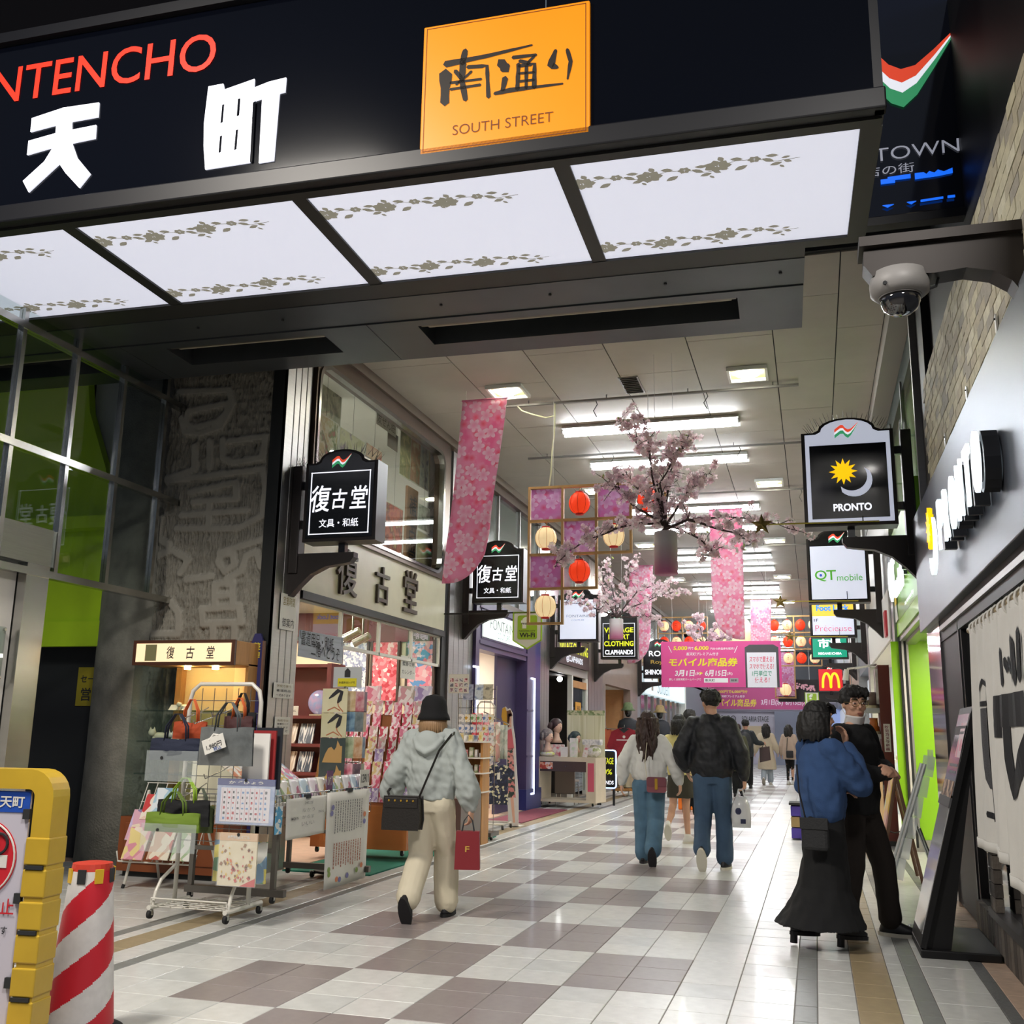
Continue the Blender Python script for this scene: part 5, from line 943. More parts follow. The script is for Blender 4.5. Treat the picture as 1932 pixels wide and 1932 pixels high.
lt_ = thing('blossom_panel_box', 'small hanging frame with a blossom panel and one lantern far behind', 'frame', (-.45, 30, 2.6)); mk('panel', B().box(.02, .62, 0, .02, .05, 1.5), m_pat, lt_); mk('frame', B().box(-.02, .02, -.03, .03, 0, 1.5).box(.62, .66, -.03, .03, 0, 1.5).box(-.02, .66, -.03, .03, -.02, .02), m_lat, lt_); mk('string', B().cyl((.3, 0, 1.5), (.3, 0, 2.9), .004, n=4), m_str, lt_)
lantern((-.12, 29.9, 2.86), False, 'cream lantern low in the small hanging blossom frame', 'far single lanterns', 1.5)
p = py_(1383, 1195, 26.5); t = thing('balloon_lantern', 'big cream balloon lantern partly behind the pink banners', 'lantern', p); mk('paper_body', B().lathe([(r*4.6, z*4.6) for r, z in prof], 28), m_lw, t, smooth=True); mk('top_ring', B().lathe([(.21, .57), (.22, .6), (.2, .62)], 20), m_lc, t); mk('string', B().cyl((0, 0, .6), (0, 0, 5.5-p.z), .005, n=4), m_str, t)
# blossom vases
m_bark = mat('bark', '#4a3a3a', .85, var=.2, scale=30); m_pet = [translucent(mat('petal_%d' % i, c, .7)) for i, c in enumerate(('#fbe8ee', '#f6d4de', '#fff4f6'))]; m_leaf = mat('young_leaf', '#a8b860', .6)
def vase_mat():
    m = mat('vase_gradient', '#d8c8d0', .45); nt = m.node_tree; tc = nt.nodes.new('ShaderNodeTexCoord'); s = nt.nodes.new('ShaderNodeSeparateXYZ'); nt.links.new(tc.outputs['Generated'], s.inputs[0])
    r = nt.nodes.new('ShaderNodeValToRGB'); r.color_ramp.elements[0].color = (*lin('#b06488'), 1); r.color_ramp.elements[0].position = .1; r.color_ramp.elements[1].color = (*lin('#d6d0d2'), 1); r.color_ramp.elements[1].position = .75
    nt.links.new(s.outputs[2], r.inputs[0]); nt.links.new(r.outputs[0], nt.nodes['Principled BSDF'].inputs['Base Color']); return m
m_vase = vase_mat()
def flower(b, c, n, s, k, rnd):
    """one five-petalled blossom, facing n"""
    b.k = k; n = n.normalized(); a = n.orthogonal().normalized(); o = n.cross(a); ph = rnd.uniform(0, 6)
    for i in range(5):
        t = ph+i*2*math.pi/5; d = a*math.cos(t)+o*math.sin(t); e = a*-math.sin(t)+o*math.cos(t)
        b.plate([c, c+d*s*.6-e*s*.38+n*s*.25, c+d*s*1.05+n*s*.42, c+d*s*.6+e*s*.38+n*s*.25])
def blossom_vase(lab, Y, base_px, top_px, r, limbs, ncl, fs, seed, ngroup=5):
    rnd = random.Random(seed); lo, hi = py_(*base_px, Y), py_(*top_px, Y); O = Vector((lo.x, Y, lo.z)); h = hi.z-lo.z
    t = thing('blossom_vase', lab, 'vase', O, 0, 'hanging blossom vases')
    mk('vase', B().lathe([(r*.97, 0), (r, .01), (r, h-.01), (r*.96, h), (r*.9, h), (r*.9, h-.05)], 24), m_vase, t, smooth=True)
    for s in (-1, 1): mk('string', B().cyl((s*r*.8, 0, h), (s*r*.8, 0, 5.5-lo.z), .002, n=4), m_str, t)
    bb = B(); pts_all = []
    for L in limbs:
        q = [py_(x, y, Y)-O+Vector((0, d, 0)) for x, y, d in L]
        # smooth the limb
        fine = []
        for i in range(len(q)-1):
            for k in range(4): fine.append(q[i].lerp(q[i+1], k/4)+Vector((rnd.uniform(-1, 1), rnd.uniform(-1, 1), rnd.uniform(-1, 1)))*.008)
        fine.append(q[-1]); n = len(fine); br = B(); br.tube(fine, [max(.004, .016*(1-i/n)) for i in range(n)], 6)
        for i in range(2, n, 1):          # side twigs
            f = i/n
            for w in range(2):
                d = Vector((rnd.uniform(-1, 1), rnd.uniform(-.9, .9), rnd.uniform(-.5, 1))).normalized()*rnd.uniform(.08, .26); e = fine[i]+d
                br.tube([fine[i], fine[i]+d*.5+Vector((0, 0, .01)), e], [.005, .004, .002], 4); pts_all += [fine[i]+d*k for k in (.45, .7, 1.)]
        pts_all += fine[n//3:]
        mk('branch', br, m_bark, t)
    bl = B()
    for i in range(ncl):
        c = pts_all[rnd.randrange(len(pts_all))]
        for k in range(rnd.randint(2, ngroup)):
            n = Vector((rnd.gauss(0, 1), rnd.gauss(-.3, 1), rnd.gauss(.2, 1))); flower(bl, c+n.normalized()*rnd.uniform(.006, .04), n, fs*rnd.uniform(.8, 1.2), rnd.choice((0, 0, 1, 2)), rnd)
    for i in range(ncl//14):
        c = pts_all[rnd.randrange(len(pts_all))]; bl.k = 3; d = Vector((rnd.uniform(-1, 1), rnd.uniform(-1, 1), rnd.uniform(-.2, 1))).normalized(); o = d.orthogonal()*.012; bl.plate([c, c+d*.03+o, c+d*.065, c+d*.03-o])
    o = mk('blossoms', bl, m_pet+[m_leaf], t); o['kind'] = 'stuff'; return t
blossom_vase('big hanging blossom vase, white fading to pink, with wide branches', 5.2, (1257, 1084), (1257, 1004), .125,
  [[(1255, 1000, 0), (1250, 960, .0), (1240, 910, .03), (1225, 865, 0), (1195, 830, -.05), (1170, 795, -.05)], [(1255, 1000, 0), (1255, 950, .05), (1262, 890, .08), (1280, 845, .1), (1290, 812, .12)], [(1255, 995, 0), (1232, 900, -.15), (1230, 850, -.2), (1225, 808, -.2)], [(1255, 995, 0), (1290, 930, .1), (1318, 900, .15), (1335, 885, .2)], [(1255, 990, 0), (1215, 990, -.1), (1165, 1005, -.2), (1110, 1030, -.25), (1080, 1050, -.25), (1055, 1075, -.22)], [(1250, 1000, 0), (1300, 985, -.1), (1370, 980, -.15), (1440, 985, -.1), (1500, 1000, .0)], [(1255, 990, 0), (1220, 940, .2), (1185, 900, .3), (1165, 880, .35)], [(1255, 990, 0), (1300, 1000, .2), (1330, 1020, .3), (1340, 1040, .3)], [(1255, 990, 0), (1250, 920, -.2), (1275, 880, -.25), (1300, 850, -.3)], [(1255, 990, 0), (1200, 960, -.2), (1175, 930, -.25), (1155, 925, -.3)], [(1300, 985, -.1), (1390, 1010, -.1), (1420, 1030, -.1)]], 900, .030, 3)
blossom_vase('smaller hanging blossom vase beyond the near lattice', 11.2, (1163, 1206), (1163, 1168), .115,
  [[(1163, 1168, 0), (1160, 1130, 0), (1150, 1090, 0), (1142, 1060, 0)], [(1163, 1168, 0), (1170, 1120, .1), (1182, 1085, .1), (1188, 1056, .1)], [(1163, 1165, 0), (1130, 1150, -.1), (1095, 1140, -.1), (1070, 1140, -.1)], [(1163, 1165, 0), (1200, 1145, -.1), (1245, 1125, -.1), (1285, 1115, -.1)], [(1163, 1165, 0), (1200, 1115, .1), (1235, 1100, .2), (1255, 1110, .2)], [(1163, 1165, 0), (1140, 1120, .2), (1128, 1095, .3)], [(1163, 1165, 0), (1150, 1140, -.3), (1130, 1170, -.4)], [(1165, 1165, 0), (1210, 1160, .2), (1240, 1165, .3)]], 330, .034, 8)
blossom_vase('farthest blossom vase in front of the far lanterns', 22, (1328, 1235), (1328, 1215), .13, [[(1328, 1215, 0), (1320, 1180, 0), (1318, 1160, 0)], [(1328, 1213, 0), (1345, 1190, .1), (1360, 1172, .1)], [(1328, 1213, 0), (1305, 1195, .1), (1300, 1180, .1)], [(1328, 1213, 0), (1360, 1205, 0), (1378, 1205, 0)]], 170, .05, 11)
# pink phone poster hung across the arcade
PYY = 19.5; a, c = py_(1247, 1211, PYY), py_(1476, 1297, PYY); hp = thing('phone_poster', 'big pink hanging poster with a smartphone picture and yellow lettering', 'poster', (a.x, PYY, c.z)); W, H = c.x-a.x, a.z-c.z
m_pp = mat('poster_pink', '#dc4c92', .55); m_py = mat('poster_yellow', '#f4e62a', .5); m_pw = mat('poster_white', '#f8f8f8', .5); m_pg = mat('poster_green', '#2a9a78', .5); m_pr = mat('poster_rose', '#e0446c', .5)
mk('sheet', B().box(0, W, 0, .02, 0, H), m_pp, hp); F = -.004
def pt(s, m, u, v, w, h, **k): text(s, m, hp, (W*u, F, H*v), X_, Z_, w=W*w, h=H*h, **k)
pt('5,000', m_py, .165, .85, .12, .10, bold=.03, shear=.1); pt('円で', m_pw, .255, .85, .045, .06); pt('6,000', m_py, .345, .85, .12, .10, bold=.03, shear=.1); pt('円分の商品券を販売！', m_pw, .52, .84, .2, .05); pt('新天町プレミアム付き', m_pw, .35, .725, .27, .07, bold=.01, shear=.15); pt('モバイル商品券', m_py, .355, .545, .58, .19, bold=.03, shear=.12); pt('3月1日', m_pw, .20, .305, .17, .14, bold=.025, shear=.12); pt('(水)', m_pw, .31, .295, .045, .08); pt('6月15日', m_pw, .46, .305, .18, .14, bold=.025, shear=.12); pt('(木)', m_pw, .575, .295, .045, .08); pt('≫', m_py, .335, .305, .03, .06, bold=.03); pt('詳しくは新天町ホームページで', m_pw, .20, .17, .27, .055); 
mk('search_box', B().box(W*.36, W*.56, F, 0, H*.10, H*.2), m_pw, hp); mk('search_button', B().box(W*.575, W*.645, F, 0, H*.10, H*.2), mat('button_grey', '#a8a0a4', .5), hp); text('新天町', m_ink, hp, (W*.41, F-.003, H*.15), X_, Z_, w=W*.08, h=H*.06); text('検索', m_ink, hp, (W*.61, F-.003, H*.15), X_, Z_, w=W*.05, h=H*.05)
for u0, u1 in ((.065, .09), (.62, .645)): ribbon(bq := B(), [(W*u0, H*(.9 if u0 < .5 else .75)), (W*u1, H*(.76 if u0 < .5 else .89))], .008, lambda u, v: (u, F, v)); mk('accent_line', bq, m_pw, hp)
mk('phone_body', B().prism([(W*.705, H*.0), (W*.98, 0), (W*.98, H*.86)]+[(W*.94, H*.92), (W*.745, H*.92), (W*.705, H*.86)], lambda u, v: (u, F, v), (0, .003, 0)), mat('phone_dark', '#38383c', .4), hp); mk('phone_screen', B().box(W*.72, W*.96, F-.003, F, 0, H*.75), mat('phone_white', '#f4f2fa', .4), hp); F = -.010
for s, v, m in (('スマホで買える！', .6, m_pr), ('スマホで使える！', .45, m_pr), ('1円単位で', .3, m_pg), ('使える！', .16, m_pr)): pt(s, m, .84, v, .2 if len(s) > 5 else (.16 if m is m_pg else .12), .12, bold=.01, shear=.12)
for u in (.1, .9): mk('string', B().cyl((W*u, 0, H), (W*u, 0, 5.5-c.z), .003, n=4), m_str, hp)
# far pink banner and maroon sign
fb_ = thing('far_banner', 'long dim pink banner spanning the far end of the arcade', 'banner', (-4.1, 45, 2.6)); W, H = 4.7, 1.0
mk('sheet', B().box(0, W, 0, .03, 0, H), mat('banner_plum', '#b04478', .6), fb_); mk('ledge', B().box(-1.6, W, 0, .1, -.08, -.02), mat('ledge_grey', '#6a6470', .6), fb_)
m_byl = mat('banner_yellow', '#e0c83c', .5); m_bwh = mat('banner_white', '#e8d8e4', .5)
for s, m, x, z, w, h in (('5,000円で6,000円分', m_byl, 1.1, .82, 1.5, .16), ('モバイル商品券', m_byl, 1.2, .3, 2.1, .36), ('新天町プレミアム付き', m_bwh, 1.1, .6, 1.2, .12), ('3月1日(水)', m_bwh, 2.95, .32, 1.0, .32), ('6月15日(木)', m_bwh, 4.1, .32, 1.05, .32)): text(s, m, fb_, (x, -.004, z), X_, Z_, w=w, h=h, bold=.02, shear=.1)
for x in (.0, W): mk('string', B().cyl((x, .01, H), (x, .01, 2.9), .01, n=4), m_str, fb_)
ms = thing('maroon_sign', 'dark maroon department store sign at the far end', 'sign', (-5.6, 45.2, 2.55)); mk('board', B().box(0, 1.5, 0, .05, 0, 1.1), mat('board_maroon', '#6c2038', .6), ms); text('OIOI', m_bwh, ms, (.72, -.004, .72), X_, Z_, w=1.1, h=.3); text('.ıl', m_bwh, ms, (.9, -.004, .28), X_, Z_, w=.5, h=.25); mk('leg', B().box(.0, .06, 0, .05, -2.55, 0), m_dframe, ms)
bp = thing('black_signboard', 'wide black board with pink blossom sprays behind the red arches sign', 'board', (-.4, 31, 2.5)); mk('board', B().box(0, 2.1, 0, .06, 0, .75), m_blk, bp); b = B(); rr_ = random.Random(4)
for i in range(90): x = rr_.random(); flower(b, Vector((.1+x*1.1, -.01, .62-.18*x+rr_.uniform(-.09, .09))), Vector((0, -1, .2)), .035, 0, rr_)
o = mk('blossom_spray', b, [mat('spray_pink', '#f4c0d0', .6)], bp); o['kind'] = 'stuff'; mk('wall_arm', B().box(2.1, 2.25, 0, .06, .3, .45), m_dframe, bp)
# gold stars on rods
m_gold = mat('gold_star', '#8a7440', .4, .6); m_rod = mat('yellow_rod', '#b8a838', .4)
for i, (Y, sx, sy, ex) in enumerate(((4.7, 1437, 990, 1.15), (10.1, 1472, 1135, 1.2), (15.4, 1490, 1201, 1.2))):
    p = py_(sx, sy, Y); t = thing('star_rod', 'gold five-pointed star on a thin rod under the %s' % ('cafe sun-and-moon sign', 'white phone shop sign', 'yellow and white directory sign')[i], 'star', p, 0, 'gold stars on rods'); b = B(); q = star(5, .045, .115)
    for s in (-1, 1):
        for k in range(10): b.plate([(0, s*.025, 0), (q[k][0], 0, q[k][1]), (q[(k+1) % 10][0], 0, q[(k+1) % 10][1])])
    mk('star', b, m_gold, t); mk('rod', B().cyl((.06, 0, 0), (1.45-p.x, 0, -.01), .008, n=6), m_rod, t); mk('hanger', B().cyl((1.3-p.x, 0, -.01), (1.3-p.x, 0.05, .14), .006, n=5), m_dframe, t)
# ================================================================ STATIONERY SHOP GOODS
m_wwire = mat('white_wire', '#d9d6cc', .4, .1); m_cwire = mat('chrome_wire', '#9a9894', .25, .9); m_gst = mat('grey_stand', '#67635e', .4, .7); m_rub = mat('rubber', '#1b1b1c', .7); m_bcab = mat('brown_cabinet', '#8a4a26', .45, var=.15, scale=3, stretch=(1, 1, .3)); m_ocab = mat('orange_wood', '#b26a34', .45, var=.12, scale=3, stretch=(.4, .4, 3))
CST = {}
def caster(par, x, y, z=.06, m=None):
    if not CST:
        CST['w'] = mesh(B().lathe([(.01, -.011), (.028, -.012), (.03, 0), (.028, .012), (.01, .011)], 14, (0, 0, -.03), 'x'), m_rub, True, 'wheel'); CST['f'] = mesh(B().box(-.015, .015, -.012, .012, -.012, 0).box(-.018, -.014, -.012, .012, -.035, 0).box(.014, .018, -.012, .012, -.035, 0), m_steel, False, 'fork')
    o = mk('caster', CST['f'], None, par, loc=(x, y, z)); mk('wheel', CST['w'], None, o); return o
# ---- lit showcase
sc_ = thing('display_showcase', 'wooden glass showcase with a lit nameboard standing against the relief wall', 'showcase', (-4.81, 2.88, 0)); hx = .53
mk('base_cabinet', B().box(-hx, hx, -.26, .24, .05, .52), m_bcab, sc_); mk('base_door', B().box(-hx+.06, -.02, -.275, -.26, .12, .47), m_bcab, sc_, bevel=.01); mk('base_door', B().box(.02, hx-.06, -.275, -.26, .12, .47), m_bcab, sc_, bevel=.01); mk('plinth', B().box(-hx+.04, hx-.04, -.22, .22, 0, .05), m_dframe, sc_)
mk('back_board', B().box(-hx+.24, hx-.02, .2, .24, .52, 1.9), mat('case_cream', '#e6c690', .6), sc_); mk('side_board', B().box(hx-.03, hx, -.02, .24, .52, 1.9), m_wood, sc_); mk('inner_post', B().box(-hx+.2, -hx+.26, .12, .24, .52, 1.9), m_wood, sc_); mk('head_box', B().box(-hx, hx, -.26, .24, 1.88, 2.10), m_wood, sc_, bevel=.006)
mk('nameboard_frame', B().box(-hx-.01, hx+.005, -.29, -.26, 1.875, 2.105), mat('frame_walnut', '#4a2a1a', .4), sc_); nb = mk('nameboard', B().box(-hx+.03, hx-.03, -.297, -.288, 1.905, 2.075), mat('nameboard_lit', '#f6dcb8', .5, emit=.75, ecol='#f4d4a4'), sc_)
mk('green_card', B().box(-hx+.13, -hx+.25, -.299, -.297, 1.915, 2.065), mat('card_olive', '#7a7650', .6), nb)
for k, s in enumerate('復古堂'): text(s, m_ink, nb, (-.13+.21*k, -.2985, 1.99), X_, Z_, w=.085, h=.115, bold=.01, shear=.1, name='brush_character')
mk('front_glass', B().box(-hx, hx, -.262, -.256, .52, 1.88), m_gl, sc_); mk('side_glass', B().box(-hx, -hx+.006, -.256, .24, .52, 1.88), m_gl, sc_)
for z in (.90, 1.19, 1.47): mk('glass_shelf', B().box(-hx+.05, hx-.03, -.2, .2, z-.012, z), glass('shelf_glass', '#d8e4dc', .3, .02, .12), sc_)
for x in (-.1, .2): mk('lamp_bulb', B().lathe([(.03, 0), (.03, -.03)], 12, (x, -.05, 1.88)), mat('case_bulb', '#fff0d0', .4, emit=110, ecol='#ffe0a8'), sc_)
mk('price_strip', B().box(-.3, -.28, .196, .2, 1.0, 1.85), m_dk, sc_)
m_fig = mat('figurine_cream', '#e6dcc0', .5); m_figo = mat('figurine_orange', '#d89048', .5)
def figurine(lab, x, y, z, m, s=1., m2=None):
    t = thing('animal_figurine', lab, 'figurine', (x, y, z), R_.uniform(-.4, .4), 'ceramic animals in the showcase'); t.scale = (s,)*3
    mk('body', B().ell((.02, 0, .035), .05, .03, .03, 12, 7).ell((-.035, -.012, .06), .03, .028, .028, 10, 7), m, t, smooth=True)
    for dx in (-.05, -.022): mk('ear', B().lathe([(.01, 0), (.001, .02)], 6, (-.035+(dx+.036), -.012, .08)), m2 or m, t)
    for dx in (-.02, .05): mk('leg', B().cyl((dx, -.015, 0), (dx, -.012, .03), .01, n=6), m, t)
    mk('tail', B().tube([(.065, 0, .045), (.085, 0, .065), (.08, .01, .085)], [.009, .01, .006], 6), m2 or m, t)
    return t
figurine('cream cat figurine on the middle glass shelf of the showcase', -5.10, 2.72, 1.19, m_fig, 1.25); figurine('orange and white figurine on the upper glass shelf of the showcase', -4.92, 2.82, 1.47, m_fig, .9, m_figo); figurine('small white figurine beside the navy tote handles in the showcase', -4.93, 2.74, 1.19, m_wh, .9)
for i, x in enumerate((-4.99, -4.85)): tag(mk('price_card', B().prism([(0, 0), (.06, 0), (.0, .05)], lambda u, v: (-.04, -u*.8, v), (.08, 0, 0)), m_paper, loc=(x, 2.8, 1.471)), 'small white folded price card %s on the upper shelf of the showcase' % ('beside the glass', 'next to the figurine')[i], 'price card')
sl = thing('standing_plaque', 'tall navy plaque with gold characters leaning by the silver column', 'plaque', (-4.30, 3.02, 0)); mk('board', B().prism([(-.06, 0), (.06, 0), (.06, 2.12), (.03, 2.2), (-.03, 2.2), (-.06, 2.12)], lambda u, v: (u, 0, v), (0, .03, 0)), mat('plaque_navy', '#2b2a5c', .5), sl); mk('rim', B().box(-.075, -.06, -.005, .035, 0, 2.13).box(.06, .075, -.005, .035, 0, 2.13), mat('plaque_brown', '#6a4a3a', .5), sl); text('整', mat('plaque_gold', '#c8b838', .5), sl, (0, -.004, 2.08), X_, Z_, w=.08, h=.07, bold=.02); text('理', mat('plaque_gold', '#c8b838', .5), sl, (0, -.004, 1.99), X_, Z_, w=.08, h=.07, bold=.02)
# ---- bag cart
ct = thing('bag_cart', 'white wire display cart on casters hung with tote bags', 'display cart', (-3.4, 1.0, 0)); x0, x1 = -.29, .30
mk('frame_tube', B().tube([(x0, .06, .1), (x0, .06, 1.5), (x0+.02, .06, 1.58), (x0+.08, .06, 1.63), (x1-.08, .06, 1.63), (x1-.02, .06, 1.58), (x1, .06, 1.5), (x1, .06, .1)], .016, 10), m_wwire, ct, smooth=True)
for x in (x0, x1):
    mk('foot_bar', B().cyl((x, -.24, .1), (x, .24, .1), .017, n=10), m_wwire, ct); mk('brace', B().tube([(x, -.2, .11), (x, -.17, .2), (x, -.12, .27), (x, .06, .36)], .012, 8), m_wwire, ct)
    for y in (-.22, .22): caster(ct, x, y, .085)
b = B()
for i in range(7): b.cyl((x0+.02, -.2+i*.066, .105), (x1-.02, -.2+i*.066, .105), .004, n=5)
for i in range(6): x = x0+.05+i*.1; b.cyl((x, -.22, .11), (x, .22, .11), .003, n=5)
b.tube([(x0, -.22, .13), (x0, -.22, .16), (x1, -.22, .16), (x1, -.22, .13)], .006, 6); o = mk('wire_tray', b, m_wwire, ct); o['kind'] = 'stuff'
b = B()
for i in range(5): x = x0+.1+i*.1; b.cyl((x, .06, .5), (x, .06, 1.6), .003, n=5)
for i in range(12): b.cyl((x0, .06, .52+i*.09), (x1, .06, .52+i*.09), .003, n=5)
o = mk('wire_grid', b, m_cwire, ct); o['kind'] = 'stuff'
for x, z in ((-.13, 1.4), (-.02, 1.37), (.12, 1.42), (-.1, .86), (.1, 1.0)): mk('hook', B().tube([(x, .06, z+.06), (x, -.05, z+.02), (x, -.28, z-.03), (x, -.3, z+.0)], .004, 6), m_cwire, ct)
def bag(lab, q, Y, m, handle=.2, depth=.07, mh=None, tilt=0., clear=None, cat='bag'):
    """flat tote: q = photo box of its body (x0, y0, x1, y1) on the plane Y"""
    a, c = py_(q[0], q[1], Y), py_(q[2], q[3], Y); w, h = c.x-a.x, a.z-c.z; t = thing('tote_bag', lab, cat, ((a.x+c.x)/2, Y, c.z), tilt, 'tote bags on the cart'); 
    def fn(u, v, s): bul = math.sin(math.pi*min(1, max(0, u)))*math.sin(math.pi*(.15+.75*v)); return (w*(u-.5)*(1+.04*(1-v)), s*(.008+depth/2*bul)+.006*noise.noise(Vector((u*7, v*7, s+q[0]))), h*v+.006*math.sin(u*9)*v)
    b = B(); b.grid(lambda u, v: fn(u, v, -1), 14, 14); b.grid(lambda u, v: fn(1-u, v, 1), 14, 14)
    mk('body', b, m, t, smooth=True)
    for s in (-1, 1): mk('handle', B().tube([(-w*.22, s*depth*.22, h*.9), (-w*.2, s*depth*.25, h+handle*.5), (-w*.05, s*depth*.12, h+handle), (w*.06, s*depth*.12, h+handle), (w*.2, s*depth*.25, h+handle*.5), (w*.22, s*depth*.22, h*.9)], .012, 6, flat=.35), mh or m, t, smooth=True)
    if clear:
        mk('clear_sleeve', B().box(-w*.52, w*.52, -depth*.62, -depth*.55, -h*clear, h*.45), mat('clear_vinyl', '#cfd8d8', .15, alpha=.2), t); mk('snap', B().lathe([(.011, -.004), (.011, 0)], 10, (-w*.2, -depth*.63, h*.12), 'y'), m_rub, t)
    return t
m_nv = mat('navy_canvas', '#1b2238', .8, bump=.2, bscale=200); m_gy = mat('grey_vinyl', '#6a6e6e', .25, var=.3, scale=9, bump=.3, bscale=9, coat=.4); m_gn = mat('green_canvas', '#6a8428', .8); m_bkb = mat('black_canvas', '#121316', .8); m_orb = mat('orange_canvas', '#a8431f', .8); m_orh = mat('orange_strap', '#d8642c', .7); m_lgr = mat('lime_strap', '#a8d23c', .6)
bag('rust orange tote bag hanging behind the navy one', (330, 1362, 388, 1395), .88, m_orb, .16, .05, m_orh); bag('navy tote bag with a clear vinyl front pocket on the cart', (287, 1393, 376, 1436), .72, m_nv, .17, .06, None, 0, .95)
bag('black tote bag hanging at the back of the upper row', (430, 1345, 480, 1390), .95, m_bkb, .14, .05); bag('dark tote bag with orange handles hanging at the back of the upper row', (425, 1352, 474, 1395), .90, mat('dark_plum', '#4a2a2a', .7), .13, .04, m_orh)
bag('shiny grey tote bag with a white price tag on the cart', (381, 1372, 474, 1446), .70, m_gy, .17, .07, mat('grey_strap', '#4c5254', .4))
p = py_(404, 1405, .62); t = thing('price_tag', 'white price tag hanging from the shiny grey tote bag', 'price tag', p); t.rotation_euler = (0, -.35, 0); mk('card', B().box(-.085, .085, -.003, 0, -.045, .055), m_paper, t, bevel=.01); mk('loop', B().tube([(-.03, 0, .04), (.01, .01, .07), (.05, 0, .05)], .008, 6), m_wh, t); text('1,980円', m_ink, t, (0, -.005, -.005), X_, Z_, w=.12); text('税込', mat('tag_blue', '#3a5a9a', .6), t, (.02, -.005, -.03), X_, Z_, w=.06)
for i, (c, lab) in enumerate((('#e8e6e0', 'white folder hanging at the cart edge behind the grey tote'), ('#9a2a2c', 'red folder hanging at the cart edge behind the grey tote'), ('#23262e', 'black folder hanging at the cart edge behind the grey tote'))): tag(mk('hanging_folder', B().box(-.1, .1, -.008, .008, -.42, 0), mat('folder_%d' % i, c, .6), loc=(-2.985+i*.02, .84+i*.05, 1.28+i*.02)), lab, 'folder', 'folders at the cart edge')
bag('olive tote bag hanging at the back of the lower row', (350, 1520, 400, 1572), .86, mat('olive_canvas', '#4e5a34', .8), .12, .05, mat('grey_green_strap', '#56604c', .6)); bag('black tote bag hanging behind the green one', (300, 1508, 392, 1560), .80, m_bkb, .15, .06, m_lgr); bag('green tote bag with a clear vinyl lower pocket on the cart', (278, 1532, 374, 1572), .66, m_gn, .14, .07, mat('green_strap', '#5c7424', .7), 0, 1.05)
# ---- learning packs
def pack(name, lab, q, Y, cols, head, htxt, sc=40, cat='pack', kind='VORONOI'):
    a, c = py_(q[0], q[1], Y), py_(q[2], q[3], Y); w, h = c.x-a.x, a.z-c.z; t = thing(name, lab, cat, ((a.x+c.x)/2, Y, c.z), 0, 'learning packs on the cart')
    mk('card', B().box(-w/2, w/2, -.006, .006, 0, h*.85), mottled('pack_'+lab[:18], cols, sc, .4, kind=kind), t); mk('header', B().box(-w/2, w/2, -.008, .008, h*.85, h), head, t); text(htxt, m_stx if False else m_paper, t, (0, -.0095, h*.92), X_, Z_, w=w*.6, h=h*.07, bold=.02); mk('sleeve', B().box(-w/2-.004, w/2+.004, -.012, -.010, -.004, h), mat('clear_film', '#e8ecf0', .08, alpha=.12), t); mk('hang_hole', B().lathe([(.012, -.0125), (.012, -.012)], 10, (0, 0, h*.97), 'y'), m_dk, t)
    return t, w, h
m_hdb = mat('header_blue', '#26347c', .4); m_hdt = mat('header_tan', '#d8b48a', .5); m_chr = mat('chart_face', '#dcd8dc', .5)
t, w, h = pack('learning_chart', 'alphabet learning chart pack with blue header hanging on the cart', (413, 1468, 515, 1558), .76, ['#a8b4d0', '#98a8c8', '#b8c0d8'], m_hdb, 'かずひょう', 10, 'chart', 'NOISE')
mk('chart_sheet', B().box(-w*.43, w*.43, -.0085, -.006, h*.05, h*.80), m_chr, t)
b = B(); bl_ = B(); rc = random.Random(5)
for i in range(10):
    x = -w*.4+i*w*.08
    b.box(x, x+w*.004, -.0095, -.0085, h*.07, h*.78)
    for j in range(6):
        bl_.k = rc.randrange(4); z = h*.1+j*h*.115; bl_.box(x+w*.022, x+w*(.04+.02*rc.random()), -.0095, -.0085, z, z+h*(.03+.03*rc.random()))
mk('chart_lines', b, mat('line_rose', '#c87a88', .6), t); o = mk('chart_marks', bl_, [m_ink, mat('mk_red', '#b83a40', .6), mat('mk_blue', '#6a90c0', .6), mat('mk_grey', '#6a6a70', .6)], t); o['kind'] = 'stuff'
pack('learning_pack', 'green and blue picture pack behind the wooden puzzle on the cart', (408, 1570, 500, 1668), .92, ['#5a90b8', '#e8d840', '#4a9a5a', '#e0e0d8', '#7ab0d0'], m_hdt, '知育', 9)
t, w, h = pack('puzzle_pack', 'cream wooden puzzle pack with red corner hanging low on the cart', (417, 1570, 481, 1674), .76, ['#e6dcc0', '#e0d4b4', '#ece4cc'], m_hdt, '木製知育パズル', 8, 'puzzle', 'NOISE')
mk('red_corner', B().prism([(w*.1, 0), (w*.5, 0), (w*.5, h*.16)], lambda u, v: (u, -.0095, v), (0, .002, 0)), mat('corner_red', '#cc4038', .5), t); b = B()
for i in range(60): b.k = rc.randrange(4); x, z, s = rc.uniform(-.42, .42)*w, rc.uniform(.08, .78)*h, rc.uniform(.006, .016); a = rc.uniform(0, 3); b.plate([(x+s*math.cos(a+k*1.6)*(1 if k % 2 else .5), -.0095, z+s*math.sin(a+k*1.6)) for k in range(4)])
o = mk('printed_animals', b, [mat('pz_red', '#c8483c', .6), mat('pz_yellow', '#d8b038', .6), mat('pz_brown', '#9a6a3a', .6), mat('pz_orange', '#d8783a', .6)], t); o['kind'] = 'stuff'
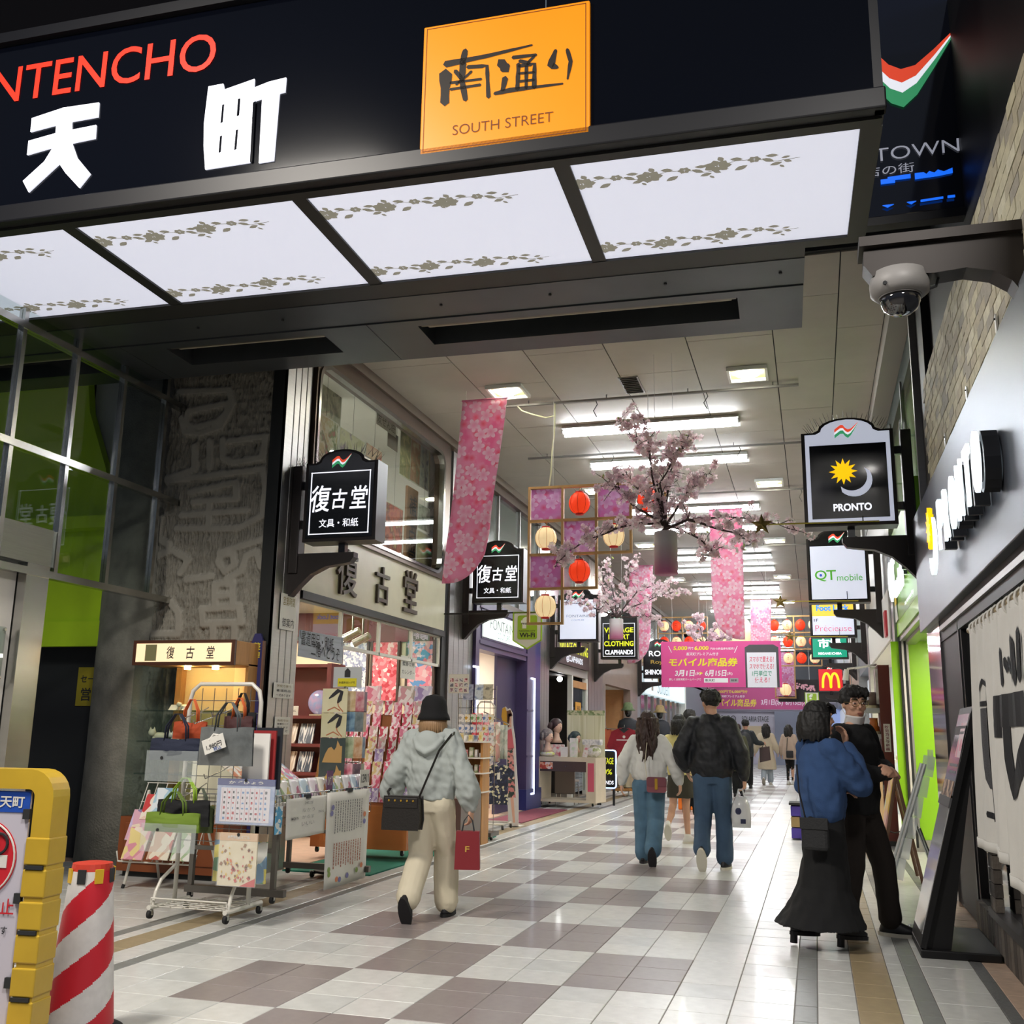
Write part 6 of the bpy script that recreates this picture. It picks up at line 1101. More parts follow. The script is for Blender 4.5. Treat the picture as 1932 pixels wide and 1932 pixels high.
# ---- magazine easel
me_ = thing('magazine_easel', 'low white wire easel stacked with picture books', 'easel', (-4.5, 2.08, 0)); 
mk('leg', B().cyl((-.33, -.04, 0), (-.26, .1, .78), .012), m_wwire, me_); mk('leg', B().cyl((.3, -.05, 0), (.24, .1, .78), .012), m_wwire, me_); mk('leg', B().cyl((-.3, .42, 0), (-.26, .1, .78), .012), m_wwire, me_); mk('leg', B().cyl((.3, .42, 0), (.24, .1, .78), .012), m_wwire, me_)
for q in ((-.33, -.05), (.3, -.05)): mk('foot', B().cyl((q[0], q[1], 0), (q[0]+.004, q[1]+.01, .03), .014), m_rub, me_)
mk('ledge', B().tube([(-.38, -.1, .3), (-.36, -.1, .22), (.36, -.1, .22), (.38, -.1, .3)], .007), m_wwire, me_); b = B()
for i in range(8): b.cyl((-.34+i*.097, -.08, .22), (-.34+i*.097, .2, .84), .004, n=5)
for i in range(5): f = i/4; b.cyl((-.35, -.08+.28*f, .22+.62*f), (.35, -.08+.28*f, .22+.62*f), .004, n=5)
o = mk('wire_back', b, m_wwire, me_); o['kind'] = 'stuff'
bk = [('pink and yellow children picture book', -.20, .0, .20, .27, ['#e8b0b8', '#e8d490', '#d890a0', '#f0e0d0']), ('violet magazine with a small dark figure', -.24, .16, .2, .26, ['#c8b8d8', '#d8a8b8', '#e8d8c0', '#8a7aa0']), ('pale blue magazine with red title', -.08, .38, .2, .24, ['#a8c8d8', '#e0e8ec', '#88b0cc']), ('cream picture book with red pattern', .04, .01, .2, .24, ['#ece4d0', '#d8b8a0', '#c86a60']), ('white picture book with green patches', .25, .01, .18, .24, ['#e8e8e0', '#a8c098', '#d8d0b0']), ('cream magazine with bold red title', -.2, .34, .12, .22, ['#ece0d0', '#c84040', '#e8c8b8'])]
for i, (lab, u, v, w, h, cs) in enumerate(bk):
    z = .24+v*.9; y = -.115+v*.36-(.025 if v < .1 else 0); o = tag(mk('picture_book', B().box(-w/2, w/2, -.012, 0, 0, h), mottled('book_%d' % i, cs, 14, .4), loc=(-4.5+u, 2.08+y, z), rot=(-.42, 0, 0)), lab+' on the low wire easel', 'book', 'books on the low wire easel')
# ---- mesh table with hanging sheets
tb = thing('mesh_table', 'grey wheeled wire mesh table along the stationery shop front', 'table', (-3.5, 2.3, 0)); TX0, TX1, TY0, TY1, TZ = -.42, .36, -.85, .9, .76
for x in (TX0+.04, TX1-.04):
    for y in (TY0+.1, TY1-.1): mk('leg', B().box(x-.018, x+.018, y-.018, y+.018, .1, TZ), m_gst, tb); caster(tb, x, y, .1)
for y in (TY0+.1, TY1-.1): mk('base_rail', B().box(TX0, TX1+.06, y-.025, y+.025, .09, .14), m_gst, tb); mk('cross_rail', B().box(TX0+.04, TX1-.04, y-.015, y+.015, .4, .43), m_gst, tb)
mk('tray', B().box(TX0, TX1, TY0, TY1, TZ-.02, TZ), mat('tray_white', '#d8d4cc', .5), tb); b = B()
for i in range(36): y = TY0+i*(TY1-TY0)/35; b.cyl((TX1, y, TZ-.16), (TX1, y, TZ+.06), .0025, n=4)
for k in range(5): z = TZ-.16+k*.055; b.cyl((TX1, TY0, z), (TX1, TY1, z), .0025, n=4)
for i in range(16): x = TX0+i*(TX1-TX0)/15; b.cyl((x, TY0, TZ-.16), (x, TY0, TZ+.06), .0025, n=4)
for k in range(5): z = TZ-.16+k*.055; b.cyl((TX0, TY0, z), (TX1, TY0, z), .0025, n=4)
o = mk('wire_side', b, m_cwire, tb); o['kind'] = 'stuff'; mk('top_wire', B().tube([(TX0, TY0, TZ+.06), (TX1, TY0, TZ+.06), (TX1, TY1, TZ+.06)], .006, 6), m_cwire, tb)
def sheet(name, lab, q, cat, body):
    a, c, e = px_(q[0], q[1], -3.115), px_(q[2], q[3], -3.115), px_(q[4], q[5], -3.115); t = thing(name, lab, cat, (-3.118, a.y, e.z)); w, h = c.y-a.y, a.z-e.z
    mk('paper', B().grid(lambda u, v: (.006+.012*math.sin(u*3+1)*(1-v), w*u, h*v), 10, 10), m_paper, t, smooth=True, solid=.002); mk('top_clip', B().box(-.01, .02, w*.45, w*.55, h-.01, h+.02), m_dk, t); body(t, w, h)
def body1(t, w, h):
    for i, s in enumerate(('なかう', 'がるす', 'いいい')): text(s, mat('ink_soft', '#55565a', .7), t, (.022, w*.5, h*(.68-.17*i)), Y_, Z_, w=w*.3, h=h*.09, bold=-.015)
    text('日本のことば', mat('ink_soft', '#55565a', .7), t, (.022, w*.5, h*.86), Y_, Z_, w=w*.2); text('かんたん', mat('ink_soft', '#55565a', .7), t, (.022, w*.82, h*.6), Y_, Z_, w=w*.14); text('MADE IN', m_ink, t, (.022, w*.18, h*.5), Y_, Z_, w=w*.16)
def body2(t, w, h):
    b = B(); rr = random.Random(9)
    for i in range(12):
        y = w*(.17+.055*i); z = h*.9
        b.k = 0
        while z > h*.58: l = h*rr.uniform(.01, .03); b.box(.0195, .0205, y, y+w*.012, z-l, z); z -= l+h*.008
        z = h*.46; b.k = 1
        while z > h*.22: l = h*rr.uniform(.01, .035); b.box(.0195, .0205, y, y+w*.016, z-l, z); z -= l+h*.008
    for y, z, k in ((.08, .2, 2), (.09, .15, 2), (.26, .08, 3), (.33, .07, 4), (.5, .09, 4), (.72, .12, 2), (.83, .16, 3), (.09, .78, 4), (.11, .84, 4), (.86, .72, 3), (.86, .64, 4)): b.k = k; b.plate([(.0205, w*(y+.035*math.cos(a)), h*(z+.03*math.sin(a))) for a in [j*math.pi/4 for j in range(8)]])
    o = mk('printed_columns', b, [mat('ink_soft', '#55565a', .7), mat('ink_rust', '#a8644a', .7), mat('veg_green', '#88a058', .7), mat('veg_orange', '#d08058', .7), mat('veg_violet', '#7a78a8', .7)], t); o['kind'] = 'stuff'
sheet('calligraphy_sheet', 'white sheet with sparse characters hanging on the mesh table', (540, 1508, 617, 1494, 540, 1585), 'sheet', body1); sheet('vegetable_sheet', 'long cream sheet printed with vegetables hanging to the floor from the mesh table', (617, 1496, 697, 1488, 622, 1676), 'sheet', body2)
p = px_(528, 1548, -3.11); tag(mk('blue_card', B().box(-.003, .003, -.05, .05, -.1, .1), mottled('blue_card_print', ['#4a9ac8', '#58a8d4', '#e0e8e8'], 30, .5), loc=(-3.12, p.y, p.z)), 'small blue picture card clipped to the mesh table', 'card')
rp_ = random.Random(21); pc = [('#dfe3e4', '#8ab0b8', '#e0c060'), ('#e6e2dc', '#c8b060', '#a0b088'), ('#e4e0e4', '#c07088', '#e8e8e8'), ('#c8d8e4', '#88a8c8', '#e8eef0'), ('#e8dce4', '#b08aa8', '#f0f0f0'), ('#e8e4d8', '#c89060', '#f0e8d8')]
for i in range(11):
    y = TY0+.06+i*.158; lab = '%s cellophane pouch from the cart along the edge of the mesh table' % ORD[i]; w = .15
    o = tag(mk('pouch', B().grid(lambda u, v: (.0+.012*math.sin(u*math.pi)+.05*(1-v)+.006*noise.noise(Vector((u*5+i, v*5, 1))), w*(u-.5), .16*v), 6, 6), mottled('pouch_%d' % (i % 6), list(pc[i % 6]), 18, .15), loc=(-3.5+TX1-.07, 2.3+y, TZ+.01), smooth=True, solid=.006), lab, 'pouch', 'pouches along the mesh table')
# rolled cloths, price signs on table
for i, (y, c, lab) in enumerate(((2.62, ['#e8e4e0', '#c8486a', '#e8d8d8'], 'pink checked rolled cloth on the mesh table'), (2.78, ['#ece8d8', '#e0a088', '#f0e8d8'], 'cream rolled cloth on the mesh table'), (2.95, ['#f0ece4', '#e8d0b0', '#e0b0a0'], 'white rolled cloth at the far end of the mesh table'))): tag(mk('rolled_cloth', B().tube([(-3.5+.02, y, TZ+.05), (-3.5+.3, y+.02, TZ+.055)], [.045, .05], 12), mottled('roll_%d' % i, c, 40, .7), smooth=True), lab, 'cloth', 'rolled cloths on the mesh table')
def cardstand(name, lab, loc, w, h, m, txt, tm, ux=Y_, cat='sign'):
    t = thing(name, lab, cat, loc); n = ux.cross(Z_)
    b = B(); c = [Vector((0, 0, 0))+ux*s*w/2+Z_*z for s, z in ((-1, 0), (1, 0), (1, h), (-1, h))]; b.add(c+[p-n*.004 for p in c], [(0, 1, 2, 3), (7, 6, 5, 4), (0, 4, 5, 1), (1, 5, 6, 2), (2, 6, 7, 3), (3, 7, 4, 0)]); mk('card', b, m, t); 
    for i, s in enumerate(txt): text(s, tm, t, n*.002+Z_*h*(.5 if len(txt) == 1 else .72-.44*i/(len(txt)-1)), ux, Z_, w=w*.8, h=h*.5/len(txt), bold=.015)
    mk('foot', B().box(-.02, .02, -.02, .02, -.004, .006), m_dk, t); return t
cardstand('price_sign', 'white price card with red edge at the far end of the mesh table', (-3.13, 3.02, TZ+.06), .2, .15, m_paper, ['12911'], m_ink); cardstand('sun_sign', 'purple cloth price card on the mesh table', (-3.15, 2.36, TZ+.06), .11, .16, mat('sign_plum', '#6a3a6a', .6), ['UVケア'], m_paper)
# slanted cloth box
cb_ = thing('cloth_box', 'white slanted display box of folded cloths on the mesh table', 'display box', (-3.62, 1.9, TZ)); mk('side', B().prism([(-.28, 0), (.3, 0), (.3, .06), (-.28, .42)], lambda u, v: (u, -.42, v), (0, .01, 0)), m_crm, cb_); mk('side', B().prism([(-.28, 0), (.3, 0), (.3, .06), (-.28, .42)], lambda u, v: (u, .5, v), (0, .01, 0)), m_crm, cb_); mk('slope', B().prism([(-.28, 0), (.28, 0), (.28, .05), (-.28, .38)], lambda u, v: (u, -.41, v), (0, .91, 0)), m_wh, cb_)
cc = [['#f0ece4', '#d0607a', '#e8b8b8'], ['#f4f0e8', '#88b068', '#e0a050'], ['#f0eee6', '#e8c8a0', '#c87848'], ['#f0ece8', '#d87a98', '#e8d0d8'], ['#eef0e4', '#98b878', '#e0c888'], ['#f4ece0', '#e09878', '#f0d8b8'], ['#f2f0ec', '#88a8c8', '#d8c8d8'], ['#f0e8e4', '#c85868', '#f0e0d8'], ['#eeeae0', '#d8a860', '#b0c090'], ['#f4f2ee', '#d890a8', '#b8c8d8']]
for i in range(10):
    r, k = divmod(i, 5); y = 1.58+k*.18; xx = -3.80+r*.24; z = TZ+.33-r*.15; th = -.52
    o = tag(mk('folded_cloth', B().grid(lambda u, v: (.0, (u-.5)*.165, (v-.5)*.26), 3, 4), mottled('cloth_%d' % i, cc[i], 26, .8), loc=(xx+.02, y, z+.02), rot=(0, -(math.pi/2-.62), 0), solid=.02), 'folded patterned cloth, %s from the cart in the %s row of the slanted box' % (ORD[k], ('back', 'front')[r]), 'cloth', 'cloths in the slanted box')
# ---- spinner rack with crane prints
sr = thing('spinner_rack', 'wire spinner rack of clear pockets with crane and cat prints', 'rack', (-3.52, 3.35, 0)); mk('pole', B().cyl((0, 0, .06), (0, 0, 1.72), .012), m_cwire, sr); mk('base', B().lathe([(.2, .04), (.2, .06), (.05, .09)], 20), m_rub, sr)
for k in range(5): a = k*2*math.pi/5; mk('foot', B().cyl((0, 0, .05), (.22*math.cos(a), .22*math.sin(a), .045), .015), m_rub, sr); caster(sr, .22*math.cos(a), .22*math.sin(a), .06)
for z in (.80, 1.02, 1.25, 1.48, 1.66): mk('ring_wire', B().tube([(.19*math.cos(a), .19*math.sin(a), z) for a in [i*math.pi/10 for i in range(20)]], .004, 5, closed=True), m_cwire, sr)
for k in range(8): a = k*math.pi/4+.2; mk('upright_wire', B().cyl((.19*math.cos(a), .19*math.sin(a), .78), (.19*math.cos(a), .19*math.sin(a), 1.68), .003, n=5), m_cwire, sr)
prn = [('crane', 1.47, ['#d4cfae', '#c9c39c']), ('crane', 1.245, ['#c9c6a6', '#bfb88e']), ('cat', 1.02, ['#3c4846', '#33403f']), ('cat', .80, ['#4a5250', '#3a4444'])]
for i, (kd, z, cs) in enumerate(prn):
    t = thing('pocket_print', '%s of the spinner rack, %s' % ('black-tailed crane print in the %s tier' % ('top', 'second')[i] if kd == 'crane' else 'tan cat print in the %s tier' % ('third', 'lowest')[i-2], 'facing the arcade'), 'print', (-3.52, 3.35-.205, z), -.05, 'prints in the spinner rack'); mk('sheet', B().box(-.13, .13, -.004, 0, 0, .22), mottled('spin_%d' % i, cs, 4, .5, kind='NOISE'), t); b = B()
    if kd == 'crane':
        b.k = 0; ribbon(b, [(-.06, .13), (-.02, .16), (.03, .2), (.07, .19), (.05, .12), (.03, .09)], [.006, .016, .02, .018, .022, .008], lambda u, v: (u, -.006, v)); b.k = 1; ribbon(b, [(.03, .1), (.04, .06), (.09, .01)], .005, lambda u, v: (u, -.006, v)); ribbon(b, [(-.07, .02), (0, .05), (.06, .02)], .005, lambda u, v: (u, -.006, v)); ms_ = [m_ink, mat('crane_rust', '#b06a48', .6)]
    else:
        b.k = 0; b.plate([(x, -.006, z_) for x, z_ in ((-.1, .0), (-.07, .08), (-.04, .13), (-.01, .14), (.02, .11), (.04, .14), (.05, .2), (.08, .15), (.1, .15), (.1, .0))]); ms_ = [mat('cat_tan', '#b8935a', .6)]
    mk('drawing', b, ms_, t)
for i, a in enumerate((-2.6, -2.1, -.9, -.35, .2)):
    for k, z in enumerate((.82, 1.06, 1.3, 1.48)): tag(mk('pocket_card', B().box(-.06, .06, -.004, .004, 0, .19), mottled('pk_%d' % ((i*4+k) % 7), [('#5a6a72', '#8a949a'), ('#c8506a', '#e8c0c8'), ('#7a8a6a', '#b8c0a0'), ('#3a5a7a', '#88a8b8'), ('#d8c8a8', '#b89868'), ('#4a3a4a', '#8a6a7a'), ('#c88a58', '#e8d0b0')][(i*4+k) % 7], 12, .4, kind='NOISE'), loc=(-3.52+.2*math.cos(a), 3.35+.2*math.sin(a), z), rot=(0, 0, a+math.pi/2)), 'folded card in the %s tier, %s pocket around the side of the spinner rack' % (ORD[3-k], ORD[i]), 'card', 'cards around the spinner rack')
pl_ = thing('notice_stand', 'grey board with a yellow notice above the spinner rack', 'notice', (-3.62, 3.6, 1.70)); mk('board', B().box(-.15, .15, 0, .006, .02, .22), mat('board_grey', '#b8bcbc', .6), pl_); mk('yellow_note', B().box(-.1, .1, -.004, 0, .03, .11), mat('note_yellow', '#d8cc28', .6), pl_); text('お会計はレジで', m_ink, pl_, (0, -.006, .07), X_, Z_, w=.17); mk('emblem', B().prism([(-.03, .12), (.03, .12), (.03, .18), (0, .21), (-.03, .18)], lambda u, v: (u, -.003, v), (0, .002, 0)), m_ink, pl_); mk('pole', B().cyl((0, .01, -1.69), (0, .01, .03), .01, n=6), m_dk, pl_)
# ---- stepped pink card rack
cr_ = thing('card_rack', 'stepped brown rack filled with pink greeting cards', 'rack', (-3.8, 4.55, 0)); mk('cabinet', B().box(-.58, .5, -.05, .4, .12, .55), m_ocab, cr_); 
for x in (-.52, .44):
    for y in (0, .34): caster(cr_, x, y, .12)
NR = 8
for r in range(NR): mk('step', B().box(-.58, .5, .0+r*.045, .03+r*.045, .55, .60+r*.128), mat('rack_wood', '#9a6038', .5), cr_)
mk('side', B().prism([(-.03, .5), (.42, .5), (.42, 1.72), (.3, 1.72)], lambda u, v: (-.61, u, v), (.03, 0, 0)), m_wood, cr_)
pinks = [['#e8b8c4', '#d87a94', '#f4e4e6'], ['#f0e8e4', '#c84860', '#e8d0d0'], ['#d8607c', '#f0c8d0', '#e890a4'], ['#f4ece8', '#d8a0a8', '#c8b8a8'], ['#e89aae', '#fae8ea', '#c83a50'], ['#e8dcd0', '#d8c088', '#c87880'], ['#d4c8e0', '#a890c0', '#f0e8f0'], ['#f0d8dc', '#e06a84', '#f8f0f0']]
for r in range(NR):
    for k in range(9):
        if R_.random() < .06: continue
        w = .085+.02*R_.random(); h = .13+.03*R_.random(); ci = R_.randrange(8)
        tag(mk('greeting_card', B().box(-w/2, w/2, -.004, .002, 0, h), mottled('gc_%d' % ci, pinks[ci], 30, .5), loc=(-3.8-.5+k*.118+R_.uniform(-.01, .01), 4.55-.012+r*.045, .585+r*.128), rot=(-.12, 0, R_.uniform(-.04, .04))), 'greeting card, %s row up and %s along on the stepped pink rack' % (ORD[r], ORD[k]), 'card', 'greeting cards on the stepped rack')
for i, x in enumerate((-3.95, -3.55, -3.35)): tag(mk('boxed_card_set', B().box(-.09, .09, -.02, .02, 0, .2), mottled('gcb_%d' % i, pinks[(i*3) % 8], 18, .4), loc=(x, 4.97, 1.60), rot=(-.15, 0, 0)), 'boxed card set, %s along the top of the stepped pink rack' % ORD[i], 'box', 'boxed sets on the stepped rack')
# ---- bookcase and wares at the back
bc = thing('bookcase', 'maroon wooden bookcase with glass plate and pens inside the shop', 'bookcase', (-5.7, 6.4, 0)); mk('back', B().box(-.6, .55, .32, .36, 0, 2.15), m_mar, bc)
for x in (-.6, .5): mk('side', B().box(x, x+.06, -.05, .36, 0, 2.15), m_mar, bc)
for z in (.1, .75, 1.1, 1.45, 2.1): mk('shelf', B().box(-.6, .55, -.03, .33, z, z+.04), m_mar, bc)
pl = thing('crystal_plate', 'blue iridescent crystal plate standing on the bookcase', 'plate', (-5.38, 6.5, 1.49)); mk('disc', B().lathe([(.02, 0), (.1, .01), (.15, .03), (.16, .035), (.1, .02)], 24, (0, 0, .17), 'y'), mat('crystal_blue', '#7ea4d8', .1, coat=1, var=.4, scale=14, col2='#c8a8d8'), pl, smooth=True); mk('stand', B().box(-.1, .1, -.03, .06, 0, .02), m_steel, pl)
for i in range(9):
    r, k = divmod(i, 3); tag(mk('boxed_pen_set', B().box(-.1, .1, -.01, .012, 0, .26), mottled('pens_%d' % (i % 3), [('#e8e6e4', '#3a4a88', '#b0b4c0'), ('#c8b8a8', '#e8e0d8', '#7a5a4a'), ('#30405a', '#e0e4e8', '#9aa4b4')][i % 3], 20, .3, stretch=(3, 1, .4)), loc=(-5.98+k*.24, 6.44, (1.14, .79, .14)[r]), rot=(-.3, 0, 0)), 'boxed pen set on the %s shelf of the maroon bookcase, %s from the column' % (('upper', 'middle', 'low')[r], ORD[k]), 'pen set', 'pen sets in the bookcase')
ws_ = thing('shelf_sign', 'small white notice standing on the bookcase shelf', 'notice', (-5.7, 6.42, 1.49)); mk('card', B().box(-.09, .09, -.005, 0, 0, .12), m_paper, ws_); text('ご自由に', m_ink, ws_, (0, -.007, .06), X_, Z_, w=.12)
gm = tag(mk('green_mat', B().box(-4.15, -3.25, 3.5, 7.5, 0, .012), mat('mat_green', '#1f6e5c', .95, bump=.3, bscale=120)), 'dark green floor mat under the stationery racks', 'mat')
# ---- grey counter, wooden shelf, wares
gc_ = thing('grey_counter', 'grey brown counter on casters with papers on top', 'counter', (-3.36, 6.0, 0)); mk('body', B().box(-.26, .26, -.38, .35, .1, .58), mat('counter_taupe', '#6d625c', .4, var=.05), gc_); mk('dark_face', B().box(-.262, .258, -.385, -.38, .1, .58), mat('counter_dark', '#4a3530', .5), gc_)
for x in (-.2, .2):
    for y in (-.3, .28): caster(gc_, x, y, .1)
for i in range(3): tag(mk('paper_sheet', B().box(-.12, .12, -.08, .08, 0, .004+.004*i), mottled('sheet_%d' % i, [('#e8e0d8', '#c8a8a0'), ('#ece8e4', '#8a8a90'), ('#e0d8e0', '#a88aa0')][i], 12, .5, kind='NOISE'), loc=(-3.42+.1*i, 5.78+.16*i, .58), rot=(0, 0, .3*i)), 'loose printed sheet, %s along the grey counter top' % ORD[i], 'paper', 'papers on the grey counter')
wsf = thing('wooden_shelf', 'light wooden open shelf unit with small wares', 'shelf', (-3.36, 6.62, 0)); mk('side', B().box(-.24, -.21, -.14, .14, .58, 1.2), m_wood, wsf); mk('side', B().box(.2, .23, -.14, .14, .1, 1.2), m_wood, wsf); mk('back', B().box(-.21, .2, .12, .14, .58, 1.2), m_wood, wsf); mk('leg_panel', B().box(-.24, -.21, -.14, .14, .0, .58), m_wood, wsf); mk('leg_panel', B().box(.2, .23, -.14, .14, 0, .1), m_wood, wsf)
for z in (.6, .82, 1.0, 1.19): mk('shelf_board', B().box(-.24, .25, -.2, .14, z, z+.015), m_wh, wsf)
rg = random.Random(31)
for i in range(26):
    r = i // 7; k = i % 7; z = (1.205, 1.015, .835, .615)[r]; w, h = rg.uniform(.03, .055), rg.uniform(.05, .12); c = rg.choice((('#e8e4dc', '#88a058'), ('#d8c060', '#f0e8d0'), ('#8898c0', '#e8e8ec'), ('#c85a60', '#f0dcd8'), ('#e8e8e8', '#b8b8b8'), ('#5a6a8a', '#c8ccd8')))
    tag(mk('small_ware', B().box(-w/2, w/2, -.02, .02, 0, h), mottled('ware_%s' % c[0][1:], c, 22, .35, kind='NOISE'), loc=(-3.54+k*.062, 6.52+rg.uniform(-.03, .03), z), rot=(0, 0, rg.uniform(-.3, .3)), bevel=.004), 'small packaged ware on the %s board of the light wooden shelf, %s along' % (ORD[r], ORD[k]), 'package', 'small wares on the wooden shelf')
gr = thing('wire_goods_rack', 'clear wire goods rack with small packets behind the hooded shopper', 'rack', (-3.4, 7.05, 0)); b = B()
for i in range(7): b.cyl((-.24+i*.08, 0, .1), (-.24+i*.08, .05, 1.9), .004, n=5)
for i in range(9): b.cyl((-.25, .0, .9+i*.12), (.25, .0, .9+i*.12), .004, n=5)
o = mk('wire_grid', b, m_cwire, gr); o['kind'] = 'stuff'; mk('base', B().box(-.26, .26, -.15, .2, .05, .1), m_gst, gr)
for x in (-.22, .22): caster(gr, x, 0, .06)
for i in range(30):
    r, k = divmod(i, 6); c = rg.choice((('#e8e8ec', '#c86a78'), ('#e0e4ec', '#6a88c0'), ('#f0ecd8', '#c8a040'), ('#e8e8e8', '#a8a8b0'), ('#dce8dc', '#78a068'))); tag(mk('hanging_packet', B().box(-.033, .033, -.012, 0, 0, .1), mottled('hp_%s' % c[1][1:], c, 30, .2), loc=(-3.6+k*.08, 7.03, .92+r*.13)), 'small hanging packet, %s row up and %s along on the wire goods rack' % (ORD[r], ORD[k]), 'packet', 'packets on the wire goods rack')
p0, p1 = py_(847, 1272, 7.0), py_(884, 1308, 7.0); t = thing('sample_board', 'white sample board with rows of small pictures above the wire rack', 'board', (p0.x, 7.0, p1.z)); w, h = p1.x-p0.x, p0.z-p1.z; mk('board', B().box(0, w, 0, .008, 0, h), m_paper, t); mk('stem', B().cyl((w/2, .01, 0), (w/2, .04, -.4), .006, n=5), m_cwire, t)
for r in range(3):
    for k in range(4): mk('sample_picture', B().box(w*(.08+k*.23), w*(.24+k*.23), -.003, 0, h*(.08+r*.26), h*(.26+r*.26)), mottled('sample_%d' % ((r+k) % 3), [('#8a6a78', '#e0d8dc'), ('#6a6a78', '#d0d0d8'), ('#8a3a48', '#e8c8cc')][(r+k) % 3], 60, .5), t)
for i, (x, c) in enumerate(((-.14, ['#3a4a78', '#b8c0d8', '#58648c']), (.02, ['#4a70b0', '#d0dce8', '#2a3a60']), (.14, ['#5a5a52', '#c8c4b0', '#38383a']))): tag(mk('blue_print_card', B().box(-.065, .065, 0, .006, 0, .2), mottled('bp_%d' % i, c, 10, .4, kind='NOISE'), loc=(-3.38+x, 7.02-.02*i, 1.72), rot=(-.1, 0, 0)), 'tall print, %s along the top of the wire goods rack' % ORD[i], 'print', 'prints on top of the wire goods rack')
# ---- cloth rack and standee
kr = thing('cloth_rail', 'white wheeled rail hung with patterned cloths', 'clothes rail', (-3.62, 8.35, 0))
mk('frame_tube', B().tube([(-.2, .0, .1), (-.2, 0, 1.68), (-.15, 0, 1.74), (.0, 0, 1.74), (.05, 0, 1.68), (.05, 0, 1.5)], .014), m_wwire, kr); mk('arm', B().tube([(-.1, -.02, 1.6), (.3, -.05, 1.42)], .008), m_cwire, kr); mk('base_bar', B().tube([(-.24, -.2, .1), (.26, -.2, .1), (.26, .2, .1), (-.24, .2, .1)], .014, 8, closed=True), m_wwire, kr)
for x, y in ((-.24, -.2), (.26, -.2), (.26, .2), (-.24, .2)): caster(kr, x, y, .085)
def hung(lab, x, y, w, z0, z1, cs, sc=18, name='hanging_cloth', cat='cloth', k='VORONOI'):
    o = tag(mk(name, B().grid(lambda u, v: ((u-.5)*w, .014*math.sin(u*14)*(1-.5*v), z0+(z1-z0)*v), 12, 4), mottled('hung_'+lab[:16], cs, sc, .8, kind=k), loc=(x, y, 0), smooth=True, solid=.008), lab, cat, 'cloths on the white rail'); return o
hung('red and pink patterned cloth on the white rail', -3.80, 8.28, .16, 1.05, 1.58, ['#c83a48', '#e8788a', '#d8505c', '#f0c8cc']); hung('pale pink crepe cloth on the white rail', -3.66, 8.26, .14, .95, 1.55, ['#e88a98', '#f0b0b8', '#f8dce0']); hung('cream flowered cloth on the white rail', -3.52, 8.22, .16, .92, 1.46, ['#ece4dc', '#d8a8a0', '#c8c0b0']); hung('grey green cloth at the end of the white rail', -3.38, 8.2, .1, .96, 1.42, ['#b8c0b4', '#c8ccc4', '#a8b0a8']); hung('pink flowered lower cloth on the white rail', -3.68, 8.2, .22, .3, .9, ['#ecc8c8', '#d88a90', '#f4e0dc']); 
t = thing('navy_shirt', 'small navy flowered summer shirt hanging on the white rail', 'shirt', (-3.42, 8.12, .36)); b = B(); b.prism([(-.13, 0), (.13, 0), (.13, .36), (.2, .33), (.21, .44), (.1, .52), (.04, .53), (0, .49), (-.04, .53), (-.1, .52), (-.21, .44), (-.2, .33), (-.13, .36)], lambda u, v: (u, 0, v), (0, .03, 0)); mk('body', b, mottled('navy_floral', ['#20263a', '#262c44', '#20263a', '#c8c4a8', '#20263a', '#343a58'], 38, .8), t); mk('price_tag', B().box(-.02, .02, -.006, 0, .33, .42), m_paper, t); mk('hanger', B().tube([(-.08, .015, .52), (0, .015, .56), (.0, .015, .62)], .004), m_cwire, t)
def standee():
    Y = 9.0; t = thing('cardboard_standee', 'life-size cardboard lady standee in pink top and flowered skirt', 'standee', (-3.48, Y, 0)); O = Vector((-3.48, Y, 0)); P = lambda x, y: (lambda p: (p.x-O.x, p.z))(py_(x, y, Y))
    out = [P(*q) for q in ((959, 1561), (956, 1450), (955, 1400), (951, 1372), (946, 1352), (948, 1336), (954, 1333), (958, 1338), (962, 1336), (967, 1345), (968, 1368), (972, 1395), (974, 1440), (978, 1500), (978, 1561))]
    mk('card', B().prism(out, lambda u, v: (u, .0, v), (0, .012, 0)), mat('standee_white', '#e8e4e0', .6), t); f = lambda u, v: (u, -.003, v)
    for nm_, m, q in (('skirt', mottled('standee_skirt', ['#d88a88', '#3a4a44', '#e8a8a0', '#5a5a50'], 26, .6), ((957, 1412), (968, 1412), (973, 1505), (958, 1505))), ('pink_top', mat('standee_pink', '#e0747e', .6), ((955, 1380), (965, 1374), (970, 1412), (957, 1414))), ('face', mat('skin_print', '#e8b8a0', .6), ((959, 1346), (965, 1346), (965, 1372), (960, 1372))), ('hair', mat('hair_print', '#6a4a3a', .6), ((956, 1342), (963, 1339), (967, 1350), (962, 1352), (960, 1372), (957, 1372))), ('fan', mat('fan_yellow', '#d8a838', .5), ((946, 1352), (948, 1337), (953, 1334), (957, 1345), (957, 1368), (952, 1372))), ('legs', mat('skin_print', '#e8b8a0', .6), ((963, 1505), (969, 1505), (972, 1552), (968, 1552)))): mk(nm_, B().prism([P(*p) for p in q], f, (0, .003, 0)), m, t)
    mk('foot', B().box(-.1, .12, 0, .25, 0, .01), m_paper, t)
standee()
mt = tag(mk('maroon_mat', B().box(-4.1, -3.5, 9.6, 12.6, 0, .012), mat('mat_maroon', '#7a3a4a', .95, bump=.3, bscale=100, var=.15, scale=6)), 'maroon door mat in front of the purple boutique', 'mat')
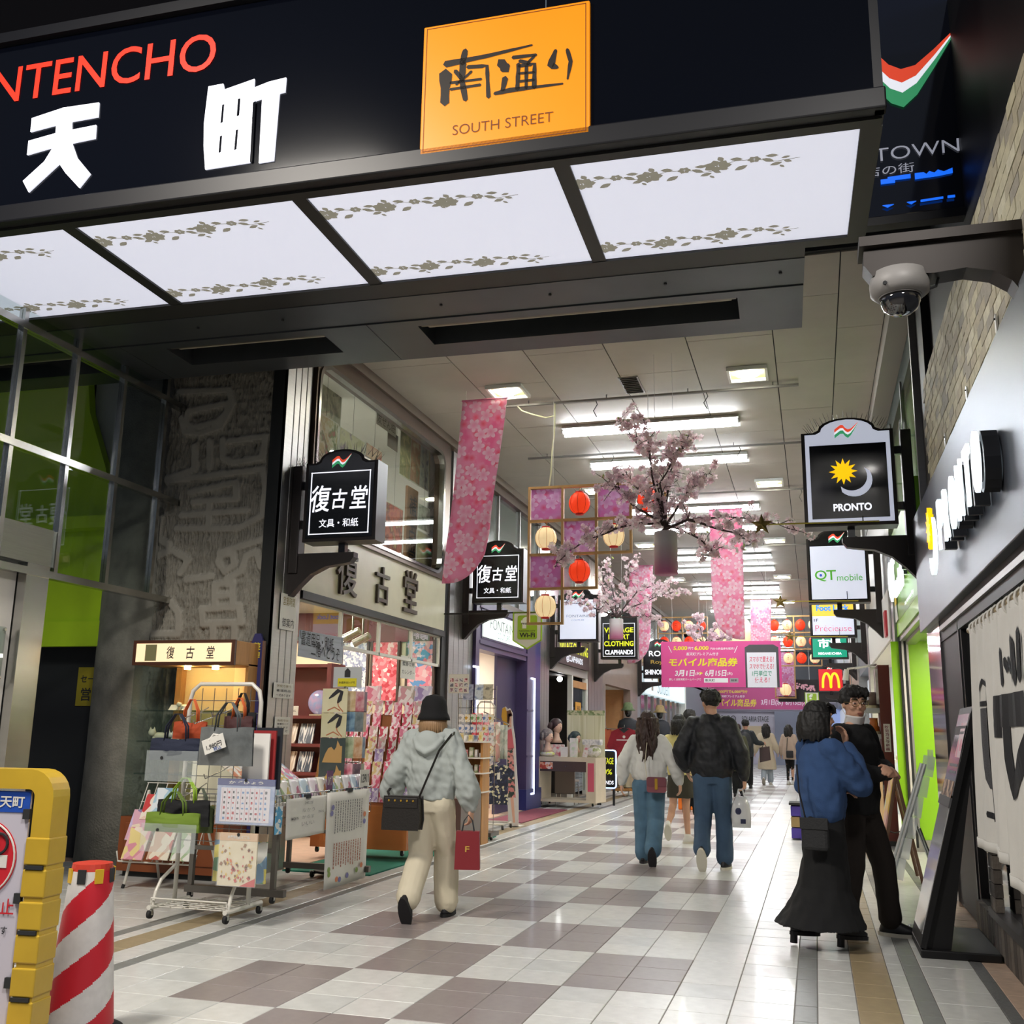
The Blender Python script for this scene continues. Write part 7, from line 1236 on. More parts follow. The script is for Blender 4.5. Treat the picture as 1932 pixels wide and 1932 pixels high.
# ---- boutique interior plant, frame and wig desk
t = thing('potted_plant', 'small yellow green plant on the white boutique shelf', 'plant', (-4.6, 9.75, 1.75)); mk('pot', B().lathe([(.06, 0), (.08, .13), (.07, .13)], 14), mat('pot_tan', '#c8a050', .6), t)
for k in range(7): a = k*.9; mk('leaf', B().plate([(0, 0, .12), (.04*math.cos(a)-.02, .04*math.sin(a), .2), (.12*math.cos(a), .12*math.sin(a), .24+.02*(k % 3)), (.05*math.cos(a)+.02, .05*math.sin(a), .18)]), mat('leaf_yellow', '#b8c848', .6), t)
mk('stand', B().box(-.12, .12, -.12, .12, -1.75, 0), m_wh, t)
dk_ = thing('wig_desk', 'pale wooden wheeled desk with a brown drawer', 'desk', (-3.62, 13.4, 0), -.12); m_plw = mat('pale_wood', '#d6c8b0', .5, var=.08, scale=4)
mk('top', B().box(-.58, .58, -.3, .3, .82, .9), m_plw, dk_); mk('bottom', B().box(-.58, .58, -.3, .3, .1, .15), m_plw, dk_); mk('side', B().box(-.58, -.5, -.3, .3, .15, .82), m_plw, dk_); mk('side', B().box(.4, .58, -.3, .3, .15, .82), m_plw, dk_); dr = mk('drawer', B().box(-.5, .4, -.29, .25, .64, .82), mat('drawer_brown', '#4a3a38', .5), dk_); mk('lock', B().lathe([(.012, -.3), (.012, -.29)], 8, (0, 0, .74), 'y'), m_steel, dr)
for x in (-.5, .5):
    for y in (-.22, .22): caster(dk_, x, y, .1)
mk('pink_sticker', B().box(.43, .55, -.304, -.3, .3, .8), mat('sticker_rose', '#d05a70', .5), dk_); mk('side_sticker', B().box(-.5, -.25, -.304, -.29, .68, .8), mottled('stick2', ['#e8a888', '#f0e0d8', '#c85040'], 20, .5), dk_)
wp = thing('backdrop_panel', 'cream striped backdrop panel with green patterned top on the wig desk', 'panel', (-3.36, 13.5, .9)); mk('panel', B().box(-.36, .36, 0, .02, 0, .85), mottled('stripe_cream', ['#dcd8b8', '#cfcaa4', '#e4e0c6'], 20, .6, stretch=(1, .05, .02)), wp); mk('top_band', B().box(-.36, .36, -.006, 0, .76, .85), mottled('band_green', ['#7a8a5a', '#c8c4a0', '#98a478'], 26, .6), wp)
def wig(lab, x, y, z, hair, s=1., turn=.6, up=0.):
    t = thing('wig_mannequin', lab, 'mannequin head', (x+.1, y, z), turn, 'wig heads on the desk'); t.scale = (s,)*3; sk = mat('mannequin_skin', '#dcb8a4', .45)
    mk('bust', B().lathe([(.1, 0), (.075, .05), (.05, .1), (.045, .16), (.05, .18)], 14).ell((0, -.015, .27), .075, .09, .115, 14, 10).ell((0, -.105, .255), .012, .02, .018, 8, 6), sk, t, smooth=True)
    b = B().ell((0, .02, .31), .105, .115, .105, 14, 9)
    for k in range(16): a = math.pi*(.02+k/15*.96); b.tube([(.09*math.cos(a), .02+.1*math.sin(a), .33), (.115*math.cos(a), .02+.12*math.sin(a), .26), (.1*math.cos(a), .02+.105*math.sin(a), .2)], [.03, .032, .012], 6)
    mk('wig', b, hair, t, smooth=True)
    mk('lips', B().ell((0, -.098, .215), .016, .008, .006, 8, 5), mat('lip_rose', '#b84a50', .5), t)
wig('bobbed teal black wig on a mannequin head before the backdrop', -3.62, 13.36, .98, mat('wig_teal', '#26383c', .5, var=.3, scale=30), .95, 1.0); wig('curly grey wig on a mannequin head at the desk end', -4.14, 13.3, .98, mat('wig_grey', '#8a807e', .7, var=.4, scale=40, bump=.6, bscale=60), 1.05, 1.0); wig('dark wig with red flower band on a tall mannequin head', -4.02, 13.5, 1.15, mat('wig_brown', '#3a2228', .5, var=.3, scale=30), 1.1, 1.0)
for nm_, lab, x, y, z, d, c in (('gift_box', 'pink box under the tall wig head', -4.06, 13.46, .9, (.36, .2, .22), '#d8607c'), ('cushion', 'yellow ruffled cushion under the curly wig head', -4.14, 13.28, .95, (.3, .2, .1), '#dce838'), ('leaflet_stand', 'white leaflet stand on the wig desk', -3.80, 13.2, .9, (.14, .03, .18), '#e8e4e0'), ('leaflet_box', 'green and white leaflet box on the wig desk', -3.62, 13.2, .9, (.14, .06, .34), '#cfe0c4'), ('leaflet', 'slanting pink leaflet on the wig desk', -3.42, 13.2, .9, (.1, .03, .26), '#d8486c'), ('hair_tray', 'clear tray of hair pieces on the wig desk', -3.28, 13.25, 1.12, (.34, .2, .1), '#b8b8bc'), ('leafy_pouch', 'green leafy pouch on the wig desk', -3.25, 13.22, 1.01, (.28, .16, .22), '#8a9a38')):
    b = B().ell((0, 0, 0), d[0]/2, d[1]/2, d[2]/2) if nm_ in ('cushion', 'leafy_pouch') else B().loft([[Vector((sx*d[0]/2*k, sy*d[1]/2*k, zz)) for sx, sy in ((-1, -1), (1, -1), (1, 1), (-1, 1))] for zz, k in ((0, .94), (d[2]*.9, 1), (d[2], .97), (d[2]*.93, .88))]); tag(mk(nm_, b, mottled('di_'+c[1:], (c, '#f0ece8', c), 9, .5, kind='NOISE'), loc=(x+.1, y, z), rot=(0, .3 if nm_ == 'leaflet' else 0, -.12), smooth=nm_ in ('cushion', 'leafy_pouch')), lab, nm_.replace('_', ' '))
ns = thing('neon_sign', 'blue neon edged standing sign with yellow lettering by the desk', 'sign', (-3.12, 14.2, .32)); mk('board', B().box(-.2, .2, 0, .04, 0, .7), m_sblk, ns); b = B(); b.tube([(x, -.01, z) for x, z in rrect(-.2, .2, 0, .7, .05)], .014, 6, closed=True); mk('neon_tube', b, mat('neon_blue', '#a8c8ff', .4, emit=3, ecol='#9cc0ff'), ns); text('VINTAGE', m_yl, ns, (0, -.006, .5), X_, Z_, w=.3, h=.12); text('50%', m_yl, ns, (0, -.006, .3), X_, Z_, w=.24, h=.1); text('BRANDS', m_stx, ns, (0, -.006, .1), X_, Z_, w=.3, h=.07)
for x in (-.15, .15): mk('leg', B().box(x-.02, x+.02, 0, .04, -.32, 0), m_dframe, ns)
t = thing('desk_chair', 'small chrome chair with taupe back behind the wig desk', 'chair', (-3.85, 14.1, 0)); mk('seat', B().box(-.2, .2, -.2, .2, .42, .46), mat('chair_taupe', '#8a7c70', .6), t, bevel=.02); mk('backrest', B().box(-.2, .2, -.22, -.18, .2, .75), mat('chair_taupe', '#8a7c70', .6), t, bevel=.02)
for x in (-.18, .18):
    for y in (-.18, .18): mk('leg', B().cyl((x, y, 0), (x, y, .42), .012), m_steel, t)
# ---- vintage clothes outside
cr2 = thing('clothes_rack', 'chrome clothes rack of second-hand jackets outside the vintage shop', 'clothes rack', (-3.25, 16.2, 0)); mk('rail', B().cyl((-.65, 0, 1.45), (.55, 0, 1.40), .014), m_steel, cr2)
for x in (-.6, .5): mk('upright', B().cyl((x, 0, .05), (x, 0, 1.44), .014), m_steel, cr2); mk('foot', B().cyl((x, -.25, .05), (x, .25, .05), .016), m_steel, cr2)
def garment(lab, x, y, z, col, w=.42, h=.62, rz=0., name='hanging_jacket', cat='jacket', trim=None):
    t = thing(name, lab, cat, (x, y, z-h), rz, 'clothes outside the vintage shop'); q = [(-.5, 0), (.5, 0), (.48, .62), (.62, .45), (.78, .52), (.56, .9), (.2, 1), (0, .95), (-.2, 1), (-.56, .9), (-.78, .52), (-.62, .45), (-.48, .62)]
    mk('body', B().prism([(u*w, v*h) for u, v in q], lambda u, v: (u, -.02, v), (0, .06, 0)), mat('garment_'+col[1:], col, .8, var=.15, scale=6, bump=.2, bscale=20), t, bevel=.015)
    if trim: mk('chest_stripe', B().box(-w*.35, w*.35, -.026, -.02, h*.68, h*.71), m_wh, t); mk('badge', B().lathe([(.03, -.027), (.03, -.02)], 10, (0, 0, h*.78), 'y'), m_wh, t); mk('collar', B().prism([(-.12, h), (.12, h), (0, h*.88)], lambda u, v: (u, -.028, v), (0, .01, 0)), m_dk, t)
    mk('hanger', B().tube([(-w*.4, .01, h*.97), (0, .01, h*1.04), (0, .01, h*1.1)], .006), m_steel, t); return t
for i, (c, x) in enumerate((('#1c1e24', -3.72), ('#262a30', -3.62), ('#77705f', -3.54), ('#a8502a', -3.47))): garment(('black jacket first on the second-hand rack', 'charcoal jacket second on the second-hand rack', 'khaki shirt on the second-hand rack', 'orange shirt beside the red jersey')[i], x, 16.15, 1.42, c, .34, .75, 1.1)
garment('dark red football jersey with a white chest stripe facing the arcade', -3.05, 15.85, 1.44, '#8e1c2c', .46, .76, -.1, 'football_jersey', 'jersey', True)
def bust(lab, x, y, hat, body, z0=0.):
    t = thing('hat_mannequin', lab, 'mannequin', (x, y, z0)); mk('pole', B().cyl((0, 0, 0), (0, 0, 1.3), .02), m_steel, t); mk('base', B().lathe([(.16, 0), (.16, .02), (.03, .03)], 16), m_steel, t); mk('jacket', B().loft([B().ring((0, 0, z), (w, 0, 0), (0, w*.5, 0), 14) for z, w in ((1.05, .2), (1.3, .22), (1.5, .24), (1.62, .2), (1.68, .08))]), mat('mj_'+body[1:], body, .7), t, smooth=True); mk('head', B().ell((0, 0, 1.82), .085, .1, .13, 12, 8), m_sblk, t, smooth=True); mk('hat', B().lathe([(.17, 1.84), (.14, 1.87), (.11, 1.9), (.1, 1.98), (.06, 2.02)], 16), mat('hat_'+hat[1:], hat, .8, var=.3, scale=20), t, smooth=True)
bust('mannequin in a green camouflage cap and black jacket above the rack', -3.2, 17.2, '#5a6a48', '#1c2028'); bust('mannequin in a tan bucket hat beyond the rack', -2.75, 19.0, '#a08a60', '#23262e')
bn = thing('canvas_bin', 'cream canvas bin of sale clothes on a wheeled dolly', 'bin', (-3.25, 17.4, 0)); mk('tub', B().loft([B().ring((0, 0, z), (w, 0, 0), (0, w*.8, 0), 4) for z, w in ((.2, .36), (.95, .42))]), mat('canvas_cream', '#c0b498', .8, var=.1), bn); mk('dolly', B().box(-.32, .32, -.26, .26, .12, .18), m_wood, bn)
for x in (-.26, .26):
    for y in (-.2, .2): caster(bn, x, y, .12)
for lab, x, c, z in (('yellow and red garment heaped in the canvas bin', -3.35, '#e0a428', .97), ('teal garment heaped in the canvas bin', -3.05, '#3a9a90', .96)): tag(mk('heaped_garment', B().ell((0, 0, 0), .2, .18, .07, 12, 7), mat('heap_'+c[1:], c, .8, var=.3, scale=12, bump=.5, bscale=10), loc=(x, 17.35, z), smooth=True), lab, 'garment')
t = thing('sale_placard', 'red half price placard on the canvas bin', 'sign', (-2.95, 17.0, .62)); mk('board', B().box(-.16, .16, 0, .01, 0, .36), mat('placard_red', '#c8283c', .5), t, rot=(0, .25, 0)); text('50%', m_paper, t, (0, -.008, .18), (1, 0, -.25), Z_, w=.26, h=.12); mk('stick', B().box(-.01, .01, .01, .03, -.62, .1), m_wood, t)
ob = thing('orange_bin', 'bright orange box standing between the walking couple', 'box', (-1.55, 13.9, 0)); mk('body', B().box(-.15, .15, -.15, .15, 0, .5), mat('bin_orange', '#e8761a', .5), ob, bevel=.02); mk('dark_base', B().box(-.13, .13, -.13, .13, -.0, .01), m_dk, ob); mk('lid', B().box(-.16, .16, -.16, .16, .5, .54), mat('bin_orange', '#e8761a', .5), ob, bevel=.01)
# ================================================================ CAFE SIDE FURNITURE
# noren curtain on its rod
nr_ = thing('curtain_rod', 'bamboo coloured rod with white rings over the cafe window', 'rod', (1.66, 0, 1.94)); mk('rod', B().cyl((0, .85, 0), (0, -1.9, 0), .02, n=12), mat('rod_bamboo', '#9a8a6a', .5), nr_); 
for y in (.8, -1.5): mk('wall_arm', B().cyl((0, y, 0), (.25, y, .03), .012), m_dframe, nr_)
m_nor = mat('noren_white', '#d4d2cc', .85, var=.05, scale=6, bump=.1, bscale=200); m_nbk = mat('noren_black', '#15151a', .85)
def noren(lab, y0, y1, z0, z1, art, n=4):
    t = thing('noren_curtain', lab, 'curtain', (1.64, y0, z1)); w, h = y0-y1, z1-z0
    fx_ = lambda u, v: -.03*(1-v)-.018*math.sin(u*9+v*2)*(1-v)-.008*math.sin(u*23)*(1-.4*v)
    mk('cloth', B().grid(lambda u, v: (fx_(u, v), -w*u-.02*(1-v)*u, -h*(1-v)), 40, 30), m_nor, t, smooth=True, solid=.003); mk('hem', B().grid(lambda u, v: (fx_(u, 0)-.003, -w*u-.02*u, -h+.05*v), 40, 2), m_nor, t, smooth=True, solid=.006)
    for k in range(n): u = (k+.5)/n; mk('ring', B().tube([(.02-.03*math.cos(a), -w*u, -.01+.04*math.sin(a)+.01) for a in [i*math.pi/5 for i in range(10)]], .008, 6, closed=True), m_nor, t)
    f = lambda u, v: (fx_(u, v)-.006, -w*u-.02*(1-v)*u, -h*(1-v)); art(t, f)
def strokes(t, f, lst, name, m=None):
    b = B()
    for pts, wd in lst:
        p2, w2 = wob(pts, wd, 6, .0); ribbon(b, p2, w2, f)
    mk(name, b, m or m_nbk, t)['kind'] = 'stuff'
def art1(t, f):
    b = B()
    prof_ = [(.70, .045), (.66, .048), (.6, .055), (.54, .064), (.48, .075), (.43, .08), (.38, .085), (.34, .09), (.305, .095)]
    L = [(.30, .62), (.29, .55), (.30, .48), (.32, .42), (.34, .36), (.36, .31), (.42, .27)]; Rr = [(.56, .62), (.58, .55), (.60, .48), (.60, .42), (.58, .36), (.56, .31), (.50, .27)]
    for i in range(6):
        for k in range(14): u0, u1 = k/14, (k+1)/14; q = lambda s, j: (L[j][0]*(1-s)+Rr[j][0]*s, L[j][1]*(1-s)+Rr[j][1]*s); b.plate([f(*q(u0, i+1)), f(*q(u1, i+1)), f(*q(u1, i)), f(*q(u0, i))])
    mk('beer_glass', b, mat('noren_dots', '#4a4a4e', .9, var=.6, scale=220), t)
    strokes(t, f, [([(.28, .66), (.30, .70), (.40, .74), (.50, .72), (.56, .62)], .012), ([(.28, .64), (.56, .64)], .011), ([(.56, .62), (.6, .45), (.53, .28)], .01), ([(.46, .27), (.47, .17)], .008), ([(.36, .16), (.6, .15)], .013), ([(.82, .6), (1.0, .6)], .06), ([(.82, .54), (1.0, .54)], .05)], 'printed_outline')
def art2(t, f): strokes(t, f, [([(.08, .84), (.1, .72)], .02), ([(.14, .8), (.18, .77)], .02), ([(.2, .80), (.24, .76)], .02), ([(.32, .86), (.3, .74)], .035), ([(.36, .85), (.36, .72)], .03), ([(.46, .88), (.43, .73)], .03), ([(.56, .86), (.52, .72)], .03), ([(.0, .62), (.5, .62)], .06), ([(.12, .60), (.14, .46), (.2, .34), (.3, .40), (.5, .52)], [.05, .05, .04, .05, .05]), ([(.55, .50), (.9, .50)], .04), ([(.62, .3), (.9, .3)], .03), ([(.7, .88), (.7, .3)], .03)], 'printed_characters')
noren('white cafe curtain panel printed with a black beer glass', .72, -.20, .74, 1.93, art1, 7); noren('white cafe curtain panel printed with bold black characters', -.24, -1.3, .66, 1.93, art2, 7)
# menu board with base
mb = thing('menu_board', 'black leaning menu board with glossy pages on a flat black base', 'menu board', (1.34, 1.74, 0)); P0, P1 = Vector((-.02, 0, .06)), Vector((.38, 0, 1.52)); d = (P1-P0).normalized(); nrm = Vector((-d.z, 0, d.x))
def slab(name, u0, u1, y0, y1, t0, t1, m, par=mb):
    c = [P0+d*u+nrm*t+Y_*y for t in (t0, t1) for u, y in ((u0, y0), (u1, y0), (u1, y1), (u0, y1))]; return mk(name, B().add(c, [(3, 2, 1, 0), (4, 5, 6, 7), (0, 1, 5, 4), (1, 2, 6, 5), (2, 3, 7, 6), (3, 0, 4, 7)]), m, par)
LB = (P1-P0).length; slab('panel', 0, LB, -.29, .29, -.035, 0, m_blk)
m_menu = mat('menu_page', '#b4b4b8', .12, var=.5, scale=3, coat=1, stretch=(1, 1, 3)); pg = slab('upper_page', LB*.62, LB*.97, -.26, .26, 0, .004, m_menu); slab('lower_page', LB*.05, LB*.57, -.26, .26, 0, .004, mat('menu_page_pale', '#d0d0d0', .15, var=.3, scale=2, coat=1, stretch=(1, 1, 3)))
slab('pink_flyer', LB*.78, LB*.93, -.24, -.02, .004, .006, mottled('flyer_pink', ['#e8a0b0', '#f0dce0', '#e8c8d0'], 14, .4)); slab('photo_strip', LB*.60, LB*.68, -.26, .26, .005, .007, mottled('food_photo', ['#c89878', '#3a2a24', '#e8c8a8', '#8a6a5a'], 10, .3, kind='NOISE')); slab('middle_bar', LB*.57, LB*.61, -.29, .29, .0, .012, mat('bar_grey', '#5a5a5c', .4)); 
for u, k in ((.74, .36), (.71, .3), (.88, .2)): slab('text_line', LB*u, LB*(u+.012), -.22, -.22+k, .005, .0065, mat('menu_ink', '#6a6a70', .5))
mk('base_plate', B().box(-.02, .44, -.30, .62, .0, .05), m_blk, mb, bevel=.008); mk('strut', B().prism([(.0, .05), (.16, .05), (.40, 1.40), (.34, 1.40)], lambda u, v: (u, -.26, v), (0, .03, 0)), m_blk, mb); mk('strut', B().prism([(.0, .05), (.16, .05), (.40, 1.40), (.34, 1.40)], lambda u, v: (u, .24, v), (0, .03, 0)), m_blk, mb); mk('back_sheet', B().prism([(.04, .05), (.1, .05), (.38, 1.40), (.34, 1.40)], lambda u, v: (u, -.23, v), (0, .47, 0)), m_blk, mb)
# clear brochure stand
bs_ = thing('brochure_stand', 'clear acrylic folding brochure stand with stepped pockets', 'stand', (1.42, 3.5, 0)); m_acr = mat('acrylic', '#dfe8e6', .08, alpha=.45, coat=1)
for y in (-.14, .14): mk('front_rail', B().cyl((-.22, y-.15, .0), (.16, y-.15, 1.12), .014, n=8), mat('rail_silver', '#c8ccca', .3, .6), bs_); mk('rear_leg', B().cyl((.1, y, .62), (.3, y+.1, 0), .01, n=8), mat('rail_silver', '#c8ccca', .3, .6), bs_)
for k in range(6):
    f = .22+k*.14; x, z = -.22+.38*f, 1.12*f; o = mk('pocket', B().box(-.0, .06, -.16, .16, 0, .16), m_acr, bs_, loc=(x+.02, -.15, z), rot=(0, .2, 0))
mk('header', B().box(.15, .165, -.3, .0, 1.08, 1.24), m_acr, bs_, rot=(0, .05, 0))
# brown A-frame board and cords
ae = thing('a_frame_easel', 'brown wooden A-frame poster easel seen from its edge', 'easel', (1.46, 5.3, 0)); m_ew = mat('easel_brown', '#5a3e2c', .6, var=.15, scale=8)
for y in (-.28, .28): mk('front_leg', B().cyl((-.17, y, 0), (.02, y, .98), .018, n=6), m_ew, ae); mk('rear_leg', B().cyl((.2, y, 0), (.02, y, .98), .018, n=6), m_ew, ae)
mk('poster_board', B().prism([(-.19, .1), (-.17, .1), (.015, .96), (-.005, .96)], lambda u, v: (u, -.27, v), (0, .54, 0)), mottled('easel_poster', ['#e0d8d0', '#d8a8a0', '#e8c860', '#c0c8c0'], 5, .5, kind='NOISE'), ae); mk('top_rail', B().box(-.0, .04, -.3, .3, .95, .99), m_ew, ae); mk('cord', B().tube([(-.12, 0, .45), (0, 0, .42), (.12, 0, .46)], .006), m_dk, ae)
# shoe display
sd = thing('shoe_display', 'dark red wooden shoe display post with grey shelves', 'display', (1.55, 8.75, 0)); m_rw = mat('red_wood', '#5c221a', .5, var=.15, scale=4, stretch=(1, 1, .3)); mk('post', B().box(.02, .16, -.22, .22, .05, 2.25), m_rw, sd); mk('base', B().box(.0, .17, -.25, .25, 0, .06), m_dk, sd); mk('lower_panel', B().box(-.08, .16, -.24, .24, .06, .6), m_rw, sd)
mk('poster', B().box(-.012, .02, -.2, .18, 1.75, 2.2), mottled('shoe_poster', ['#a8a4a0', '#c8c4c0', '#8a8684', '#5a4a40'], 4, .4, kind='NOISE'), sd); nt2 = mk('white_notice', B().box(.05, .13, -.228, -.22, 1.15, 1.5), m_paper, sd)
for i, s in enumerate('防犯カメラ録画'): text(s, mat('notice_maroon', '#7a2a40', .6), nt2, (.09, -.230, 1.46-i*.046), X_, Z_, w=.045, h=.038, bold=.02)
for i in range(4): mk('rod', B().tube([(-.25-.1*(i % 2), -.1+.1*i, 2.22), (.02, -.1+.1*i, 2.27)], .008), m_steel, sd)
mk('clip_lamp', B().cyl((-.36, -.1, 2.2), (-.38, -.1, 2.06), .03, .04), m_wh, sd)
def shoe(lab, x, y, z, m, rz=0., boot=.1):
    t = thing('shoe', lab, 'shoe', (x, y, z), rz, 'shoes on the display'); mk('upper', B().loft([B().ring((cx, 0, .035+h_), (lx, 0, 0), (0, ly, 0), 14) for cx, h_, lx, ly in ((0, 0, .14, .05), (.0, .03, .135, .05), (.035, .055, .1, .045), (.06, .07, .06, .04), (.065, .07+boot*.6, .05, .036), (.062, .07+boot, .055, .038))]), m, t, smooth=True); mk('sole', B().loft([B().ring((0, 0, z_), (.145, 0, 0), (0, .053, 0), 14) for z_ in (0, .035)]), mat('sole_cream', '#c8bca0', .6), t)
    for k in range(4): mk('lace', B().cyl((.02-.012*k+.03, -.03, .1+.014*k-.02), (.02-.012*k+.03, .03, .1+.014*k-.02), .004, n=5), m_dk, t)
for i, (z, c, lab) in enumerate(((1.70, '#4a3430', 'dark brown boot on the top shelf of the shoe display'), (1.37, '#a85c24', 'tan leather boot on the second shelf of the shoe display'), (1.04, '#2c1c1a', 'black boot on the third shelf of the shoe display'), (.74, '#8a4026', 'reddish boot on the lowest shelf of the shoe display'))):
    mk('shelf', B().box(-.28, .03, -.2, .2, z-.06, z), mat('shelf_grey', '#9a9c9e', .4), sd); shoe(lab, 1.43, 8.62, z, mat('leather_'+c[1:], c, .35, coat=.3), .2)
for i, (x, y, c, lab) in enumerate(((1.95, 10.6, '#e8dcd0', 'pale shoe on the white table inside the shoe shop'), (2.1, 10.9, '#caa898', 'rose shoe on the white table inside the shoe shop'))): shoe(lab, x, y, 1.02, mat('shoe_'+c[1:], c, .4), 1., .02)
t = thing('shoe_table', 'white display table inside the shoe shop', 'table', (2.05, 10.75, 0)); mk('top', B().box(-.35, .35, -.4, .4, .98, 1.02), m_wh, t)
for x in (-.3, .3):
    for y in (-.35, .35): mk('leg', B().box(x-.02, x+.02, y-.02, y+.02, 0, .98), m_wh, t)
cn_ = thing('curved_counter', 'pale wooden counter end with rounded corner behind the talking couple', 'counter', (1.38, 7.2, 0)); mk('body', B().prism([(-.12, 0), (.08, 0), (.08, .86), (.06, .92), (0, .95), (-.12, .95)], lambda u, v: (u, -.3, v), (0, .6, 0)), mat('counter_beech', '#cfae86', .5, var=.06), cn_); mk('plinth', B().box(-.1, .06, -.28, .28, 0, .05), m_dk, cn_)
bx = thing('folding_crate', 'purple and tan folding crate stack behind the talking couple', 'crate', (.50, 9.0, 0)); 
for k in range(3): mk('crate_wall', B().box(-.1, .1, -.2, .2, .02+k*.14, .15+k*.14), mat('crate_tan', '#9a8258', .6) if k % 2 else mat('crate_purple', '#4a3a9a', .6), bx, bevel=.01)
mk('purple_side', B().box(.02, .11, -.21, .21, .0, .44), mat('crate_purple', '#4a3a9a', .6), bx); mk('dark_lid', B().box(-.12, .13, -.22, .22, .44, .47), m_dk, bx)
# ================================================================ ROADSIDE BARRIER AND BOLLARD
yb = thing('yellow_barrier_sign', 'yellow plastic barrier sign with a white no-cycling board', 'barrier sign', (-2.58, -2.0, 0), .12); m_yel = mat('barrier_yellow', '#c9a630', .4, var=.12, scale=5, coat=.2)
prf = rrect(-.42, .30, 0, 1.13, .11, 6); inn = rrect(-.35, .215, .05, 1.05, .03, 6)
b = B(); ringframe(b, prf, inn, lambda u, v: (u, -.06, v), (0, .12, 0)); mk('frame', b, m_yel, yb, bevel=.012)
for k in range(6): z = .18+k*.125; mk('wrap_band', B().box(.2, .306, -.066, .066, z-.054, z+.054), m_yel, yb, bevel=.006)
for k in range(3): mk('slot', B().box(.21, .29, -.07, -.06, .235+k*.25, .25+k*.25), m_dk, yb)
brd = mk('board', B().box(-.36, .19, -.045, -.035, .06, 1.04), mat('board_white', '#c4c0cc', .5), yb); m_bred = mat('board_red', '#c8222e', .5); m_bblue = mat('board_blue', '#1f4fb0', .5)
mk('blue_header', B().box(-.36, .19, -.048, -.045, .955, 1.04), m_bblue, brd); text('新天町', m_paper, brd, (.08, -.050, .998), X_, Z_, w=.17, h=.05, bold=.02)
mk('red_disc', B().lathe([(.155, -.002), (.155, 0)], 36, (-.0, -.046, .77), 'y'), m_bred, brd); mk('white_ring', B().tube([(.147*math.cos(a), -.049, .77+.147*math.sin(a)) for a in [i*math.pi/18 for i in range(36)]], .004, 5, closed=True), m_paper, brd); mk('white_bar', B().box(-.11, .115, -.051, -.048, .735, .785), m_paper, brd)
b = B()
for cx in (-.06, .07): b.tube([(cx+.04*math.cos(a), -.05, .83+.04*math.sin(a)) for a in [i*math.pi/8 for i in range(16)]], .006, 5, closed=True)
b.tube([(-.06, -.05, .83), (-.02, -.05, .88), (.04, -.05, .88), (.07, -.05, .83)], .005, 5); b.tube([(0, -.05, .84), (-.02, -.05, .89)], .005, 5); mk('bicycle_symbol', b, m_ink, brd)
mk('red_disc', B().lathe([(.14, -.002), (.14, 0)], 36, (-.12, -.046, .30), 'y'), m_bred, brd); mk('white_bar', B().box(-.22, -.02, -.051, -.048, .28, .325), m_paper, brd)
for s, m, z, w, x in (('自転車通行禁止', m_bred, .585, .46, -.06), ('押歩き禁止', m_bred, .535, .2, -.03), ('ご協力お願いします', m_ink, .495, .3, 0), ('ご理解とご協力お願いします', m_ink, .19, .3, 0), ('防止します', m_ink, .125, .2, .06), ('駐輪禁止', m_bred, .09, .3, .0)): text(s, m, brd, (x, -.050, z), X_, Z_, w=w, bold=.01)
for z in (.3, .62, .95): mk('clip', B().box(.17, .2, -.06, -.04, z-.02, z+.02), m_dk, yb)
mk('foot', B().box(-.42, .3, -.2, .2, 0, .06), m_yel, yb, bevel=.02)
bo = thing('striped_bollard', 'red and white striped plastic bollard beside the yellow barrier', 'bollard', (-2.39, -1.58, 0)); H_ = .68; n = 110; nz_ = 150; b = B(); vs = []
for j in range(nz_+1):
    z = H_*j/nz_; r = .152-.062*j/nz_
    for i in range(n): a = 2*math.pi*i/n; vs.append((r*math.cos(a), r*math.sin(a), z))
b.v = vs
for j in range(nz_):
    for i in range(n): b.f.append((j*n+i, j*n+(i+1) % n, (j+1)*n+(i+1) % n, (j+1)*n+i)); b.m.append(int(((j/nz_*2.3)-(i/n)*2.0+.55) % 1 > .5))
mk('body', b, [mat('bollard_white', '#d8d6d4', .5, var=.1, scale=20), mat('bollard_red', '#c42030', .45)], bo, smooth=True); mk('top_cap', B().lathe([(.09, H_), (.085, H_+.03), (.05, H_+.035)], 24), mat('cap_red', '#c03a2a', .5), bo); mk('foot_ring', B().lathe([(.19, 0), (.19, .02), (.15, .04)], 28), m_rub, bo)
for k in range(8): a = k*math.pi/4+.2; mk('reflector_tape', B().box(-.018, .018, -.004, .004, -.03, .03), mat('tape_yellow', '#d8b028', .5) if k % 2 else m_dk, bo, loc=(.094*math.cos(a), .094*math.sin(a), H_-.02), rot=(0, 0, a+math.pi/2))
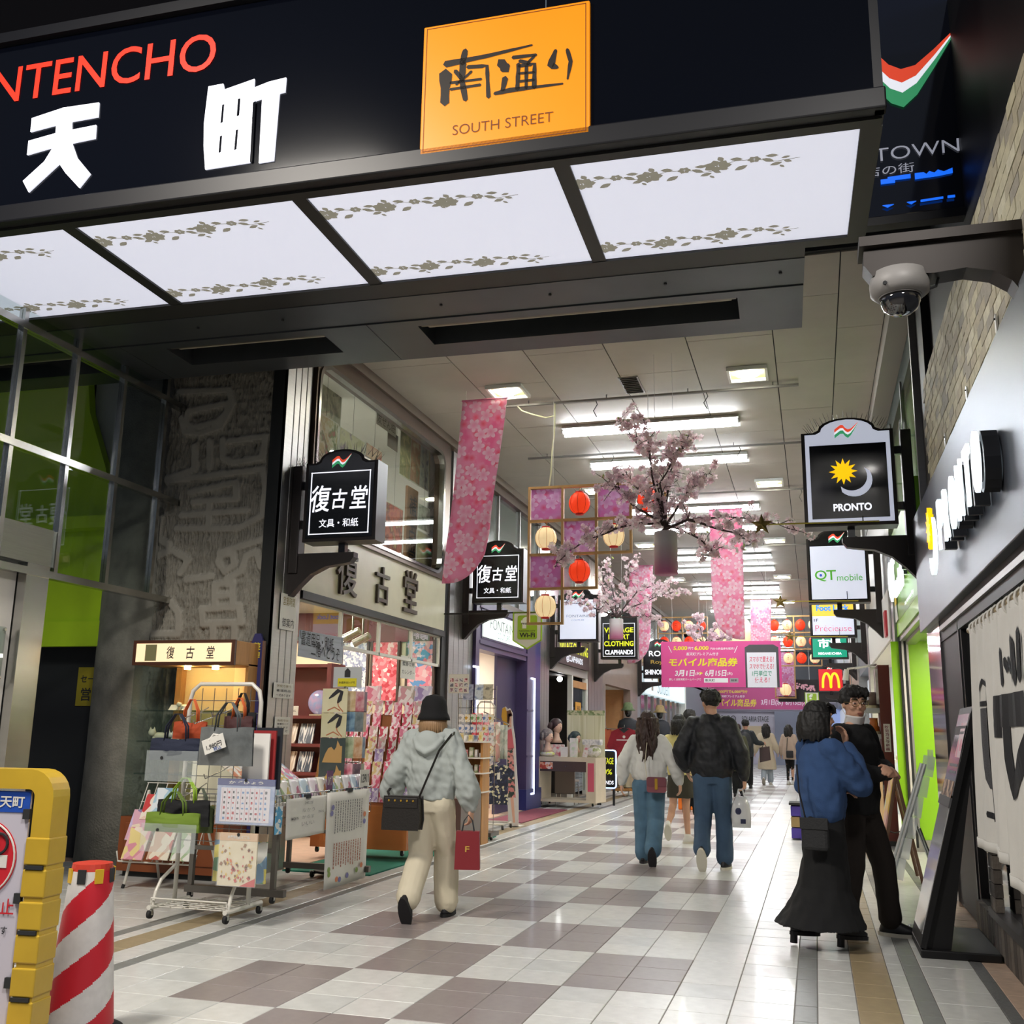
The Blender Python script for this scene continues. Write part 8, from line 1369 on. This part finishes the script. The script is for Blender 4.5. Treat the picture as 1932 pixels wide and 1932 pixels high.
# ================================================================ PEOPLE
def remesh(b, m, vox, smooth=3, wr=0., wf=9., ws=(1, 1, .5), name='mesh'):
    me = bpy.data.meshes.new(name); me.from_pydata(b.v, [], b.f); o = bpy.data.objects.new(name, me)
    md = o.modifiers.new('r', 'REMESH'); md.mode = 'VOXEL'; md.voxel_size = vox; md2 = o.modifiers.new('s', 'SMOOTH'); md2.iterations = smooth; md2.factor = .5
    e = evaluated(o); bpy.data.objects.remove(o); bpy.data.meshes.remove(me); e.materials.clear(); e.materials.append(m); e.polygons.foreach_set('use_smooth', [True]*len(e.polygons))
    if wr:
        n = len(e.vertices); co = np.empty(n*3); e.vertices.foreach_get('co', co); co = co.reshape(-1, 3); nn = np.array([v.normal for v in e.vertices])
        d = np.array([noise.noise(Vector((p[0]*wf*ws[0], p[1]*wf*ws[1], p[2]*wf*ws[2])))+.5*noise.noise(Vector((p[0]*wf*2.3+p[2]*wf, p[1]*wf*2+7, p[2]*wf*1.7))) for p in co])
        e.vertices.foreach_set('co', (co+nn*(d*wr)[:, None]).ravel()); e.update()
    return e
def rings(b, L, n=20): b.loft([b.ring((r[4] if len(r) > 4 else 0, r[3] if len(r) > 3 else 0, r[0]), (r[1], 0, 0), (0, r[2], 0), n) for r in L])
def limb(b, pts, rr, n=14):
    q, w = [], []
    for i in range(len(pts)-1):
        for k in range(4): t = k/4; q.append(Vector(pts[i]).lerp(Vector(pts[i+1]), t)); w.append(rr[i]*(1-t)+rr[i+1]*t)
    q.append(Vector(pts[-1])); w.append(rr[-1]); b.tube(q, w, n)
    for p, r in zip(pts[1:-1], rr[1:-1]): b.ell(p, r, r, r, 12, 8)
    b.ell(pts[0], rr[0], rr[0], rr[0], 12, 8); b.ell(pts[-1], rr[-1]*.95, rr[-1]*.95, rr[-1]*.95, 12, 8)
def hand(b, w, d, pn, curl=.5, s=1., side=1):
    """palm, four bent fingers and a thumb; d = finger direction, pn = palm normal"""
    w, d, pn = Vector(w), Vector(d).normalized(), Vector(pn).normalized(); a = d.cross(pn).normalized()*side
    M = Matrix((a, pn, d)).transposed(); b.ell(w+d*.045*s, .04*s, .018*s, .052*s, 12, 8, M)
    for i, l in enumerate((.066, .075, .07, .055)):
        p = w+d*.085*s+a*(.03-.02*i)*s; q = [p]; dd = d.copy()
        for k in range(3): dd = (Matrix.Rotation(-curl*(.7+.25*k)*side, 3, a*side) @ dd) if False else (dd*math.cos(curl*.8)+pn*math.sin(curl*.8)*(1+.2*k)).normalized(); q.append(q[-1]+dd*l*s*(.42, .33, .25)[k])
        b.tube(q, [.0095*s, .0092*s, .0088*s, .0075*s], 8); b.ell(q[-1], .0075*s, .0075*s, .0075*s, 8, 6); b.tube([w+d*.04*s+a*(.024-.016*i)*s, p], [.013*s, .0105*s], 8)
    t0 = w+d*.02*s+a*.028*s; t1 = t0+(a*.75+d*.6+pn*.25).normalized()*.038*s; t2 = t1+(a*.2+d*.85+pn*.5).normalized()*.032*s; b.tube([t0, t1, t2], [.015*s, .0115*s, .009*s], 8); b.ell(t2, .009*s, .009*s, .009*s, 8, 6)
m_skin = mat('skin', '#c79a80', .55); m_hairb = mat('hair_black', '#100e0c', .62, var=.3, scale=60, stretch=(1, 1, .08)); m_hairn = mat('hair_brown', '#35221c', .6, var=.4, scale=50, stretch=(1, 1, .08))
def head_geo(b, M, face=True):
    T = lambda x, y, z: M @ Vector((x, y, z))
    b.ell(T(0, -.01, .02), .076, .094, .105, 18, 12, M.to_3x3()); b.ell(T(0, .025, -.055), .056, .062, .062, 14, 10, M.to_3x3()); b.tube([T(0, -.02, -.05), T(0, -.03, -.17)], [.052, .056], 14)
    for s in (-1, 1): b.ell(T(s*.078, -.012, -.005), .011, .022, .033, 8, 6, M.to_3x3())
    if face:
        b.tube([T(0, .082, .022), T(0, .098, -.012), T(0, .104, -.026)], [.008, .012, .014], 8); b.ell(T(0, .078, -.062), .026, .012, .01, 10, 6, M.to_3x3()); b.ell(T(0, .07, -.098), .024, .02, .018, 10, 6, M.to_3x3())
        for s in (-1, 1): b.ell(T(s*.036, .06, -.022), .026, .024, .024, 10, 6, M.to_3x3()); b.ell(T(s*.034, .074, .036), .026, .012, .009, 8, 6, M.to_3x3())
def face_parts(t, M):
    T = lambda x, y, z: M @ Vector((x, y, z)); R3 = M.to_3x3()
    for s in (-1, 1):
        e = mk('eye', B().ell(T(s*.033, .078, .01), .014, .007, .0055, 12, 8, R3), mat('eye_white', '#d8d0c8', .3), t, smooth=True); mk('iris', B().ell(T(s*.033, .0835, .01), .006, .003, .0056, 10, 6, R3), mat('iris_dark', '#1c1410', .2), e)
        mk('eyebrow', B().tube([T(s*.015, .09, .037), T(s*.034, .09, .043), T(s*.055, .076, .036)], [.004, .005, .003], 6), m_hairb, t)
    mk('lips', B().ell(T(0, .092, -.06), .022, .007, .006, 10, 6, R3).ell(T(0, .09, -.068), .019, .007, .006, 10, 6, R3), mat('lips', '#98604f', .5), t, smooth=True)
def person(label, loc, rz, h, legs, arms, top, bottom, hair, m_shoe, m_sole, vox=.012, hy=0., hp=0., lean=0., handsp=None, skinlegs=False, face=False, sho=.165):
    t = thing('person', label, 'person', loc, rz); k = h/1.7; t.scale = (k, k, k)
    HM = Matrix.Translation((0, .015+lean, 1.585)) @ Matrix.Rotation(hy, 4, 'Z') @ Matrix.Rotation(hp, 4, 'X')
    b = B(); head_geo(b, HM, True); rings(b, [(.88, .13, .085), (1.0, .125, .08), (1.1, .115, .075), (1.25, .135, .085), (1.36, .14, .08), (1.42, .09, .06), (1.47, .05, .05)])
    for i, s in enumerate((-1, 1)):
        kn, an = legs[i][0], legs[i][1]; limb(b, [(s*.085, 0, .9), kn, an], [.075, .05, .034] if not skinlegs else [.078, .052, .036])
        if skinlegs: b.ell(Vector(kn).lerp(Vector(an), .3)+Vector((0, -.012, 0)), .05, .052, .11, 10, 8)
        el, wr = arms[i][0], arms[i][1]; limb(b, [(s*sho, -.01+lean*.8, 1.39), el, wr], [.045, .036, .025])
        hs = (handsp or {}).get(i); d = Vector(wr)-Vector(el); hand(b, wr, hs[0] if hs else d, hs[1] if hs else (-s, .3, 0), hs[2] if hs else .45, 1., s)
    mk('body', remesh(b, m_skin, min(vox, .0075) if handsp or face else vox, 2, name='body'), None, t)
    if face: face_parts(t, HM)
    # upper garment
    b = B(); rings(b, top['rings']); R4 = top['sleeve']
    for i, s in enumerate((-1, 1)):
        el, wr = Vector(arms[i][0]), Vector(arms[i][1]); limb(b, [(s*sho*.9, -.01+lean*.8, 1.375), el, el.lerp(wr, .55), el.lerp(wr, top.get('cuff', .95))], R4)
    mk(top['name'], remesh(b, top['m'], vox, 4, top.get('wr', .008), top.get('wf', 8), name='garment'), None, t)
    # lower garment
    b = B()
    if bottom['kind'] == 'pants':
        rings(b, [(.80, .16, .115), (.88, .17, .12), (.97, .15, .105), (1.02, .14, .1)])
        for i, s in enumerate((-1, 1)): kn, an = Vector(legs[i][0]), Vector(legs[i][1]); limb(b, [(s*.082, -.005, .86), kn, kn.lerp(an, .6), kn.lerp(an, bottom.get('len', .97))], bottom['r'])
    else: rings(b, bottom['rings'], 28)
    mk(bottom['name'], remesh(b, bottom['m'], vox, 3, bottom.get('wr', .007), 7, (1.6, 1.6, .35), name='garment'), None, t)
    for i, s in enumerate((-1, 1)):
        an, yaw, pit = Vector(legs[i][1]), legs[i][2], legs[i][3]; M = Matrix.Translation(an) @ Matrix.Rotation(yaw, 4, 'Z') @ Matrix.Rotation(pit, 4, 'X'); b = B(); b.loft([[M @ p for p in b.ring((0, cy, z), (rx, 0, 0), (0, ry, 0), 14)] for z, cy, rx, ry in ((-.075, .05, .045, .135), (-.05, .05, .046, .135), (-.025, .03, .042, .105), (.0, .0, .038, .06), (.03, -.012, .036, .045))])
        so = mk('shoe', b, m_shoe, t, smooth=True); b = B(); b.loft([[M @ p for p in b.ring((0, .05, z), (.05, 0, 0), (0, .142, 0), 16)] for z in (-.095, -.07)]); mk('sole', b, m_sole, so)
        if bottom.get('heel'): mk('heel', B().loft([[M @ p for p in B().ring((0, -.055, z), (.026, 0, 0), (0, .026, 0), 10)] for z in (-.15, -.08)]), m_shoe, so)
    hair(t, HM)
    return t
def hair_cap(b, M, s=1., back=0.): R3 = M.to_3x3(); b.ell(M @ Vector((0, -.022, .04)), .09*s, .102*s, .1*s, 18, 12, R3)
def hair_short(m=m_hairb):
    def f(t, M):
        b = B(); hair_cap(b, M); T = lambda x, y, z: M @ Vector((x, y, z)); r = random.Random(2)
        for i in range(90):
            a = r.uniform(-.25, math.pi+.25); e = r.uniform(.0, 1.2); p = Vector((.088*math.cos(a)*math.cos(e), -.025-.1*math.sin(a)*math.cos(e), .045+.1*math.sin(e))); q = p*1.06+Vector((0, -.002, -.055)); b.tube([T(*p), T(*(p.lerp(q, .5)*1.02)), T(*q)], [.014, .012, .003], 5)
        for i in range(9): x = -.064+i*.016; b.tube([T(x, .045, .115), T(x*1.1, .085, .085), T(x*1.15+r.uniform(-.008, .008), .092, .05)], [.015, .013, .003], 5)
        mk('hair', remesh(b, m, .0065, 1, .006, 34, (1.3, 1.3, .35), name='hair'), None, t)
    return f
def hair_long(L, m, w=.1, fringe=True, wave=.012, n=34):
    def f(t, M):
        b = B(); hair_cap(b, M, 1.03); T = lambda x, y, z: M @ Vector((x, y, z)); r = random.Random(5)
        for i in range(n):
            a = math.pi*(-.12+1.24*i/(n-1)); l = L*r.uniform(.86, 1.04); x, y = .09*math.cos(a), -.02-.1*math.sin(a); pts = []
            for k in range(7): u = k/6; g = 1+.25*math.sin(u*2.2)*(w/.1); pts.append(T(x*g*(1-.12*u)+wave*math.sin(u*9+i), y*g+wave*math.cos(u*8+i*1.7)-.012*u, .05-l*u))
            b.tube(pts, [.022, .026, .025, .024, .022, .018, .006], 6)
        if fringe:
            for i in range(9): xx = -.066+i*.0165; b.tube([T(xx, .04, .12), T(xx*1.08, .088, .085), T(xx*1.12, .095, .035)], [.014, .013, .004], 5)
        mk('hair', remesh(b, m, .0065, 1, .006, 36, (1.5, 1.5, .12), name='hair'), None, t)
    return f
def tp(name, m, rg_, sl, **k): return dict(name=name, m=m, rings=rg_, sleeve=sl, **k)
m_hood = mat('hoodie_grey', '#a9b0ac', .9, bump=.15, bscale=220); m_crp = mat('cream_trousers', '#cfc6ae', .9, bump=.1, bscale=200); m_jk = mat('navy_bomber', '#0f1218', .6, bump=.15, bscale=40); m_jean = mat('jeans', '#3c536c', .85, var=.2, scale=7, bump=.1, bscale=250); m_jean2 = mat('jeans_light', '#4f6f86', .85, var=.2, scale=7, bump=.1, bscale=250); m_swt = mat('white_sweater', '#cfcfca', .9, bump=.15, bscale=200); m_blu = mat('blue_sweater', '#2f4a74', .95, bump=.2, bscale=180); m_bks = mat('black_cloth', '#08090b', .9, bump=.1, bscale=120); m_dbr = mat('dark_brown_trousers', '#231c18', .9); m_shb = mat('shoe_black', '#15151a', .5); m_shw = mat('shoe_white', '#d8d6d2', .6); m_wsol = mat('sole_white', '#cfcabc', .6)
# ---- shopper in grey hoodie
hd_ = person('person in a grey hoodie, black hat and cream trousers walking away past the card racks', (-1.97, 1.62, 0), .03, 1.56, [((-.07, -.02, .46), (-.075, -.27, .17), 0., -1.05), ((.09, .14, .48), (.1, .16, .095), 0., 0.)], [((-.30, -.04, 1.08), (-.37, .03, .84)), ((.29, -.05, 1.08), (.33, .0, .83))], tp('hoodie', m_hood, [(.90, .19, .13), (.95, .2, .135), (1.0, .215, .15), (1.15, .215, .155), (1.3, .205, .14), (1.38, .16, .11), (1.44, .085, .08)], [.088, .09, .09, .05], wr=.024, wf=11), dict(kind='pants', name='trousers', m=m_crp, r=[.11, .1, .098, .095], wr=.009), lambda t, M: None, m_shb, mat('sole_black', '#17171a', .7), .011, handsp={0: ((0, .1, -1), (1, .2, 0), .6), 1: ((0, .1, -1), (-1, .2, 0), .9)})
b = B(); b.tube([(.11*math.sin(a)*1.15, -.02-.1*math.cos(a)*1.05+.01, 1.40+.045*math.cos(a)*-1+.02) for a in [i*math.pi/12 for i in range(24)]], .035, 10, closed=True); b.ell((0, -.125, 1.33), .115, .055, .11, 14, 10); b.tube([(-.12, -.11, 1.38), (-.07, -.17, 1.30), (0, -.185, 1.265), (.07, -.17, 1.30), (.12, -.11, 1.38)], .022, 8)
mk('hood', remesh(b, m_hood, .01, 3, .006, 9, name='hood'), None, hd_); mk('hat', B().lathe([(.135, 1.515), (.128, 1.545), (.112, 1.575), (.108, 1.62), (.098, 1.67), (.07, 1.705), (.02, 1.72)], 30, (0, 0, 0)), mat('hat_black', '#0c0c0e', .9, bump=.3, bscale=200), hd_, smooth=True, loc=(0, .0, .005))
b = B(); r8 = random.Random(8)
for i in range(26): a = math.pi*(-.1+1.2*i/25); b.tube([(.085*math.cos(a), -.01-.09*math.sin(a), 1.55), (.1*math.cos(a), -.01-.1*math.sin(a), 1.48), (.105*math.cos(a)+r8.uniform(-.01, .01), -.02-.1*math.sin(a), 1.40)], [.02, .018, .004], 6)
mk('hair', b, mat('hair_blond', '#9a7a58', .5), hd_, smooth=True)
m_lea = mat('bag_leather', '#17130f', .5, bump=.2, bscale=90)
t = thing('shoulder_bag', 'small black studded shoulder bag worn by the hooded shopper', 'bag', (-2.08, 1.36, .76), .05); mk('body', B().prism([(-.13, -.12), (.12, -.12), (.13, -.06), (.12, .09), (-.12, .09), (-.13, -.06)], lambda u, v: (u, -.06, v), (0, .1, 0)), m_lea, t, bevel=.012); mk('flap', B().box(-.122, .122, -.066, -.058, .02, .09), m_lea, t, bevel=.004)
for i in range(5): mk('stud', B().ell((-.09+i*.045, -.068, .07), .008, .005, .008, 8, 6), m_hook, t)
mk('strap', B().tube([(.11, -.01, .08), (.18, -.05, .22), (.26, -.03, .42), (.31, .10, .53), (.3, .24, .55)], .011, 6, flat=.4), m_lea, t); mk('strap', B().tube([(-.11, .02, .08), (-.16, .1, .12), (-.17, .2, .15)], .01, 6, flat=.4), m_lea, t)
t = thing('paper_bag', 'red paper shopping bag hanging from the hooded shopper hand', 'bag', (-1.66, 1.56, .36), .25); m_rdb = mat('bag_red', '#7c1c24', .5); mk('body', B().loft([[Vector((x*s, y*s, z)) for x, y in ((-.09, -.045), (.09, -.045), (.09, .045), (-.09, .045))] for z, s in ((0, 1), (.26, .92))]), m_rdb, t); text('F', mat('bag_gold', '#c8a048', .4), t, (0, -.047, .14), X_, Z_, w=.03, h=.04)
for s in (-1, 1): mk('cord', B().tube([(-.045, s*.03, .25), (-.03, s*.01, .33), (0, 0, .37), (.03, s*.01, .33), (.045, s*.03, .25)], .004, 5), m_dk, t)
# ---- walking couple
person('person in a navy bomber jacket and jeans walking away with a plastic bag', (-.28, 5.30, 0), .0, 1.77, [((-.1, .0, .47), (-.09, -.24, .19), .0, -1.0), ((.1, .05, .48), (.1, .02, .095), -.15, 0)], [((-.30, -.05, 1.12), (-.26, .10, .92)), ((.28, -.04, 1.12), (.31, .02, .86))], tp('bomber_jacket', m_jk, [(.86, .19, .14), (.9, .2, .145), (.95, .225, .16), (1.1, .225, .16), (1.28, .22, .15), (1.38, .18, .12), (1.44, .1, .09), (1.48, .08, .08)], [.088, .088, .085, .05], wr=.018, wf=10), dict(kind='pants', name='jeans', m=m_jean, r=[.11, .088, .08, .085]), hair_short(), m_shb, m_wsol, .011, hy=.45, handsp={1: ((0, .05, -1), (-1, .2, 0), .95), 0: ((.3, .5, -1), (1, .2, 0), .6)}, sho=.18)
p = py_(1398, 1530, 5.25); t = thing('plastic_bag', 'clear plastic carrier bag with dark print carried by the bomber jacket person', 'bag', (p.x, 5.27, p.z-.16), .1); m_pb = mat('poly_bag', '#d8dadc', .25, alpha=.75, coat=.5)
mk('body', B().loft([[Vector((x*s+.02*noise.noise(Vector((x*9, y*9, z*9))), y*s, z)) for x, y in ((-.1, -.05), (0, -.075), (.1, -.05), (.1, .05), (0, .07), (-.1, .05))] for z, s in ((0, .9), (.1, 1), (.22, .8), (.3, .5))]), m_pb, t, smooth=True); mk('printed_mark', B().ell((-.03, -.07, .16), .03, .006, .035, 12, 8), mat('print_navy', '#23284a', .5), t); mk('printed_square', B().box(-.01, .04, -.075, -.07, .04, .085), mat('print_navy', '#23284a', .5), t)
for s in (-1, 1): mk('loop', B().tube([(-.04, s*.03, .29), (-.02, 0, .37), (.02, 0, .37), (.04, s*.03, .29)], .008, 6), m_pb, t)
person('person with long wavy brown hair in a white sweater and jeans walking away', (-.96, 5.47, 0), .02, 1.55, [((-.08, .07, .48), (-.08, .06, .095), 0, 0), ((.08, -.01, .47), (.07, -.26, .17), 0, -1.05)], [((-.29, -.06, 1.12), (-.32, .02, .88)), ((.30, -.05, 1.12), (.36, .02, .9))], tp('sweater', m_swt, [(.92, .17, .125), (.96, .2, .145), (1.05, .215, .15), (1.2, .21, .145), (1.33, .19, .125), (1.41, .12, .09), (1.45, .075, .07)], [.08, .08, .078, .048], wr=.016, wf=10), dict(kind='pants', name='jeans', m=m_jean2, r=[.115, .098, .095, .098]), hair_long(.50, m_hairn, .12, False, .022), m_shb, mat('sole_dark', '#222024', .7), .011, handsp={0: ((0, .05, -1), (1, .2, 0), .5), 1: ((0, .05, -1), (-1, .2, 0), .5)})
p = py_(1239, 1481, 5.24); t = thing('shoulder_bag', 'small dusty rose shoulder bag at the back of the white sweater person', 'bag', (p.x, 5.24, p.z-.075)); m_ros = mat('rose_leather', '#7a4048', .45); mk('body', B().prism(rrect(-.1, .1, 0, .15, .025), lambda u, v: (u, -.03, v), (0, .06, 0)), m_ros, t); mk('flap', B().prism(rrect(-.1, .1, .06, .155, .025), lambda u, v: (u, -.036, v), (0, .006, 0)), mat('rose_dark', '#6a343e', .45), t); mk('clasp', B().box(-.014, .014, -.042, -.036, .03, .14), m_hook, t); mk('strap', B().tube([(-.1, 0, .13), (-.12, .0, .3), (-.1, .03, .5)], .004, 5), m_crp, t)
person('person in a yellow hooded top and dark skirt walking ahead of the couple', (py_(1284, 1500, 7.7).x, 7.7, 0), .1, 1.56, [((-.1, -.03, .5), (-.17, -.2, .25), 0, -.9), ((.07, .06, .48), (.09, .05, .095), -.9, 0)], [((-.25, -.02, 1.1), (-.2, .18, 1.05)), ((.25, -.02, 1.1), (.22, .15, 1.0))], tp('yellow_top', mat('yellow_cloth', '#d8cc88', .9), [(.9, .17, .12), (1.0, .18, .13), (1.2, .185, .13), (1.34, .17, .115), (1.42, .11, .09), (1.47, .075, .075)], [.075, .075, .07, .05]), dict(kind='skirt', name='skirt', m=mat('olive_skirt', '#2e2c22', .8), rings=[(.60, .19, .14), (.75, .185, .135), (.88, .165, .12), (.97, .14, .1)]), hair_long(.2, m_hairb, .1, False, .004), m_shw, m_wsol, .012, skinlegs=True)
person('person with a dark quiff half hidden behind the bomber jacket person', (py_(1302, 1400, 11.6).x, 11.6, 0), 0, 1.72, [((-.08, 0, .48), (-.08, 0, .095), 0, 0), ((.08, 0, .48), (.08, 0, .095), 0, 0)], [((-.25, 0, 1.1), (-.26, .05, .85)), ((.25, 0, 1.1), (.26, .05, .85))], tp('shirt', mat('shirt_white', '#c8c8c4', .8), [(.85, .17, .12), (1.1, .17, .12), (1.34, .18, .12), (1.42, .11, .09), (1.47, .07, .07)], [.07, .06, .055, .045]), dict(kind='pants', name='trousers', m=m_bks, r=[.1, .08, .07, .065]), hair_short(), m_shb, m_wsol, .016)
# ---- far walkers
p = py_(1408, 1420, 22.5); fw = person('person in a dark jacket with a backpack holding up a phone far down the arcade', (p.x, 22.5, 0), .0, 1.74, [((-.08, 0, .48), (-.08, 0, .095), 0, 0), ((.08, .05, .48), (.08, .05, .095), 0, 0)], [((-.25, 0, 1.1), (-.26, .05, .85)), ((.27, .05, 1.14), (.42, .2, 1.12))], tp('jacket', mat('jacket_slate', '#22282c', .8), [(.78, .19, .14), (1.1, .18, .13), (1.34, .18, .12), (1.42, .11, .09), (1.47, .07, .07)], [.08, .07, .065, .05]), dict(kind='pants', name='trousers', m=m_bks, r=[.1, .08, .07, .065]), hair_short(), m_shb, m_shb, .02)
t = thing('backpack', 'dark grey backpack on the far phone-holding person', 'backpack', (p.x, 22.5, 1.02)); mk('body', B().ell((0, -.2, .18), .15, .1, .24, 14, 10), mat('pack_grey', '#2a2c2e', .7), t, smooth=True); mk('pocket', B().ell((0, -.28, .1), .1, .04, .12, 12, 8), mat('pack_grey', '#2a2c2e', .7), t, smooth=True)
q_ = py_(1427, 1400, 23.2); t = thing('brown_board_bag', 'flat brown bag held out beside the far backpack person', 'bag', (p.x+.45, 22.66, .78)); mk('body', B().prism([(-.12, -.12), (.16, -.05), (.14, .3), (-.12, .26)], lambda u, v: (u, 0, v), (0, .06, 0)), mat('bag_brown', '#3a2a28', .6), t); mk('handle', B().tube([(-.06, .03, .26), (0, .03, .36), (.06, .03, .28)], .01), m_dk, t)
p = py_(1396, 1420, 18.5); person('person in an olive green coat partly hidden by the bomber jacket', (p.x-.05, 18.5, 0), 0, 1.58, [((-.08, 0, .48), (-.08, 0, .095), 0, 0), ((.08, 0, .48), (.08, 0, .095), 0, 0)], [((-.22, 0, 1.1), (-.23, .05, .85)), ((.22, 0, 1.1), (.23, .05, .85))], tp('coat', mat('coat_olive', '#4a4a32', .8), [(.6, .2, .15), (.9, .18, .13), (1.34, .17, .115), (1.42, .1, .09), (1.47, .07, .07)], [.075, .065, .06, .05]), dict(kind='pants', name='trousers', m=m_bks, r=[.1, .08, .07, .065]), hair_short(m_hairn), m_shb, m_shb, .02)
person('person in a long belted beige trench coat far down the arcade', (-.60, 25.2, 0), 0, 1.68, [((-.08, 0, .47), (-.1, -.18, .17), 0, -.9), ((.08, .02, .48), (.08, .0, .095), 0, 0)], [((-.27, -.02, 1.12), (-.33, .05, .88)), ((.25, -.02, 1.12), (.3, .03, .9))], tp('trench_coat', mat('trench_beige', '#c0b49e', .85), [(.42, .27, .19), (.7, .24, .17), (1.0, .17, .13), (1.05, .175, .13), (1.3, .185, .125), (1.41, .11, .09), (1.45, .07, .07)], [.085, .08, .08, .055], wr=.01), dict(kind='pants', name='trousers', m=mat('pale_denim', '#9aa4ae', .8), r=[.1, .085, .085, .085]), hair_long(.36, m_hairb, .09, False), m_shw, m_wsol, .018)
person('person in a short beige coat and black tights far down the arcade', (.02, 25.4, 0), -.3, 1.66, [((-.06, 0, .48), (-.06, -.02, .095), 0, 0), ((.06, .05, .48), (.06, .04, .095), 0, 0)], [((-.23, -.02, 1.1), (-.26, .03, .85)), ((.23, -.02, 1.1), (.26, .03, .85))], tp('short_coat', mat('coat_sand', '#b8a494', .85), [(.72, .2, .15), (.9, .2, .15), (1.1, .18, .135), (1.32, .175, .12), (1.42, .1, .09), (1.46, .07, .07)], [.08, .075, .07, .055]), dict(kind='pants', name='tights', m=m_bks, r=[.08, .05, .042, .038]), hair_long(.28, m_hairb, .09, False), m_shw, m_wsol, .018)
p = py_(1490, 1418, 25.3); t = thing('shoulder_bag', 'small dark shoulder bag on the short beige coat person', 'bag', (p.x, 25.2, .85)); mk('body', B().box(-.1, .1, -.06, .04, -.1, .1), m_shb, t, bevel=.02); mk('strap', B().tube([(-.08, 0, .1), (-.05, .05, .45)], .01), m_shb, t)
# ---- talking couple by the cafe
wm = person('person with a black bob in a blue sweater and long flared black skirt', (.78, 1.62, 0), -.95, 1.535, [((-.07, -.04, .5), (-.13, -.14, .155), .15, -.1), ((.07, .04, .5), (.09, .10, .155), .1, -.1)], [((-.20, .02, 1.10), (-.08, .2, 1.06)), ((.22, .16, 1.12), (.05, .20, 1.41))], tp('blue_sweater', m_blu, [(.86, .155, .125), (.9, .18, .145), (1.0, .19, .16), (1.15, .195, .155), (1.3, .18, .135), (1.39, .13, .105), (1.44, .08, .075)], [.085, .092, .085, .05], wr=.02, wf=9, cuff=.9), dict(kind='skirt', name='flared_skirt', m=m_bks, rings=[(.15, .35, .31, -.06), (.25, .28, .24, -.04), (.40, .21, .17, -.02), (.6, .18, .15), (.8, .18, .14), (.9, .165, .125), (1.0, .14, .1)], heel=True, wr=.014), hair_long(.21, m_hairb, .1, True, .003, 40), m_shb, m_shb, .010, hy=-.25, handsp={1: ((-.4, .1, 1), (-.2, -1, .0), .7), 0: ((.6, .4, 0), (0, 0, -1), .4)}, face=True)
mk('collar', B().tube([(.075*math.sin(a), .005+.065*math.cos(a), 1.44+.015*math.cos(a)) for a in [i*math.pi/10 for i in range(20)]], .012, 8, closed=True), m_shw, wm)
p = py_(1538, 1572, 1.35); t = thing('belt_pouch', 'small black pouch bag at the hip of the blue sweater person', 'bag', (p.x, 1.40, p.z), -.2); mk('body', B().box(-.085, .085, -.03, .03, -.11, .09), mat('pouch_black', '#1b1c1e', .7, bump=.2, bscale=80), t, bevel=.02); mk('flap', B().box(-.088, .088, -.036, -.03, .02, .092), mat('pouch_black', '#1b1c1e', .7), t, bevel=.01); mk('strap', B().tube([(-.06, 0, .09), (-.09, -.01, .25), (-.1, .0, .42)], .006, 5), m_shb, t)
mn = person('person in a black sweater with round glasses and a lowered face mask', (1.02, 2.08, 0), -2.15, 1.66, [((-.12, .10, .48), (-.15, .12, .095), .35, 0), ((.1, .0, .48), (.13, -.06, .095), -.25, 0)], [((-.27, .0, 1.12), (-.03, .25, 1.13)), ((.27, .0, 1.12), (.06, .26, 1.10))], tp('black_sweater', m_bks, [(.82, .19, .135), (.95, .2, .14), (1.15, .2, .14), (1.3, .205, .14), (1.39, .15, .11), (1.45, .08, .075)], [.08, .08, .075, .046], wr=.014, wf=9, cuff=.92), dict(kind='pants', name='trousers', m=m_dbr, r=[.105, .085, .078, .08]), hair_short(), m_shb, m_wsol, .010, hy=-.6, hp=-.08, handsp={0: ((.9, .35, .05), (.2, -.6, -.8), .55), 1: ((-.85, .35, .15), (.0, -.7, -.7), .6)}, face=True, sho=.175)
HM = Matrix.Translation((0, .015, 1.585)) @ Matrix.Rotation(-.6, 4, 'Z') @ Matrix.Rotation(-.08, 4, 'X'); T = lambda x, y, z: HM @ Vector((x, y, z)); b = B()
for s in (-1, 1): b.tube([T(s*.036+.027*math.cos(a), .098, .01+.024*math.sin(a)) for a in [i*math.pi/10 for i in range(20)]], .0022, 6, closed=True); b.tube([T(s*.063, .096, .014), T(s*.083, .05, .014), T(s*.085, -.01, .012)], .002, 5)
b.tube([T(-.009, .1, .014), T(.009, .1, .014)], .002, 5); mk('glasses', b, mat('gold_rim', '#8a7a4a', .3, .8), mn)
mk('face_mask', B().grid(lambda u, v: T((u-.5)*.15, .098-.32*(u-.5)**2*4*.25-.03*(1-v), -.075-.062*(1-v)-.01*math.cos((u-.5)*3)), 12, 6), mat('mask_white', '#d8d6d4', .8), mn, smooth=True, solid=.003)
for s in (-1, 1): mk('mask_loop', B().tube([T(s*.074, .03, -.09), T(s*.085, .0, -.05), T(s*.088, -.02, .0)], .0025, 5), m_paper, mn)
bpy.data.scenes.remove(TMP)
